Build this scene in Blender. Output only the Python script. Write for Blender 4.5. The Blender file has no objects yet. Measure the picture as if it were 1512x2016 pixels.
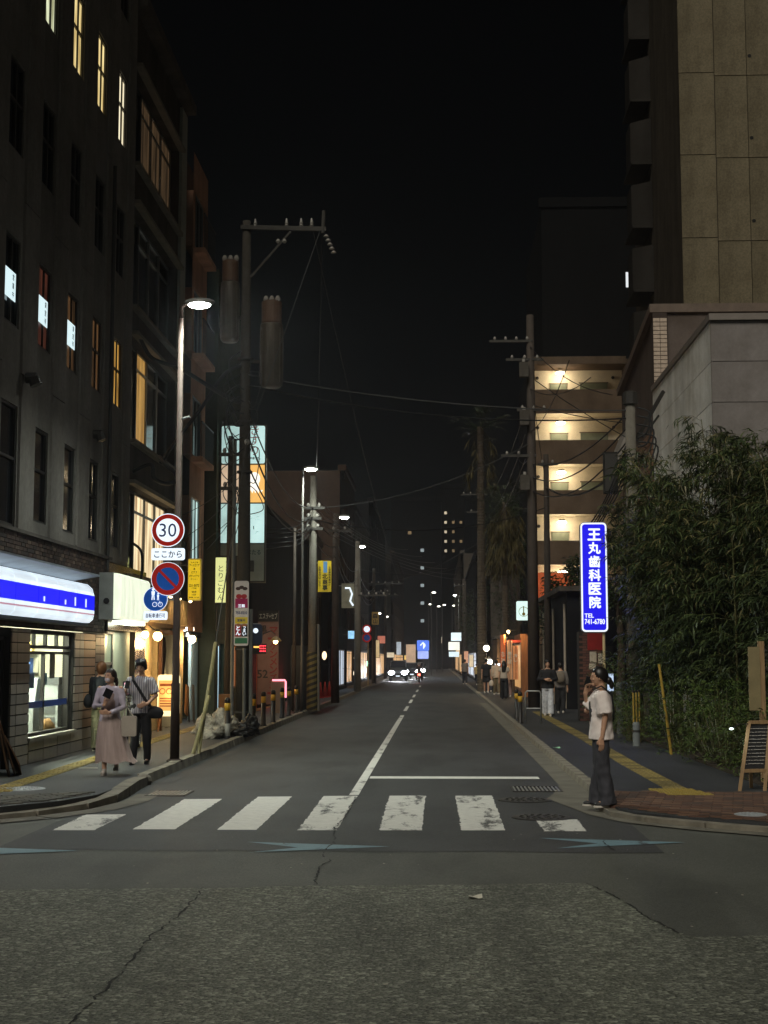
import bpy, bmesh, math, random
from mathutils import Vector, Matrix, noise as mnoise
R = math.radians
rnd = random.Random(11)
SC = bpy.context.scene
COL = SC.collection

# ---------------------------------------------------------------- camera
cd = bpy.data.cameras.new('camera')
cam = bpy.data.objects.new('camera', cd)
COL.objects.link(cam)
cam.location = (0, 0, 1.85)
cam.rotation_euler = (R(90 + 5.893), 0, R(2.116))
cd.sensor_fit = 'VERTICAL'
cd.sensor_height = 24
cd.sensor_width = 18
cd.lens = 24 * 2800 / 2016
cd.clip_end = 2000
SC.camera = cam

# ---------------------------------------------------------------- night sky and the faint glow of the city
SUN_EL, SUN_AZ = 43, 194            # azimuth clockwise from +Y (down the street)
w = bpy.data.worlds.new('World')
SC.world = w
w.use_nodes = True
nt = w.node_tree
nt.nodes.clear()
sky = nt.nodes.new('ShaderNodeTexSky')
sky.sky_type = 'NISHITA'
sky.sun_disc = False
sky.sun_elevation = R(SUN_EL)
sky.sun_rotation = R(SUN_AZ)
bg = nt.nodes.new('ShaderNodeBackground')
bg.inputs[1].default_value = 0.00012
wo = nt.nodes.new('ShaderNodeOutputWorld')
nt.links.new(sky.outputs[0], bg.inputs[0])
nt.links.new(bg.outputs[0], wo.inputs[0])

sl = bpy.data.lights.new('sun', 'SUN')
sl.energy = 1.3
sl.angle = R(24)
sl.color = (1.0, 0.955, 0.82)
so = bpy.data.objects.new('sun', sl)
COL.objects.link(so)
sd = Vector((math.sin(R(SUN_AZ)) * math.cos(R(SUN_EL)), math.cos(R(SUN_AZ)) * math.cos(R(SUN_EL)), math.sin(R(SUN_EL))))
so.rotation_euler = sd.to_track_quat('Z', 'Y').to_euler()
so.location = (0, -20, 30)

SC.view_settings.view_transform = 'Standard'
SC.view_settings.look = 'None'
SC.view_settings.exposure = 0.4
SC.view_settings.gamma = 1.0
SC.view_settings.use_curve_mapping = False
SC.render.engine = 'CYCLES'
SC.cycles.use_denoising = True
SC.cycles.max_bounces = 4
SC.cycles.diffuse_bounces = 2
SC.cycles.glossy_bounces = 2
SC.cycles.transmission_bounces = 4
SC.cycles.transparent_max_bounces = 8
SC.cycles.sample_clamp_indirect = 4.0
SC.cycles.use_light_tree = True

# ---------------------------------------------------------------- materials
def lin(c):
    c = c / 255
    return c / 12.92 if c <= .04045 else ((c + .055) / 1.055) ** 2.4
def rgb(r, g, b):
    return (lin(r), lin(g), lin(b), 1)
MATS = {}
def nodes(name):
    m = bpy.data.materials.new(name)
    m.use_nodes = True
    return m, m.node_tree, m.node_tree.nodes['Principled BSDF']
def N(t, kind, **kw):
    n = t.nodes.new('ShaderNode' + kind)
    for k, v in kw.items():
        setattr(n, k, v)
    return n
def coords(t, scale=(1, 1, 1), kind='Object'):
    tc = N(t, 'TexCoord')
    mp = N(t, 'Mapping')
    mp.inputs['Scale'].default_value = scale
    t.links.new(tc.outputs[kind], mp.inputs[0])
    return mp.outputs[0]
def noise(t, vec, scale, detail=4, rough=.6, dist=0):
    n = N(t, 'TexNoise')
    n.inputs['Scale'].default_value = scale
    n.inputs['Detail'].default_value = detail
    n.inputs['Roughness'].default_value = rough
    n.inputs['Distortion'].default_value = dist
    t.links.new(vec, n.inputs['Vector'])
    return n.outputs['Fac']
def ramp(t, fac, stops, interp='LINEAR'):
    r = N(t, 'ValToRGB')
    r.color_ramp.interpolation = interp
    e = r.color_ramp.elements
    e[0].position, e[0].color = stops[0]
    e[1].position, e[1].color = stops[-1]
    for p, c in stops[1:-1]:
        x = e.new(p)
        x.color = c
    t.links.new(fac, r.inputs[0])
    return r.outputs[0]
def mixc(t, fac, a, b, mode='MIX'):
    m = N(t, 'Mix', data_type='RGBA', blend_type=mode)
    for sock, v in ((m.inputs[0], fac), (m.inputs[6], a), (m.inputs[7], b)):
        if isinstance(v, (int, float, tuple)):
            sock.default_value = v
        else:
            t.links.new(v, sock)
    return m.outputs[2]
def bump(t, bs, h, strength=.3, dist=.01):
    b = N(t, 'Bump')
    b.inputs['Strength'].default_value = strength
    b.inputs['Distance'].default_value = dist
    t.links.new(h, b.inputs['Height'])
    t.links.new(b.outputs[0], bs.inputs['Normal'])
def sc(c, k):
    return (min(c[0] * k, 1), min(c[1] * k, 1), min(c[2] * k, 1), 1)
def mat(name, col, rough=.7, var=.25, scale=3, metal=0, bmp=0, bscale=60, stretch=(1, 1, 1), spec=.4, alpha=1, trans=0):
    if name in MATS:
        return MATS[name]
    m, t, bs = nodes(name)
    bs.inputs['Roughness'].default_value = rough
    bs.inputs['Metallic'].default_value = metal
    bs.inputs['Specular IOR Level'].default_value = spec
    bs.inputs['Alpha'].default_value = alpha
    bs.inputs['Transmission Weight'].default_value = trans
    if var:
        v = coords(t, stretch)
        f = noise(t, v, scale, 6)
        c = ramp(t, f, [(.3, sc(col, 1 - var)), (.7, sc(col, 1 + var))])
        t.links.new(c, bs.inputs['Base Color'])
    else:
        bs.inputs['Base Color'].default_value = col
    if bmp:
        bump(t, bs, noise(t, coords(t), bscale, 4), bmp, .01)
    MATS[name] = m
    return m
def glow(name, col, strength=1.0, var=0, scale=2, stretch=(1, 1, 1)):
    if name in MATS:
        return MATS[name]
    m, t, bs = nodes(name)
    bs.inputs['Base Color'].default_value = sc(col, .5)
    bs.inputs['Roughness'].default_value = .4
    bs.inputs['Emission Color'].default_value = col
    bs.inputs['Emission Strength'].default_value = strength
    if var:
        f = noise(t, coords(t, stretch), scale, 3)
        c = ramp(t, f, [(.3, sc(col, 1 - var)), (.7, col)])
        t.links.new(c, bs.inputs['Emission Color'])
    MATS[name] = m
    return m
def curtain(name, a, b, strength, folds=9, axis=1):
    "lit curtain behind a pane: folds along the wall"
    m, t, bs = nodes(name)
    st = [.6, .6, .12]
    st[axis] = 1
    f = noise(t, coords(t, tuple(st)), folds, 2, .4)
    c = ramp(t, f, [(.3, a), (.62, b)])
    bs.inputs['Base Color'].default_value = sc(b, .3)
    t.links.new(c, bs.inputs['Emission Color'])
    bs.inputs['Emission Strength'].default_value = strength
    MATS[name] = m
    return m

# ---------------------------------------------------------------- mesh builder
class MB:
    def __init__(s):
        s.v, s.f, s.m = [], [], []
    def add(s, vs, fs, m=0):
        o = len(s.v)
        s.v += [tuple(p) for p in vs]
        s.f += [tuple(i + o for i in f) for f in fs]
        s.m += [m] * len(fs)
        return s
    def box(s, x0, x1, y0, y1, z0, z1, m=0):
        return s.add([(x0, y0, z0), (x1, y0, z0), (x1, y1, z0), (x0, y1, z0), (x0, y0, z1), (x1, y0, z1), (x1, y1, z1), (x0, y1, z1)],
                     [(0, 3, 2, 1), (4, 5, 6, 7), (0, 1, 5, 4), (1, 2, 6, 5), (2, 3, 7, 6), (3, 0, 4, 7)], m)
    def bar(s, p0, p1, w, h, m=0, up=(0, 0, 1)):
        p0, p1 = Vector(p0), Vector(p1)
        d = (p1 - p0).normalized()
        u = Vector(up)
        if abs(d.dot(u)) > .95:
            u = Vector((0, 1, 0))
        a = d.cross(u).normalized() * w / 2
        b = a.cross(d).normalized() * h / 2
        vs = [p + q for p in (p0, p1) for q in (-a - b, a - b, a + b, -a + b)]
        return s.add(vs, [(0, 3, 2, 1), (4, 5, 6, 7), (0, 1, 5, 4), (1, 2, 6, 5), (2, 3, 7, 6), (3, 0, 4, 7)], m)
    def quad(s, *p, m=0):
        return s.add(p, [tuple(range(len(p)))], m)
    def ext(s, pts, vec, m=0):
        "closed polygon extruded along vec"
        n = len(pts)
        p = [Vector(q) for q in pts]
        vec = Vector(vec)
        nrm = sum(((p[i] - p[0]).cross(p[(i + 1) % n] - p[0]) for i in range(1, n - 1)), Vector())
        if nrm.dot(vec) < 0:
            p = p[::-1]
        vs = p + [q + vec for q in p]
        fs = [tuple(range(n))[::-1], tuple(range(n, 2 * n))] + [(i, (i + 1) % n, n + (i + 1) % n, n + i) for i in range(n)]
        return s.add(vs, fs, m)
    def tube(s, pts, r, n=6, m=0, caps=True):
        pts = [Vector(p) for p in pts]
        k = len(pts)
        rs = r if isinstance(r, (list, tuple)) else [r] * k
        vs, fs = [], []
        prev = None
        for i, p in enumerate(pts):
            d = (pts[min(i + 1, k - 1)] - pts[max(i - 1, 0)]).normalized()
            if prev is None:
                u = Vector((0, 0, 1)) if abs(d.z) < .9 else Vector((0, 1, 0))
                a = d.cross(u).normalized()
            else:
                a = (prev - d * prev.dot(d)).normalized()
            prev = a
            b = d.cross(a)
            vs += [p + (a * math.cos(t) + b * math.sin(t)) * rs[i] for t in [2 * math.pi * j / n for j in range(n)]]
        for i in range(k - 1):
            for j in range(n):
                q = (j + 1) % n
                fs.append((i * n + j, i * n + q, (i + 1) * n + q, (i + 1) * n + j))
        if caps:
            fs += [tuple(range(n))[::-1], tuple(range((k - 1) * n, k * n))]
        return s.add(vs, fs, m)
    def lathe(s, prof, c=(0, 0, 0), n=16, m=0):
        vs, fs = [], []
        k = len(prof)
        for r, z in prof:
            vs += [(c[0] + r * math.cos(2 * math.pi * j / n), c[1] + r * math.sin(2 * math.pi * j / n), c[2] + z) for j in range(n)]
        for i in range(k - 1):
            for j in range(n):
                q = (j + 1) % n
                fs.append((i * n + j, i * n + q, (i + 1) * n + q, (i + 1) * n + j))
        fs += [tuple(range(n))[::-1], tuple(range((k - 1) * n, k * n))]
        return s.add(vs, fs, m)
    def ell(s, c, r, n=12, k=8, m=0):
        rx, ry, rz = r if isinstance(r, (tuple, list)) else (r, r, r)
        vs = [(c[0], c[1], c[2] - rz)]
        for i in range(1, k):
            a = -math.pi / 2 + math.pi * i / k
            vs += [(c[0] + rx * math.cos(a) * math.cos(2 * math.pi * j / n), c[1] + ry * math.cos(a) * math.sin(2 * math.pi * j / n), c[2] + rz * math.sin(a)) for j in range(n)]
        vs.append((c[0], c[1], c[2] + rz))
        fs = [(0, 1 + (j + 1) % n, 1 + j) for j in range(n)]
        for i in range(k - 2):
            for j in range(n):
                q = (j + 1) % n
                fs.append((1 + i * n + j, 1 + i * n + q, 1 + (i + 1) * n + q, 1 + (i + 1) * n + j))
        t = len(vs) - 1
        b = 1 + (k - 2) * n
        fs += [(t, b + j, b + (j + 1) % n) for j in range(n)]
        return s.add(vs, fs, m)
    def disc(s, c, r, axis='y', n=28, t=.004, m=0, r2=None):
        "thin disc facing -Y (axis y) or lying flat (axis z)"
        r2 = r2 or r
        pts = [(r * math.cos(2 * math.pi * j / n), r2 * math.sin(2 * math.pi * j / n)) for j in range(n)]
        if axis == 'y':
            return s.ext([(c[0] + a, c[1], c[2] + b) for a, b in pts], (0, t, 0), m)
        if axis == 'x':
            return s.ext([(c[0], c[1] + a, c[2] + b) for a, b in pts], (t, 0, 0), m)
        return s.ext([(c[0] + a, c[1] + b, c[2]) for a, b in pts], (0, 0, t), m)
    def mesh(s, name, mats, off=(0, 0, 0), smooth=False):
        me = bpy.data.meshes.new(name)
        me.from_pydata([(x - off[0], y - off[1], z - off[2]) for x, y, z in s.v], [], s.f)
        mats = mats if isinstance(mats, (list, tuple)) else [mats]
        for q in mats:
            me.materials.append(q)
        if len(mats) > 1:
            me.polygons.foreach_set('material_index', s.m)
        if smooth:
            me.polygons.foreach_set('use_smooth', [True] * len(me.polygons))
        me.update()
        return me
    def build(s, name, mats, parent=None, smooth=False):
        off = WL.get(parent.name, (0, 0, 0)) if parent else (0, 0, 0)
        return put(name, s.mesh(name, mats, off, smooth), parent)
WL = {}
def put(name, me, parent=None, loc=None, rot=None):
    o = bpy.data.objects.new(name, me)
    COL.objects.link(o)
    if parent:
        o.parent = parent
        WL[o.name] = WL.get(parent.name, (0, 0, 0))
        if loc is not None:
            p = WL[o.name]
            o.location = (loc[0] - p[0], loc[1] - p[1], loc[2] - p[2])
    elif loc is not None:
        o.location = loc
    if rot:
        o.rotation_euler = rot
    return o
def tag(o, label=None, cat=None, group=None, kind=None):
    for k, v in (('label', label), ('category', cat), ('group', group), ('kind', kind)):
        if v:
            o[k] = v
    return o
def thing(name, label, cat, loc=(0, 0, 0), group=None):
    o = bpy.data.objects.new(name, None)
    COL.objects.link(o)
    o.location = loc
    o.empty_display_size = .2
    WL[o.name] = tuple(loc)
    return tag(o, label, cat, group)
def struct(name, mb, m, parent=None, label=None, smooth=False):
    o = mb.build(name, m, parent, smooth)
    if not parent:
        tag(o, label, None, None, 'structure')
    return o
def setroot(name, label=None, loc=(0, 0, 0)):
    o = bpy.data.objects.new(name, None)
    COL.objects.link(o)
    o.location = loc
    WL[o.name] = tuple(loc)
    return tag(o, label, None, None, 'structure')
def place(root, loc, rz=0):
    root.location = loc
    root.rotation_euler = (0, 0, rz)
def copy_tree(o, parent=None):
    c = o.copy()
    COL.objects.link(c)
    if parent:
        c.parent = parent
    for ch in list(o.children):
        copy_tree(ch, c)
    return c
def lamp_light(kind, loc, power, col, size=.1, parent=None, spot=None, aim=None):
    l = bpy.data.lights.new('lamp_light', kind)
    l.energy = power
    l.color = col
    if kind == 'AREA':
        l.size = size
    else:
        l.shadow_soft_size = size
    if kind == 'SPOT':
        l.spot_size = R(spot)
        l.spot_blend = .9
    o = bpy.data.objects.new('lamp_light', l)
    COL.objects.link(o)
    p = WL.get(parent.name, (0, 0, 0)) if parent else (0, 0, 0)
    if parent:
        o.parent = parent
    o.location = (loc[0] - p[0], loc[1] - p[1], loc[2] - p[2])
    if aim:
        o.rotation_euler = Vector(aim).to_track_quat('-Z', 'Y').to_euler()
    return o

# a small workbench scene: shapes are evaluated there, so the big scene is not re-evaluated each time
WB = bpy.data.scenes.new('workbench')
def evaluated(o):
    WB.collection.objects.link(o)
    with bpy.context.temp_override(scene=WB, view_layer=WB.view_layers[0]):
        dg = bpy.context.evaluated_depsgraph_get()
    me = bpy.data.meshes.new_from_object(o.evaluated_get(dg))
    bpy.data.objects.remove(o)
    return me
# ---------------------------------------------------------------- lettering
GLY = {}
def glyph(ch, bold=0.0):
    k = (ch, bold)
    if k not in GLY:
        c = bpy.data.curves.new('lettering', 'FONT')
        c.body = ch
        c.size = 1
        c.resolution_u = 3
        c.offset = bold
        o = bpy.data.objects.new('lettering', c)
        me = evaluated(o)
        vs = [(p.co.x, p.co.y) for p in me.vertices]
        fs = [tuple(p.vertices) for p in me.polygons]
        bpy.data.curves.remove(c)
        bpy.data.meshes.remove(me)
        GLY[k] = (vs, fs)
    return GLY[k]
def write(mb, s, cx, cz, h, d, face='-y', vertical=False, bold=.02, w=None, m=0, pitch=1.12):
    """lettering of cap height h centred on (cx, cz); d = the plane it lies on; face -y, or +x (cx is then a Y value)"""
    if vertical:
        n = len(s)
        for i, ch in enumerate(s):
            write(mb, ch, cx, cz + ((n - 1) / 2 - i) * h * pitch, h, d, face, False, bold, w, m)
        return
    vs, fs = glyph(s)
    if not vs:
        return
    x0, x1 = min(p[0] for p in vs), max(p[0] for p in vs)
    y0, y1 = min(p[1] for p in vs), max(p[1] for p in vs)
    k = h / max(y1 - y0, .5)
    kx = w / (x1 - x0) if w else k
    mx, my = (x0 + x1) / 2, (y0 + y1) / 2
    o = [(0, 0)] if bold < .012 else [(-1, 0), (1, 0), (0, -1), (0, 1)]
    for i, (ox, oy) in enumerate(o):        # heavier strokes: the same glyph laid four times, slightly apart
        e = i * .0004
        if face == '-y':
            out = [(cx + (x - mx + ox * bold) * kx, d - e, cz + (y - my + oy * bold) * k) for x, y in vs]
        else:
            out = [(d + e, cx + (x - mx + ox * bold) * kx, cz + (y - my + oy * bold) * k) for x, y in vs]
        mb.add(out, fs, m)

# ---------------------------------------------------------------- walls with openings
def PX(x0, s=1):      # wall in the plane x = x0, facing +x (s=1) or -x (s=-1)
    return lambda a, b, d=0: (x0 - s * d, a, b)
def PY(y0):           # wall facing -y
    return lambda a, b, d=0: (a, y0 + d, b)
def wall_open(mb, P, a0, a1, b0, b1, ops, depth=.25, m=0):
    A = sorted({a0, a1} | {x for o in ops for x in o[:2]})
    B = sorted({b0, b1} | {x for o in ops for x in o[2:4]})
    A = [x for x in A if a0 <= x <= a1]
    B = [x for x in B if b0 <= x <= b1]
    for i in range(len(A) - 1):
        for j in range(len(B) - 1):
            ca, cb = (A[i] + A[i + 1]) / 2, (B[j] + B[j + 1]) / 2
            if any(o[0] < ca < o[1] and o[2] < cb < o[3] for o in ops):
                continue
            mb.quad(P(A[i], B[j]), P(A[i + 1], B[j]), P(A[i + 1], B[j + 1]), P(A[i], B[j + 1]), m=m)
    for p0, p1, q0, q1 in [o[:4] for o in ops]:
        for (u, v) in (((p0, q0), (p1, q0)), ((p1, q0), (p1, q1)), ((p1, q1), (p0, q1)), ((p0, q1), (p0, q0))):
            mb.quad(P(*u), P(*v), P(*v, depth), P(*u, depth), m=m)
def pbox(mb, P, a0, a1, b0, b1, d0, d1, m=0):
    c = [P(a, b, d) for d in (d0, d1) for a, b in ((a0, b0), (a1, b0), (a1, b1), (a0, b1))]
    x = [p[0] for p in c]; y = [p[1] for p in c]; z = [p[2] for p in c]
    mb.box(min(x), max(x), min(y), max(y), min(z), max(z), m)
def window(P, o, parent, pane, frame, depth=.16, fw=.045, rails=(), mulls=(), name='window'):
    a0, a1, b0, b1 = o[:4]
    mb = MB()
    e = .003
    pbox(mb, P, a0 + e, a1 - e, b0 + e, b0 + fw, depth - .05, depth + .03)
    pbox(mb, P, a0 + e, a1 - e, b1 - fw, b1 - e, depth - .05, depth + .03)
    pbox(mb, P, a0 + e, a0 + fw, b0 + fw, b1 - fw, depth - .05, depth + .03)
    pbox(mb, P, a1 - fw, a1 - e, b0 + fw, b1 - fw, depth - .05, depth + .03)
    for r in rails:
        pbox(mb, P, a0 + fw, a1 - fw, r - fw / 2, r + fw / 2, depth - .045, depth + .025)
    for q in mulls:
        pbox(mb, P, q - fw / 2, q + fw / 2, b0 + fw, b1 - fw, depth - .04, depth + .02)
    f = mb.build(name, frame, parent)
    pm = MB()
    pbox(pm, P, a0 + fw - .002, a1 - fw + .002, b0 + fw - .002, b1 - fw + .002, depth - .01, depth + .012)
    pm.build('pane', pane, f)
    return f
# ================================================================ SETTING: ground
def asphalt(name, dark, light, agg, bstr, patch=.35, tint=(1, 1, 1), sparse=False):
    m, t, bs = nodes(name)
    v = coords(t)
    vo = N(t, 'TexVoronoi')
    vo.inputs['Scale'].default_value = agg
    t.links.new(v, vo.inputs['Vector'])
    sep = N(t, 'SeparateColor')
    t.links.new(vo.outputs['Color'], sep.inputs[0])
    g = lambda k: (k * tint[0], k * tint[1], k * tint[2], 1)
    stone = ramp(t, sep.outputs[0], [(.0, g(dark)), (.6, g(dark + (light - dark) * (.22 if sparse else .5))), (.86, g(dark + (light - dark) * (.55 if sparse else .8))), (1, g(light))])
    fine = noise(t, v, agg * 1.7, 3, .7)
    c = mixc(t, .45, stone, ramp(t, fine, [(.35, g(dark * .6)), (.7, g(light * .9))]))
    big = noise(t, v, .55, 5, .6)
    c2 = mixc(t, 1.0, c, ramp(t, big, [(.3, (1 - patch, 1 - patch, 1 - patch, 1)), (.7, (1 + 0 * patch, 1, 1, 1))]), 'MULTIPLY')
    oil = noise(t, coords(t, (1, .25, 1)), 1.3, 3, .5)
    c3 = mixc(t, 1.0, c2, ramp(t, oil, [(.36, (.72, .72, .72, 1)), (.52, (1, 1, 1, 1))]), 'MULTIPLY')
    t.links.new(c3, bs.inputs['Base Color'])
    bs.inputs['Roughness'].default_value = .66
    bs.inputs['Specular IOR Level'].default_value = .35
    add = N(t, 'Math', operation='ADD')
    t.links.new(vo.outputs['Distance'], add.inputs[0])
    t.links.new(fine, add.inputs[1])
    bump(t, bs, add.outputs[0], bstr, .012)
    MATS[name] = m
    return m
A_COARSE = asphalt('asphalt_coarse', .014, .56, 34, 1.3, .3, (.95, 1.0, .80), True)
A_BAND = asphalt('asphalt_plain', .055, .21, 110, .35, .25, (.97, 1.0, .86))
A_STREET = asphalt('asphalt_street', .03, .115, 120, .35, .3, (1, 1, 1))
A_WALK = asphalt('asphalt_pavement', .03, .085, 120, .4, .3, (.95, .98, 1.05))
def worn_paint(name, col, wear=.42, under=(.055, .055, .052, 1), streak=(1, .35, 1)):
    m, t, bs = nodes(name)
    v = coords(t, streak)
    a = noise(t, v, 2.6, 7, .72, .4)
    b = noise(t, coords(t), 45, 4, .7)
    s = N(t, 'Math', operation='MULTIPLY_ADD')
    t.links.new(b, s.inputs[0])
    s.inputs[1].default_value = .35
    t.links.new(a, s.inputs[2])
    f = ramp(t, s.outputs[0], [(wear + .13, (1, 1, 1, 1)), (wear + .2, (0, 0, 0, 1))][::-1] if False else [(wear + .12, (0, 0, 0, 1)), (wear + .18, (1, 1, 1, 1))])
    pc = ramp(t, noise(t, coords(t), 9, 5), [(.3, sc(col, .8)), (.7, col)])
    t.links.new(mixc(t, f, under, pc), bs.inputs['Base Color'])
    bs.inputs['Roughness'].default_value = .65
    bump(t, bs, b, .25, .01)
    MATS[name] = m
    return m
PAINT = worn_paint('road_paint_white', (.74, .73, .68, 1), .34)
PAINT_B = worn_paint('road_paint_white_worn', (.72, .71, .66, 1), .435)
PAINT_BLUE = worn_paint('road_paint_blue', (.17, .28, .33, 1), .40)
KERB = mat('kerb_concrete', rgb(118, 112, 100), .85, .35, 4, bmp=.3)
GUTTER = mat('gutter_concrete', rgb(104, 100, 90), .85, .3, 2.2, bmp=.3)
CRACK = mat('tar', (.012, .012, .011, 1), .8, 0)

ground = struct('ground', MB().quad((-150, -30, 0), (150, -30, 0), (150, 400, 0), (-150, 400, 0)), A_BAND, label='plain grey asphalt of the crossing and the ground beyond')
# old coarse asphalt in the foreground, with its irregular seam
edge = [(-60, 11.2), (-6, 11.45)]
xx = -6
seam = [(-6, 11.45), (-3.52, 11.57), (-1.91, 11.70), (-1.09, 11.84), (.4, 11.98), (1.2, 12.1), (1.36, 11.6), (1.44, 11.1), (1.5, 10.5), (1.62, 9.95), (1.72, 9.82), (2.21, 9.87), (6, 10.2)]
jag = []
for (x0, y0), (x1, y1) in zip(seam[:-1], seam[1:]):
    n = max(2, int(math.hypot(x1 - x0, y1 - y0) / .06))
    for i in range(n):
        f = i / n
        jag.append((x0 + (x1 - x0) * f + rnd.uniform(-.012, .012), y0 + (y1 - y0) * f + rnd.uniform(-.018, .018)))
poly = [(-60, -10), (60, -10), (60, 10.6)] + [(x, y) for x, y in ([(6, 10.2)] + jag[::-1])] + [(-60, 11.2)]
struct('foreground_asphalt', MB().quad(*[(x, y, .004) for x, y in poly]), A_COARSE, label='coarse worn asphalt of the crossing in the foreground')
cp = []
for i in range(40):
    x = -4.33 + 6.5 * i / 39
    cp.append((x, 13.95 + .03 * math.sin(x * 3) + rnd.uniform(-.01, .01)))
struct('street_asphalt', MB().quad(*([(x, y, .004) for x, y in cp] + [(2.17, 390, .004), (-4.33, 390, .004)])), A_STREET, label='dark asphalt of the narrow street running away')
def crack(pts, w, z):
    mb = MB()
    L = []
    for (x0, y0), (x1, y1) in zip(pts[:-1], pts[1:]):
        n = max(2, int(math.hypot(x1 - x0, y1 - y0) / .07))
        for i in range(n):
            f = i / n
            L.append((x0 + (x1 - x0) * f + rnd.uniform(-.02, .02), y0 + (y1 - y0) * f, w * rnd.uniform(.35, 1.25)))
    for a, b in zip(L[:-1], L[1:]):
        if rnd.random() < .16:
            continue
        mb.quad((a[0] - a[2], a[1], z), (a[0] + a[2], a[1], z), (b[0] + b[2], b[1], z), (b[0] - b[2], b[1], z))
    return mb.build('crack', CRACK, ground)
crack([(-1.0, 11.9), (-1.06, 12.7), (-1.0, 13.3), (-1.1, 13.8), (-1.04, 14.6), (-1.12, 15.6)], .009, .0085)
crack([(-1.12, 15.6), (-1.08, 17), (-1.1, 19.4)], .012, .0125)
crack([(-1.9, 11.7), (-1.86, 10.6), (-1.92, 9.7), (-1.86, 8.6), (-1.88, 7.2)], .008, .0085)
crack([(1.22, 12.06), (1.38, 11.4), (1.46, 10.9), (1.52, 10.4), (1.66, 9.85)], .008, .0085)
crack([(1.72, 14.1), (1.66, 14.5), (1.7, 14.9)], .008, .0125)

# --- painted markings
cw = setroot('crosswalk', 'white zebra stripes of the crosswalk across the street')
for i, (a, b, c, y0, y1) in enumerate([(-4.16, -3.71, 1, 15.5, 17.05), (-3.31, -2.85, 0, 15.61, 18.95), (-2.39, -1.96, 0, 15.6, 19.32), (-1.51, -1.09, 1, 15.59, 19.45),
                                       (-.63, -.17, 1, 15.62, 19.52), (.26, .73, 1, 15.65, 19.55), (1.15, 1.6, 1, 15.6, 16.7)]):
    n = 44
    lf = [(a - .02 * k / n + rnd.gauss(0, .006), y0 + (y1 - y0) * k / n, .008) for k in range(n + 1)]
    rt = [(b + .01 * k / n + rnd.gauss(0, .006), y0 + .015 + (y1 + .035 - y0) * k / n, .008) for k in range(n + 1)]
    me = MB()
    for k in range(n):
        me.quad(lf[k], rt[k], rt[k + 1], lf[k + 1])
    me.build('stripe', PAINT_B if c else PAINT, cw)
lm = setroot('lane_markings', 'white centre line and stop line painted on the street')
def strip(x0, x1, y0, y1, z=.008, m=PAINT, name='line'):
    return MB().quad((x0, y0, z), (x1, y0, z), (x1, y1, z), (x0, y1, z)).build(name, m, lm)
strip(-1.20, -1.07, 19.62, 47, m=PAINT_B)
for y0, y1 in ((51, 56), (60, 65), (69, 74), (80, 86), (94, 99)):
    strip(-1.2, -1.08, y0, y1)
strip(-1.05, 1.58, 22.3, 22.72, m=PAINT, name='stop_line')
ar = setroot('bicycle_arrows', 'pale blue arrowheads painted on the road along the crossing')
for dx, dy in ((0, 0), (2.98, .42), (-2.98, -.42)):
    MB().quad(*[(x + dx, y + dy, .008) for x, y in ((-1.93, 14.6), (-.47, 14.3), (-1.82, 13.8), (-1.37, 14.19))]).build('arrow', PAINT_BLUE, ar)

# --- left pavement, kerb and corner
ZL, ZR = .13, .10
# left edge of the pavement towards the crossing
Lcorner = [(-4.40, 21.4), (-4.36, 20.2), (-4.30, 19.0), (-4.33, 18.2), (-4.6, 17.4), (-5.1, 16.7), (-5.9, 16.0), (-7.2, 15.2), (-12, 13.2), (-40, 4)]
lp = [(-4.45, 390)] + [(-4.45, 21.4)] + Lcorner + [(-60, 4), (-60, 390)]
pav_l = struct('pavement_left', MB().ext([(x, y, .02) for x, y in lp], (0, 0, ZL - .02)), A_WALK, label='asphalt pavement in front of the shops on the left')
kerb_l = setroot('kerb_left', 'raised concrete kerb along the left pavement')
kb = MB().ext([(-.09, 0, 0), (.085, 0, 0), (.06, 0, .15), (-.09, 0, .15)], (0, .588, 0)).mesh('kerb_stone', KERB)
y = 21.25
while y < 75:
    put('kerb_stone', kb, kerb_l, (-4.36 + rnd.uniform(-.008, .008), y, .0 + rnd.uniform(-.006, .004)), (0, rnd.uniform(-.01, .01), rnd.uniform(-.006, .006)))
    y += .6
MB().ext([(-4.45, 75.3, 0), (-4.275, 75.3, 0), (-4.30, 75.3, .15), (-4.45, 75.3, .15)], (0, 300, 0)).build('far_kerb', KERB, kerb_l)
# low kerb curving round the corner, sinking to the crossing
pts = [(-4.34, 21.0), (-4.30, 20.2), (-4.24, 19.3), (-4.22, 18.5), (-4.4, 17.7), (-4.8, 16.95), (-5.45, 16.25), (-6.3, 15.62), (-7.5, 14.95), (-9.2, 14.2), (-12, 13.1)]
hs = [.13, .15, .14, .11, .075, .06, .055, .055, .055, .06, .07]
for (a, b, h0, h1) in zip(pts[:-1], pts[1:], hs[:-1], hs[1:]):
    A, B = Vector((*a, 0)), Vector((*b, 0))
    d = (B - A).normalized()
    n = Vector((-d.y, d.x, 0)) * .1
    A2, B2 = A + d * .006, B - d * .006
    mb = MB()
    vs = [A2 - n, A2 + n, B2 + n, B2 - n]
    mb.add([tuple(p) for p in vs] + [(vs[0].x, vs[0].y, h0), (vs[1].x, vs[1].y, h0), (vs[2].x, vs[2].y, h1), (vs[3].x, vs[3].y, h1)],
           [(0, 1, 2, 3), (7, 6, 5, 4), (0, 4, 5, 1), (1, 5, 6, 2), (2, 6, 7, 3), (3, 7, 4, 0)])
    mb.build('kerb_stone', KERB, kerb_l)
MB().ell((-4.33, 21.12, .06), (.13, .2, .11), 9, 6).build('broken_stone', KERB, kerb_l)
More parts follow.
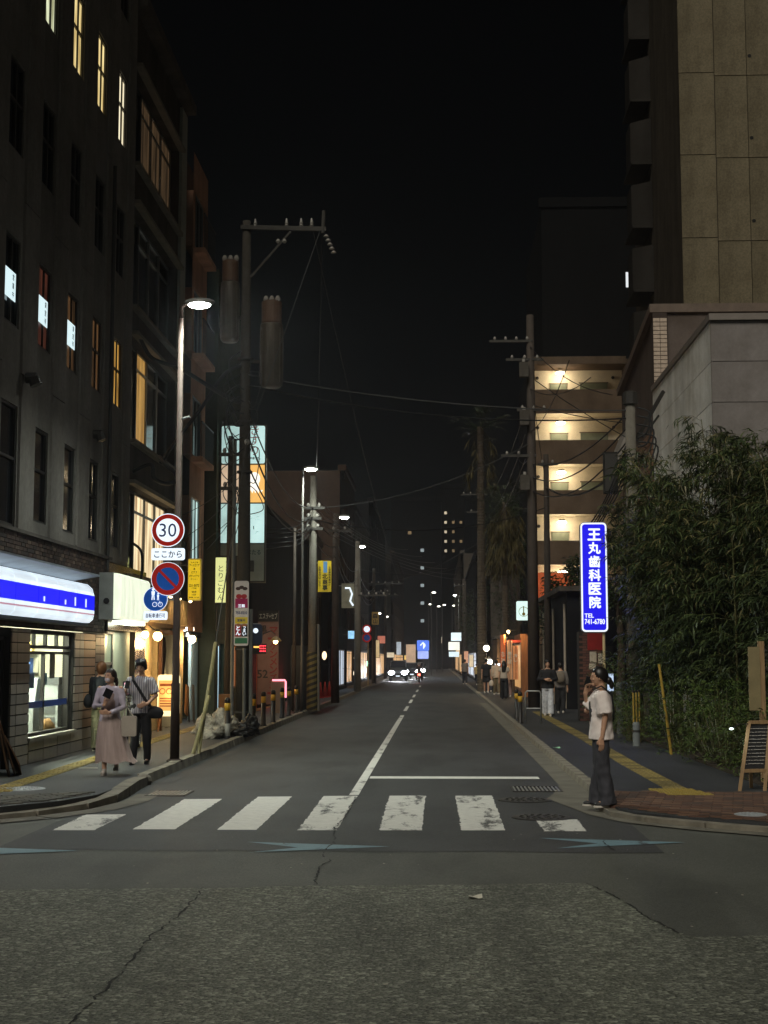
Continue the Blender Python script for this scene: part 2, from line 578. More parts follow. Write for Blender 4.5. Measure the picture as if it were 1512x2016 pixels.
# gutters
struct('gutter_left', MB().quad((-4.28, 21.4, .012), (-3.95, 21.4, .012), (-3.95, 300, .012), (-4.28, 300, .012)), A_STREET, label='dark gutter along the left kerb')
gl = MB()
gp = [(-4.1, 19.6), (-4.08, 18.6), (-4.28, 17.6), (-4.72, 16.82), (-5.38, 16.1), (-6.25, 15.46), (-7.45, 14.8), (-9.1, 14.05)]
for a, b in zip(gp[:-1], gp[1:]):
    A, B = Vector(a), Vector(b)
    d = (B - A).normalized()
    n = Vector((d.y, -d.x)) * -.32
    gl.quad((*A, .012), (*B, .012), (*(B + n), .012), (*(A + n), .012))
struct('corner_gutter', gl, GUTTER, label='pale concrete gutter at the left corner')
# pavers at the left corner
PAVER_L = [mat('paver_grey%d' % i, rgb(*c), .85, .25, 6, bmp=.3) for i, c in enumerate(((74, 72, 66), (84, 80, 72), (66, 65, 60)))]
PAVER_R = [mat('paver_brown%d' % i, rgb(*c), .85, .3, 6, bmp=.3) for i, c in enumerate(((96, 70, 56), (84, 60, 49), (106, 80, 64), (78, 62, 54)))]
def inside(p, poly):
    c = False
    for (x0, y0), (x1, y1) in zip(poly, poly[1:] + poly[:1]):
        if (y0 > p[1]) != (y1 > p[1]) and p[0] < (x1 - x0) * (p[1] - y0) / (y1 - y0) + x0:
            c = not c
    return c
def pavers(root, region, sx, sy, z, mats, ang, limit=300, g=.012):
    mes = [MB().box(-sx / 2 + g / 2, sx / 2 - g / 2, -sy / 2 + g / 2, sy / 2 - g / 2, -.03, .006).mesh('paver', q) for q in mats]
    cx = sum(p[0] for p in region) / len(region); cy = sum(p[1] for p in region) / len(region)
    spots = []
    ca, sa = math.cos(ang), math.sin(ang)
    for i in range(-60, 61):
        for j in range(-80, 81):
            u, v = (i + (.5 if j % 2 else 0)) * sx, j * sy
            p = (cx + u * ca - v * sa, cy + u * sa + v * ca)
            if inside(p, region):
                spots.append(p)
    spots.sort(key=lambda p: p[1] + abs(p[0]) * .3)
    for p in spots[:limit]:
        put('paver', rnd.choice(mes), root, (p[0], p[1], z + rnd.uniform(-.003, .003)), (rnd.uniform(-.01, .01), rnd.uniform(-.01, .01), ang))
    if len(spots) > limit:
        mb = MB()
        for p in spots[limit:]:
            q = [(p[0] + a * (sx - g) / 2 * ca - b * (sy - g) / 2 * sa, p[1] + a * (sx - g) / 2 * sa + b * (sy - g) / 2 * ca, z - .03) for a, b in ((-1, -1), (1, -1), (1, 1), (-1, 1))]
            mb.ext(q, (0, 0, .036))
            k = rnd.randrange(len(mats))
            mb.m[-6:] = [k] * 6
        tag(mb.build('more_pavers', mats, root), kind='stuff')
rl = [(-4.42, 18.3), (-4.7, 17.5), (-5.2, 16.85), (-6.0, 16.15), (-7.2, 15.4), (-8.4, 14.9), (-8.6, 16.2), (-7.2, 16.9), (-6.0, 17.5), (-5.2, 18.1), (-4.5, 18.6)]
pv = setroot('corner_paving_left', 'grey brick paving at the left corner of the crossing')
MB().ext([(x, y, .1) for x, y in rl], (0, 0, .034)).build('mortar_bed', mat('joint_sand', rgb(52, 50, 46), .95, .2), pv)
pavers(pv, rl, .24, .115, ZL + .008, PAVER_L, R(32), 200)

# --- right pavement
rc = [(2.16, 21), (2.13, 18.6), (2.13, 17.2), (2.3, 16.75), (2.75, 16.3), (3.4, 15.75), (4.4, 15.2), (6, 14.6), (10, 13.4), (40, 5)]
pav_r = struct('pavement_right', MB().ext([(x, y, .02) for x, y in [(2.24, 390)] + rc + [(60, 5), (60, 390)]], (0, 0, ZR - .03)), A_WALK, label='asphalt pavement beside the bamboo hedge on the right')
kerb_r = setroot('kerb_right', 'low pale kerb along the right pavement and round its corner')
kr = MB().ext([(-.07, 0, 0), (.09, 0, 0), (.09, 0, .105), (-.05, 0, .105)], (0, .588, 0)).mesh('kerb_stone', KERB)
y = 19.6
while y < 66:
    put('kerb_stone', kr, kerb_r, (2.15 + rnd.uniform(-.005, .005), y, rnd.uniform(-.005, .003)), (0, 0, rnd.uniform(-.005, .005)))
    y += .6
MB().ext([(2.08, 66.4, 0), (2.24, 66.4, 0), (2.24, 66.4, .1), (2.1, 66.4, .1)], (0, 300, 0)).build('far_kerb', KERB, kerb_r)
pts = [(2.12, 19.55), (2.07, 18.6), (2.05, 17.75), (2.12, 17.05), (2.42, 16.5), (2.98, 16.0), (3.7, 15.5), (4.7, 15.0), (6, 14.5), (8, 13.9), (11, 13.0)]
hs = [.1, .085, .07, .065, .065, .065, .065, .065, .07, .07, .07]
for (a, b, h0, h1) in zip(pts[:-1], pts[1:], hs[:-1], hs[1:]):
    A, B = Vector((*a, 0)), Vector((*b, 0))
    d = (B - A).normalized()
    n = Vector((-d.y, d.x, 0)) * .09
    A2, B2 = A + d * .005, B - d * .005
    vs = [A2 - n, A2 + n, B2 + n, B2 - n]
    mb = MB()
    mb.add([tuple(p) for p in vs] + [(vs[0].x, vs[0].y, h0), (vs[1].x, vs[1].y, h0), (vs[2].x, vs[2].y, h1), (vs[3].x, vs[3].y, h1)],
           [(3, 2, 1, 0), (4, 5, 6, 7), (1, 5, 4, 0), (2, 6, 5, 1), (3, 7, 6, 2), (0, 4, 7, 3)])
    mb.build('kerb_stone', KERB, kerb_r)
gr = MB()
gp = [(1.78, 60), (1.78, 21.2), (1.6, 19.9), (1.45, 19.15), (1.62, 18.2), (1.8, 17.2), (2.1, 16.45), (2.75, 15.75), (3.5, 15.2), (4.55, 14.72), (5.9, 14.2), (8, 13.6), (11, 12.7)]
ge = [(2.1, 60), (2.1, 21.2), (2.09, 19.9), (2.06, 19.15), (2.0, 18.2), (2.0, 17.2), (2.36, 16.5), (2.92, 15.95), (3.66, 15.42), (4.68, 14.95), (5.98, 14.42), (8, 13.85), (11, 12.9)]
for i in range(len(gp) - 1):
    gr.quad((*gp[i], .013), (*ge[i], .013), (*ge[i + 1], .013), (*gp[i + 1], .013))
struct('gutter_right', gr, GUTTER, label='pale concrete gutter along the right kerb')
rr = [(2.2, 19.3), (2.15, 17.4), (2.5, 16.65), (3.1, 16.15), (3.8, 15.65), (4.8, 15.2), (6, 14.8), (6.6, 15.6), (6, 19.0), (4.4, 19.3)]
pv = setroot('corner_paving_right', 'reddish brown brick paving at the right corner of the crossing')
MB().ext([(x, y, .05) for x, y in rr], (0, 0, .043)).build('mortar_bed', MATS['joint_sand'], pv)
pavers(pv, rr, .24, .12, .096, PAVER_R, R(-12), 300)

# --- yellow guide tiles
YEL = mat('guide_tile_yellow', rgb(150, 130, 62), .75, .3, 8, bmp=.2)
YEL2 = mat('guide_tile_worn', rgb(132, 116, 66), .8, .35, 8, bmp=.2)
tb = MB()
tb.box(-.147, .147, -.147, .147, -.02, .004)
for k in range(4):
    tb.box(-.115 + k * .068, -.088 + k * .068, -.13, .13, .004, .0095)
tdm = MB()
tdm.box(-.147, .147, -.147, .147, -.02, .004)
for i in range(5):
    for j in range(5):
        tdm.ext([(-.12 + .06 * i + .014 * math.cos(k * math.pi / 3), -.12 + .06 * j + .014 * math.sin(k * math.pi / 3), .004) for k in range(6)], (0, 0, .005))
bars = [tb.mesh('guide_tile', q) for q in (YEL, YEL2)]
dots = tdm.mesh('guide_tile', YEL)
gp_ = setroot('guide_path_left', 'yellow tactile guide tiles along the left pavement')
def path(root, line, z, w=1, n_max=300):
    k = 0
    for (x0, y0), (x1, y1) in zip(line[:-1], line[1:]):
        L = math.hypot(x1 - x0, y1 - y0)
        n = int(L / .3)
        a = math.atan2(y1 - y0, x1 - x0) - math.pi / 2
        for i in range(n):
            f = (i + .5) / n
            for j in range(w):
                o = (j - (w - 1) / 2) * .3
                put('guide_tile', rnd.choice(bars), root, (x0 + (x1 - x0) * f + o * math.cos(a), y0 + (y1 - y0) * f + o * math.sin(a), z + rnd.uniform(-.002, .002)), (0, 0, a))
path(gp_, [(-5.78, 18.9), (-5.82, 21.5), (-5.88, 24), (-5.98, 30), (-6.1, 38), (-6.1, 52)], ZL + .006)
for i in range(2):
    for j in range(2):
        put('guide_tile', dots, gp_, (-6.0 + .3 * i - .3 * j * .3, 18.75 - .3 * j, ZL + .006))
MB_RIGHT = tb.mesh('guide_tile', mat('guide_tile_dull', rgb(104, 92, 54), .8, .35, 8, bmp=.2))
gp2 = setroot('guide_path_right', 'yellow tactile guide tiles along the right pavement')
bars = [bars[1], MB_RIGHT]
path(gp2, [(3.24, 19.7), (3.22, 24), (3.3, 32), (3.32, 48)], .097)
for i in range(2):
    for j in range(3):
        put('guide_tile', dots, gp2, (3.0 + .3 * i + .06 * j, 19.5 - .3 * j, .101))

# --- covers, grates and litter
IRON = mat('cast_iron', rgb(62, 60, 56), .55, .3, 9, .3, bmp=.4)
STEEL = mat('galvanised_steel', rgb(150, 152, 150), .45, .2, 6, .7)
def manhole(label, c, r, z, m, group=None):
    o = thing('manhole_cover', label, 'manhole cover', (c[0], c[1], z), group)
    MB().lathe([(r * 1.08, 0), (r * 1.08, .006), (r * 1.02, .008)], (*c, z), 28).build('rim', m, o)
    mb = MB().lathe([(r, 0), (r, .010)], (*c, z), 28)
    mb.build('lid', m, o)
    st = MB()
    for k in range(3):
        q = r * (.25 + .25 * k)
        n = 6 + 5 * k
        for j in range(n):
            a = 2 * math.pi * j / n
            st.ext([(c[0] + q * math.cos(a) + .02 * math.cos(b), c[1] + q * math.sin(a) + .03 * math.sin(b), z + .010) for b in (0, 1.57, 3.14, 4.71)], (0, 0, .006))
    tag(st.build('tread_studs', m, o), kind='stuff')
    return o
WHITE_METAL = mat('pale_metal', rgb(168, 172, 176), .5, .25, 8, .2)
manhole('round pale manhole cover in the left pavement beside the yellow tiles', (-5.5, 18.98), .27, ZL, WHITE_METAL)
manhole('round cover in the brown brick paving near the chalkboard stand', (3.53, 16.45), .17, .1, WHITE_METAL)
manhole('dark manhole cover in the road just behind the last zebra stripes', (1.15, 19.0), .33, .006, IRON)
manhole('dark manhole cover in the road between zebra stripe and right kerb', (1.22, 16.95), .33, .006, IRON)
def grate(label, x0, x1, y0, y1, z):
    o = thing('drain_grate', label, 'drain grate', ((x0 + x1) / 2, (y0 + y1) / 2, z))
    fr = MB()
    fr.box(x0, x1, y0, y0 + .03, z, z + .012); fr.box(x0, x1, y1 - .03, y1, z, z + .012)
    fr.box(x0, x0 + .03, y0 + .03, y1 - .03, z, z + .012); fr.box(x1 - .03, x1, y0 + .03, y1 - .03, z, z + .012)
    fr.build('frame', IRON, o)
    MB().box(x0 + .03, x1 - .03, y0 + .03, y1 - .03, z - .004, z + .002).build('pit', CRACK, o)
    n = int((x1 - x0) / .055)
    bm_ = MB().box(-.011, .011, y0 + .03, y1 - .03, 0, .008)
    bm_ = MB().box(-.011, .011, -(y1 - y0) / 2 + .031, (y1 - y0) / 2 - .031, 0, .009).mesh('bar', STEEL)
    for i in range(n):
        put('bar', bm_, o, (x0 + .045 + i * (x1 - x0 - .09) / max(n - 1, 1), (y0 + y1) / 2, z + .002))
grate('steel drain grate in the road by the right kerb', 1.05, 1.75, 20.15, 20.95, .006)
grate('steel drain grate in the road by the left kerb', -3.95, -3.4, 19.35, 20.1, .006)
fl = MB()
fr_ = random.Random(77)
for i in range(46):
    x, y = fr_.uniform(-3.2, 3.0), fr_.uniform(7.6, 15.4)
    a, q = fr_.uniform(0, 6.28), fr_.uniform(.006, .016)
    fl.quad(*[(x + q * math.cos(a + b) * fr_.uniform(.6, 1.2), y + 1.4 * q * math.sin(a + b) * fr_.uniform(.6, 1.2), .0115) for b in (0, 1.3, 2.7, 4.2, 5.4)])
tag(fl.build('paint_flecks', mat('fleck', rgb(170, 166, 150), .8, .3), ground), kind='stuff')
PAPER = mat('paper_white', rgb(205, 200, 185), .8, .1)
pm = MB()
g = [[(.02 * math.sin(i * 2.1 + j)) * .3 + .006 for j in range(4)] for i in range(4)]
vs = [(-.05 + .035 * i, -.06 + .04 * j, .004 + abs(g[i][j]) + (.012 if (i, j) in ((0, 0), (3, 3)) else 0)) for i in range(4) for j in range(4)]
pm.add(vs, [(i * 4 + j, (i + 1) * 4 + j, (i + 1) * 4 + j + 1, i * 4 + j + 1) for i in range(3) for j in range(3)])
o = pm.build('paper_scrap', PAPER)
o.location = (.29, 11.3, .006)
tag(o, 'small crumpled scrap of white paper on the foreground asphalt', 'litter')
o = put('paper_scrap', o.data, None, (2.36, 28.6, .091)); o.scale = (1.3, 2.2, 1)
tag(o, 'pale greenish scrap lying by the right kerb', 'litter')
o.data = o.data.copy(); o.data.materials[0] = mat('paper_green', rgb(150, 200, 165), .7, .1)
tag(MB().box(-5.66, -5.36, 22.55, 22.6, ZL + .001, ZL + .008).build('white_mark', PAPER), 'short white strip lying on the left pavement before the walkers', 'litter')
# ================================================================ LEFT SIDE BUILDINGS
def stained(name, col, streak=.35, fine=.2, rough=.85, joints=None):
    m, t, bs = nodes(name)
    s = noise(t, coords(t, (1, 1, .1)), 1.5, 3, .5)
    f = noise(t, coords(t), 14, 6, .7)
    b = noise(t, coords(t), .9, 5, .65)
    c = ramp(t, s, [(.32, sc(col, 1 - streak)), (.62, sc(col, 1 + streak * .4))])
    c = mixc(t, 1, c, ramp(t, f, [(.3, (1 - fine,) * 3 + (1,)), (.6, (1, 1, 1, 1))]), 'MULTIPLY')
    c = mixc(t, 1, c, ramp(t, b, [(.32, (.70, .68, .65, 1)), (.62, (1, 1, 1, 1))]), 'MULTIPLY')
    t.links.new(c, bs.inputs['Base Color'])
    bs.inputs['Roughness'].default_value = rough
    bs.inputs['Specular IOR Level'].default_value = .08
    bump(t, bs, f, .25, .01)
    MATS[name] = m
    return m
CONC = stained('concrete_warm', rgb(136, 131, 126), .2)
CONC_D = stained('concrete_dark', rgb(96, 90, 86))
GLASS_D = mat('dark_glass', (.012, .013, .016, 1), .08, 0, spec=.7)
ALU = mat('aluminium_frame', rgb(120, 120, 118), .4, .1, metal=.6)
ALU_D = mat('dark_frame', rgb(48, 46, 44), .5, .1)
WARM_Y = curtain('window_yellow', (.35, .22, .06, 1), (1.0, .80, .36, 1), .85)
WARM_W = curtain('window_cream', (.5, .38, .2, 1), (1.0, .9, .62, 1), .9)
GREENW = curtain('window_greenish', (.32, .32, .17, 1), (.85, .9, .62, 1), .85)
WARM_O = curtain('window_orange', (.12, .05, .01, 1), (.9, .5, .1, 1), .6)
WARM_DIM = curtain('window_dim', (.02, .012, .006, 1), (.20, .10, .04, 1), .35)
RED_DIM = curtain('window_red_blind', (.02, .006, .004, 1), (.10, .03, .018, 1), .5)
POSTER = glow('window_notice', rgb(205, 228, 232), .9)

Lx = -6.75
b1 = thing('concrete_office_building', 'tall dark concrete office block with narrow windows above the blue shop sign', 'building', (Lx, 24, 0))
cols = [21.6 + 1.885 * k for k in range(5)]
rows = [(4.15, 5.75), (7.15, 8.6), (10.0, 11.5), (12.9, 14.45), (15.8, 17.3)]
TOP1 = 19.5
cols = [17.83, 19.715] + cols
P1 = PX(Lx)
ops = [(c, c + .78, z0, z1) for c in cols[2:] for z0, z1 in rows]
ops[0] = (21.35, 22.45, 3.95, 5.9)
mb = MB()
wall_open(mb, P1, 17, 30.75, 3.85, TOP1, ops, .28)
mb.build('wall', CONC, b1)
mb = MB()
mb.box(-19, Lx - .3, 17.0, 30.75, 2.62, TOP1)
mb.box(-19, -9.8, 17.0, 30.75, 0, 2.62)
mb.box(-9.8, Lx - .3, 17.0, 21.2, 0, 2.62)
mb.build('core', CONC_D, b1)
MB().box(Lx - .3, Lx + .12, 17, 30.75, TOP1, TOP1 + .5).build('parapet', CONC, b1)
# cast panels between the window bays, each one storey high
zs = [3.92] + [(rows[i][1] + rows[i + 1][0]) / 2 for i in range(4)] + [TOP1 - .02]
edges = []
for k in range(len(cols)):
    a0 = cols[k] + .78 + .11
    a1 = (cols[k + 1] - .11) if k + 1 < len(cols) else 30.72
    edges.append((a0, a1))
pan = {}
for a0, a1 in edges:
    for z0, z1 in zip(zs[:-1], zs[1:]):
        key = (round(a1 - a0, 3), round(z1 - z0, 3))
        if key not in pan:
            L, H = key
            p = MB().ext([(0, 0, 0), (.035, .03, 0), (.035, L - .03, 0), (0, L, 0)], (0, 0, H - .02)).mesh('panel', CONC)
            pan[key] = p
        put('panel', pan[key], b1, (Lx + .002, a0, z0 + .01))
look = {}
for k in range(5):
    look[(k, 3)] = [GLASS_D, GREENW, WARM_Y, WARM_Y, WARM_W][k]
    look[(k, 1)] = [GLASS_D, RED_DIM, WARM_DIM, WARM_DIM, WARM_O][k]
i = 0
for k in range(5):
    for r in range(5):
        o_ = ops[k * 5 + r]
        pane = look.get((k, r), GLASS_D)
        mid = o_[2] + (o_[3] - o_[2]) * .56
        wd = window(P1, o_, b1, pane, ALU_D, .075, .045, rails=(mid,), mulls=((o_[0] + o_[1]) / 2 + .05,) if r != 0 else ())
        if r == 1 and k < 3:      # bright notice boards stuck in the panes
            pb = MB()
            pbox(pb, P1, o_[0] + .06, o_[0] + .60, 7.56 + .02 * k, 8.02 + .02 * k, .012, .022)
            q = pb.build('notice', POSTER, wd)
            lt = MB()
            for j in range(3):
                write(lt, '営業中'[j] if k == 0 else '貸室有'[j], o_[0] + .46, 7.93 + .02 * k - j * .14, .1, Lx - .009, '+x')
            lt.build('lettering', mat('ink', (.05, .06, .07, 1), .8, 0), wd)
# small vents and pipes on the facade
for yy, zz in ((22.6, 6.4), (27.2, 6.2)):
    mb = MB().tube([(Lx + .08, yy, zz), (Lx + .25, yy, zz)], .09, 10)
    mb.tube([(Lx + .2, yy, zz), (Lx + .25, yy, zz - .12)], .1, 10)
    mb.build('vent_hood', ALU_D, b1)
MB().tube([(Lx + .13, 28.35, 2.4), (Lx + .13, 28.35, 12)], .04, 8).build('downpipe', ALU_D, b1)

# brick band above the shop
BRICK_D = [mat('dark_brick%d' % i, rgb(*c), .7, .3, 7) for i, c in enumerate(((58, 44, 38), (70, 52, 44), (46, 37, 34), (92, 76, 66)))]
band = MB().box(Lx - .05, Lx + .10, 17, 28.65, 2.36, 3.84).build('brick_band', mat('mortar_dark', rgb(40, 36, 33), .95, .2), b1)
bb = MB()
for r in range(22):
    z0 = 2.38 + r * .0665
    y = 17 + (0.11 if r % 2 else 0)
    while y < 28.4:
        d = rnd.uniform(0, .008)
        bb.box(Lx + .098, Lx + .118 + d, y, y + .21, z0, z0 + .056, rnd.choice((0, 0, 1, 1, 2, 2, 3)))
        y += .222
tag(bb.build('bricks', BRICK_D, band), kind='stuff')
MB().box(Lx - .02, Lx + .16, 16.98, 28.68, 3.845, 3.9).build('band_coping', CONC_D, b1)

# ---- ground floor shop of the block
TILE_G = [mat('glazed_tile%d' % i, rgb(*c), .28, .2, 5, stretch=(1, 1, .3)) for i, c in enumerate(((124, 118, 112), (112, 107, 103), (136, 128, 120)))]
TILE_B = [mat('brown_tile%d' % i, rgb(*c), .3, .3, 9, stretch=(1, 4, .2)) for i, c in enumerate(((142, 104, 74), (126, 90, 64), (152, 116, 84)))]
JOINT = mat('dark_joint', (.012, .011, .010, 1), .9, 0)
shop = thing('corner_shop_front', 'tiled corner shop front with a bright window under the blue sign', 'shop front', (Lx, 25, 0))
P2 = PX(Lx + .02)
mb = MB()
wall_open(mb, P2, 21.2, 28.66, ZL - .02, 2.34, [(21.3, 22.3, ZL - .02, 2.2), (23.38, 26.25, .55, 2.33)], .2)
mb.build('wall', JOINT, shop)
tiles = {}
def tile_rows(y0, y1, z0, z1, h, wid, mats, g=.02):
    n = max(1, round((y1 - y0) / wid))
    ww = (y1 - y0) / n
    r = 0
    z = z0
    while z < z1 - .03:
        hh = min(h, z1 - z)
        for i in range(n):
            mi = rnd.randrange(len(mats))
            key = (round(ww, 3), round(hh, 3), mats[mi].name)
            if key not in tiles:
                tiles[key] = MB().ext([(0, g / 2, g / 2), (0, ww - g / 2, g / 2), (0, ww - g / 2, hh - g / 2), (0, g / 2, hh - g / 2)], (.024, 0, 0)).mesh('tile', mats[mi])
            put('tile', tiles[key], shop, (Lx + .021 + rnd.uniform(0, .003), y0 + i * ww, z))
        z += h
tile_rows(22.32, 22.62, ZL, 2.34, .165, .30, TILE_G)
tile_rows(22.62, 23.36, ZL, 2.34, .165, .74, TILE_G)
tile_rows(26.27, 26.62, .55, 2.34, .165, .35, TILE_G)
tile_rows(26.62, 26.95, .55, 2.34, .165, .33, TILE_G)
tile_rows(26.95, 27.85, .55, 2.34, .165, .90, TILE_B)
tile_rows(27.85, 28.64, ZL, 2.34, .165, .40, [mat('dark_glazed_tile', rgb(58, 54, 52), .3, .2)])
tile_rows(23.38, 27.85, ZL, .54, .205, .9, TILE_G)
# glazing
P3 = PX(Lx - .02)
GLASS = mat('clear_glass', (.9, .95, .93, 1), .02, 0, trans=1.0, spec=.5)
def clear(name):
    m, t, bs = nodes(name)
    tr = N(t, 'BsdfTransparent'); tr.inputs[0].default_value = (.93, .96, .94, 1)
    gl = N(t, 'BsdfGlossy'); gl.inputs['Roughness'].default_value = .03
    fr = N(t, 'Fresnel'); fr.inputs[0].default_value = 1.4
    ge = N(t, 'NewGeometry'); iv = N(t, 'Math', operation='SUBTRACT'); iv.inputs[0].default_value = 1; t.links.new(ge.outputs['Backfacing'], iv.inputs[1])
    mu = N(t, 'Math', operation='MULTIPLY'); t.links.new(fr.outputs[0], mu.inputs[0]); t.links.new(iv.outputs[0], mu.inputs[1])
    mx = N(t, 'MixShader')
    t.links.new(mu.outputs[0], mx.inputs[0]); t.links.new(tr.outputs[0], mx.inputs[1]); t.links.new(gl.outputs[0], mx.inputs[2])
    t.links.new(mx.outputs[0], t.nodes['Material Output'].inputs[0])
    return m
GLASS = clear('window_glass')
window(P3, (23.38, 26.25, .56, 1.98), shop, GLASS, ALU_D, .08, .05, mulls=(24.62,), name='shop_window')
window(P3, (23.38, 26.25, 2.02, 2.33), shop, GLASS, ALU_D, .08, .06, mulls=(24.0, 24.72, 25.45), name='transom')
MB().box(Lx - .02, Lx + .09, 23.3, 26.33, .505, .556).build('sill', mat('sill_stone', rgb(150, 146, 136), .5, .15), shop)
bl = MB(); pbox(bl, P3, 23.43, 26.2, 1.02, 1.13, .055, .062)
bl.build('blue_film', mat('film_blue', rgb(60, 84, 160), .4, .1), shop)
# side door, dark
window(P3, (21.3, 22.3, ZL, 2.2), shop, GLASS_D, ALU_D, .1, .06, name='side_door')
# lit sales room behind the glass
room = MB()
x0, x1, y0, y1 = -9.75, Lx - .35, 21.22, 28.4
room.quad((x0, y0, .1), (x1, y0, .1), (x1, y1, .1), (x0, y1, .1))
room.quad((x0, y0, 2.6), (x1, y0, 2.6), (x1, y1, 2.6), (x0, y1, 2.6))
room.quad((x0, y0, .1), (x0, y1, .1), (x0, y1, 2.6), (x0, y0, 2.6))
room.quad((x0, y0, .1), (x1, y0, .1), (x1, y0, 2.6), (x0, y0, 2.6))
room.quad((x0, y1, .1), (x1, y1, .1), (x1, y1, 2.6), (x0, y1, 2.6))
room.build('sales_room', mat('room_white', rgb(212, 208, 186), .8, .06), shop)
TUBE = glow('fluorescent_tube', (.98, 1.0, .82, 1), 55)
for xx in (-7.7, -8.8):
    MB().box(xx - .12, xx + .12, 22.3, 27.6, 2.52, 2.58).build('ceiling_light', TUBE, shop)
GREYM = mat('machine_grey', rgb(168, 174, 172), .5, .15)
at = thing('cash_machine', 'grey cash machine standing behind the left pane of the shop window', 'cash machine', (-7.4, 25.3, .1))
MB().ext([(-7.75, 25.1, .1), (-7.75, 25.8, .1), (-7.75, 25.8, 1.5), (-7.75, 25.35, 1.5), (-7.75, 25.2, 1.12), (-7.75, 25.1, 1.02)], (.62, 0, 0)).build('cabinet', GREYM, at)
MB().box(-7.65, -7.25, 25.085, 25.098, .8, .86).build('slot', JOINT, at)
MB().bar((-7.44, 25.20, 1.17), (-7.44, 25.32, 1.45), .42, .02, up=(1, 0, 0)).build('screen', glow('screen_dim', rgb(150, 180, 190), .5), at)
cp_ = thing('copy_machine', 'tall grey copy machine standing behind the right pane of the shop window', 'copier', (-7.5, 27.3, .1))
MB().box(-7.85, -7.2, 27.0, 27.6, .1, 1.35).build('body', GREYM, cp_)
MB().box(-7.87, -7.18, 26.98, 27.62, 1.36, 1.5).build('lid', mat('machine_dark', rgb(84, 88, 90), .5, .1), cp_)
for k in range(3):
    MB().box(-7.8, -7.25, 26.985, 26.999, .2 + k * .3, .45 + k * .3).build('tray', MATS['machine_dark'], cp_)
RACKC = [mat('goods%d' % i, rgb(*c), .6, .1) for i, c in enumerate(((200, 60, 50), (70, 110, 190), (220, 200, 120), (230, 230, 225), (110, 150, 90), (150, 110, 60)))]
for ys, xw, lab in ((28.1, (-8.6, -7.95), 'left of the copy machine at the end of the shop'),):
    sh = thing('goods_shelf', 'white goods shelf ' + lab, 'shelf', (sum(xw) / 2, ys, .1))
    MB().box(*xw, ys + .18, ys + .2, .1, 2.2).build('back_panel', MATS['room_white'], sh)
    for k in range(5):
        MB().box(*xw, ys - .2, ys + .18, .35 + k * .4, .38 + k * .4).build('shelf_board', WHITE_METAL, sh)
        x = xw[0] + .02
        while x < xw[1] - .12:
            ww = rnd.uniform(.1, .2)
            MB().box(x, x + ww - .02, ys - .12, ys + .1, .382 + k * .4, .38 + k * .4 + rnd.uniform(.15, .3)).build('goods_pack', rnd.choice(RACKC), sh)
            x += ww
# posters on the glass and sacks behind it
for yy, z0, z1, c in ((23.5, 1.62, 1.9, (190, 215, 200)), (25.2, 1.5, 1.95, (120, 125, 120)), (23.9, 1.35, 1.62, (120, 150, 200)), (24.7, 1.4, 1.6, (110, 150, 180))):
    q = MB(); pbox(q, P3, yy, yy + .35, z0, z1, .11, .114)
    q.build('poster', mat('poster%d' % int(yy * 10), rgb(*c), .6, .3, 12), shop)
def lump(name, c, r, m, parent=None, seed=0, amp=.25, n=16, k=10, crumple=.12):
    mb = MB().ell((0, 0, 0), 1, n, k)
    rr = random.Random(seed)
    dirs = [(Vector((rr.gauss(0, 1), rr.gauss(0, 1), rr.gauss(0, 1))).normalized(), rr.uniform(-1, 1)) for _ in range(14)]
    out = []
    for p in mb.v:
        v = Vector(p)
        s = 1 + amp * sum(a * max(0, v.dot(d)) ** 6 for d, a in dirs) + crumple * (abs(mnoise.noise(v * 2.3 + Vector((seed, 0, 0)))) * 1.4 + abs(mnoise.noise(v * 5.1 + Vector((0, seed, 0)))) * .8 - .5)
        q = v * s
        out.append((c[0] + q.x * r[0], c[1] + q.y * r[1], max(c[2] + q.z * r[2], c[2] - r[2] * .8)))
    mb.v = out
    return mb.build(name, m, parent, True)
SACK = mat('brown_sack', rgb(168, 126, 76), .7, .35, 8)
tag(lump('goods_sack', (-7.2, 26.3, .42), (.13, .3, .32), SACK, seed=2), 'crumpled brown sack behind the right pane of the shop window', 'sack')
tag(lump('goods_sack', (-7.22, 24.7, .36), (.16, .3, .3), mat('white_sack', rgb(190, 186, 172), .7, .2, 8), seed=4), 'pale sack on the shop floor behind the left pane', 'sack')

# ---- blue and white illuminated sign of the shop
sg = thing('illuminated_shop_sign', 'long glowing blue and white shop sign band with a thin red line', 'sign', (Lx + .3, 24, 2.5))
def sign_mat():
    m, t, bs = nodes('sign_band')
    g = N(t, 'NewGeometry')
    s = N(t, 'SeparateXYZ')
    t.links.new(g.outputs['Position'], s.inputs[0])
    mr = N(t, 'MapRange')
    mr.inputs[1].default_value = 2.50
    mr.inputs[2].default_value = 3.24
    t.links.new(s.outputs[2], mr.inputs[0])
    Wt, Bl, Rd = (.80, .92, 1.0, 1), (.0, .004, .92, 1), (.50, .26, .34, 1)
    c = ramp(t, mr.outputs[0], [(0, Wt), (.18, Rd), (.215, Wt), (.30, Bl), (.66, Wt), (1, Wt)], 'CONSTANT')
    n = noise(t, coords(t, (1, 1.2, 3)), 1.4, 3, .5)
    c2 = mixc(t, 1, c, ramp(t, n, [(.3, (.78, .78, .8, 1)), (.65, (1, 1, 1, 1))]), 'MULTIPLY')
    t.links.new(c2, bs.inputs['Emission Color'])
    bs.inputs['Emission Strength'].default_value = .74
    t.links.new(c2, bs.inputs['Base Color'])
    bs.inputs['Roughness'].default_value = .3
    return m
SIGNB = sign_mat()
prof = [(-.28, 2.5), (.06, 2.5), (.13, 2.56), (.15, 2.66), (.15, 2.98), (.11, 3.12), (.02, 3.2), (-.28, 3.24)]
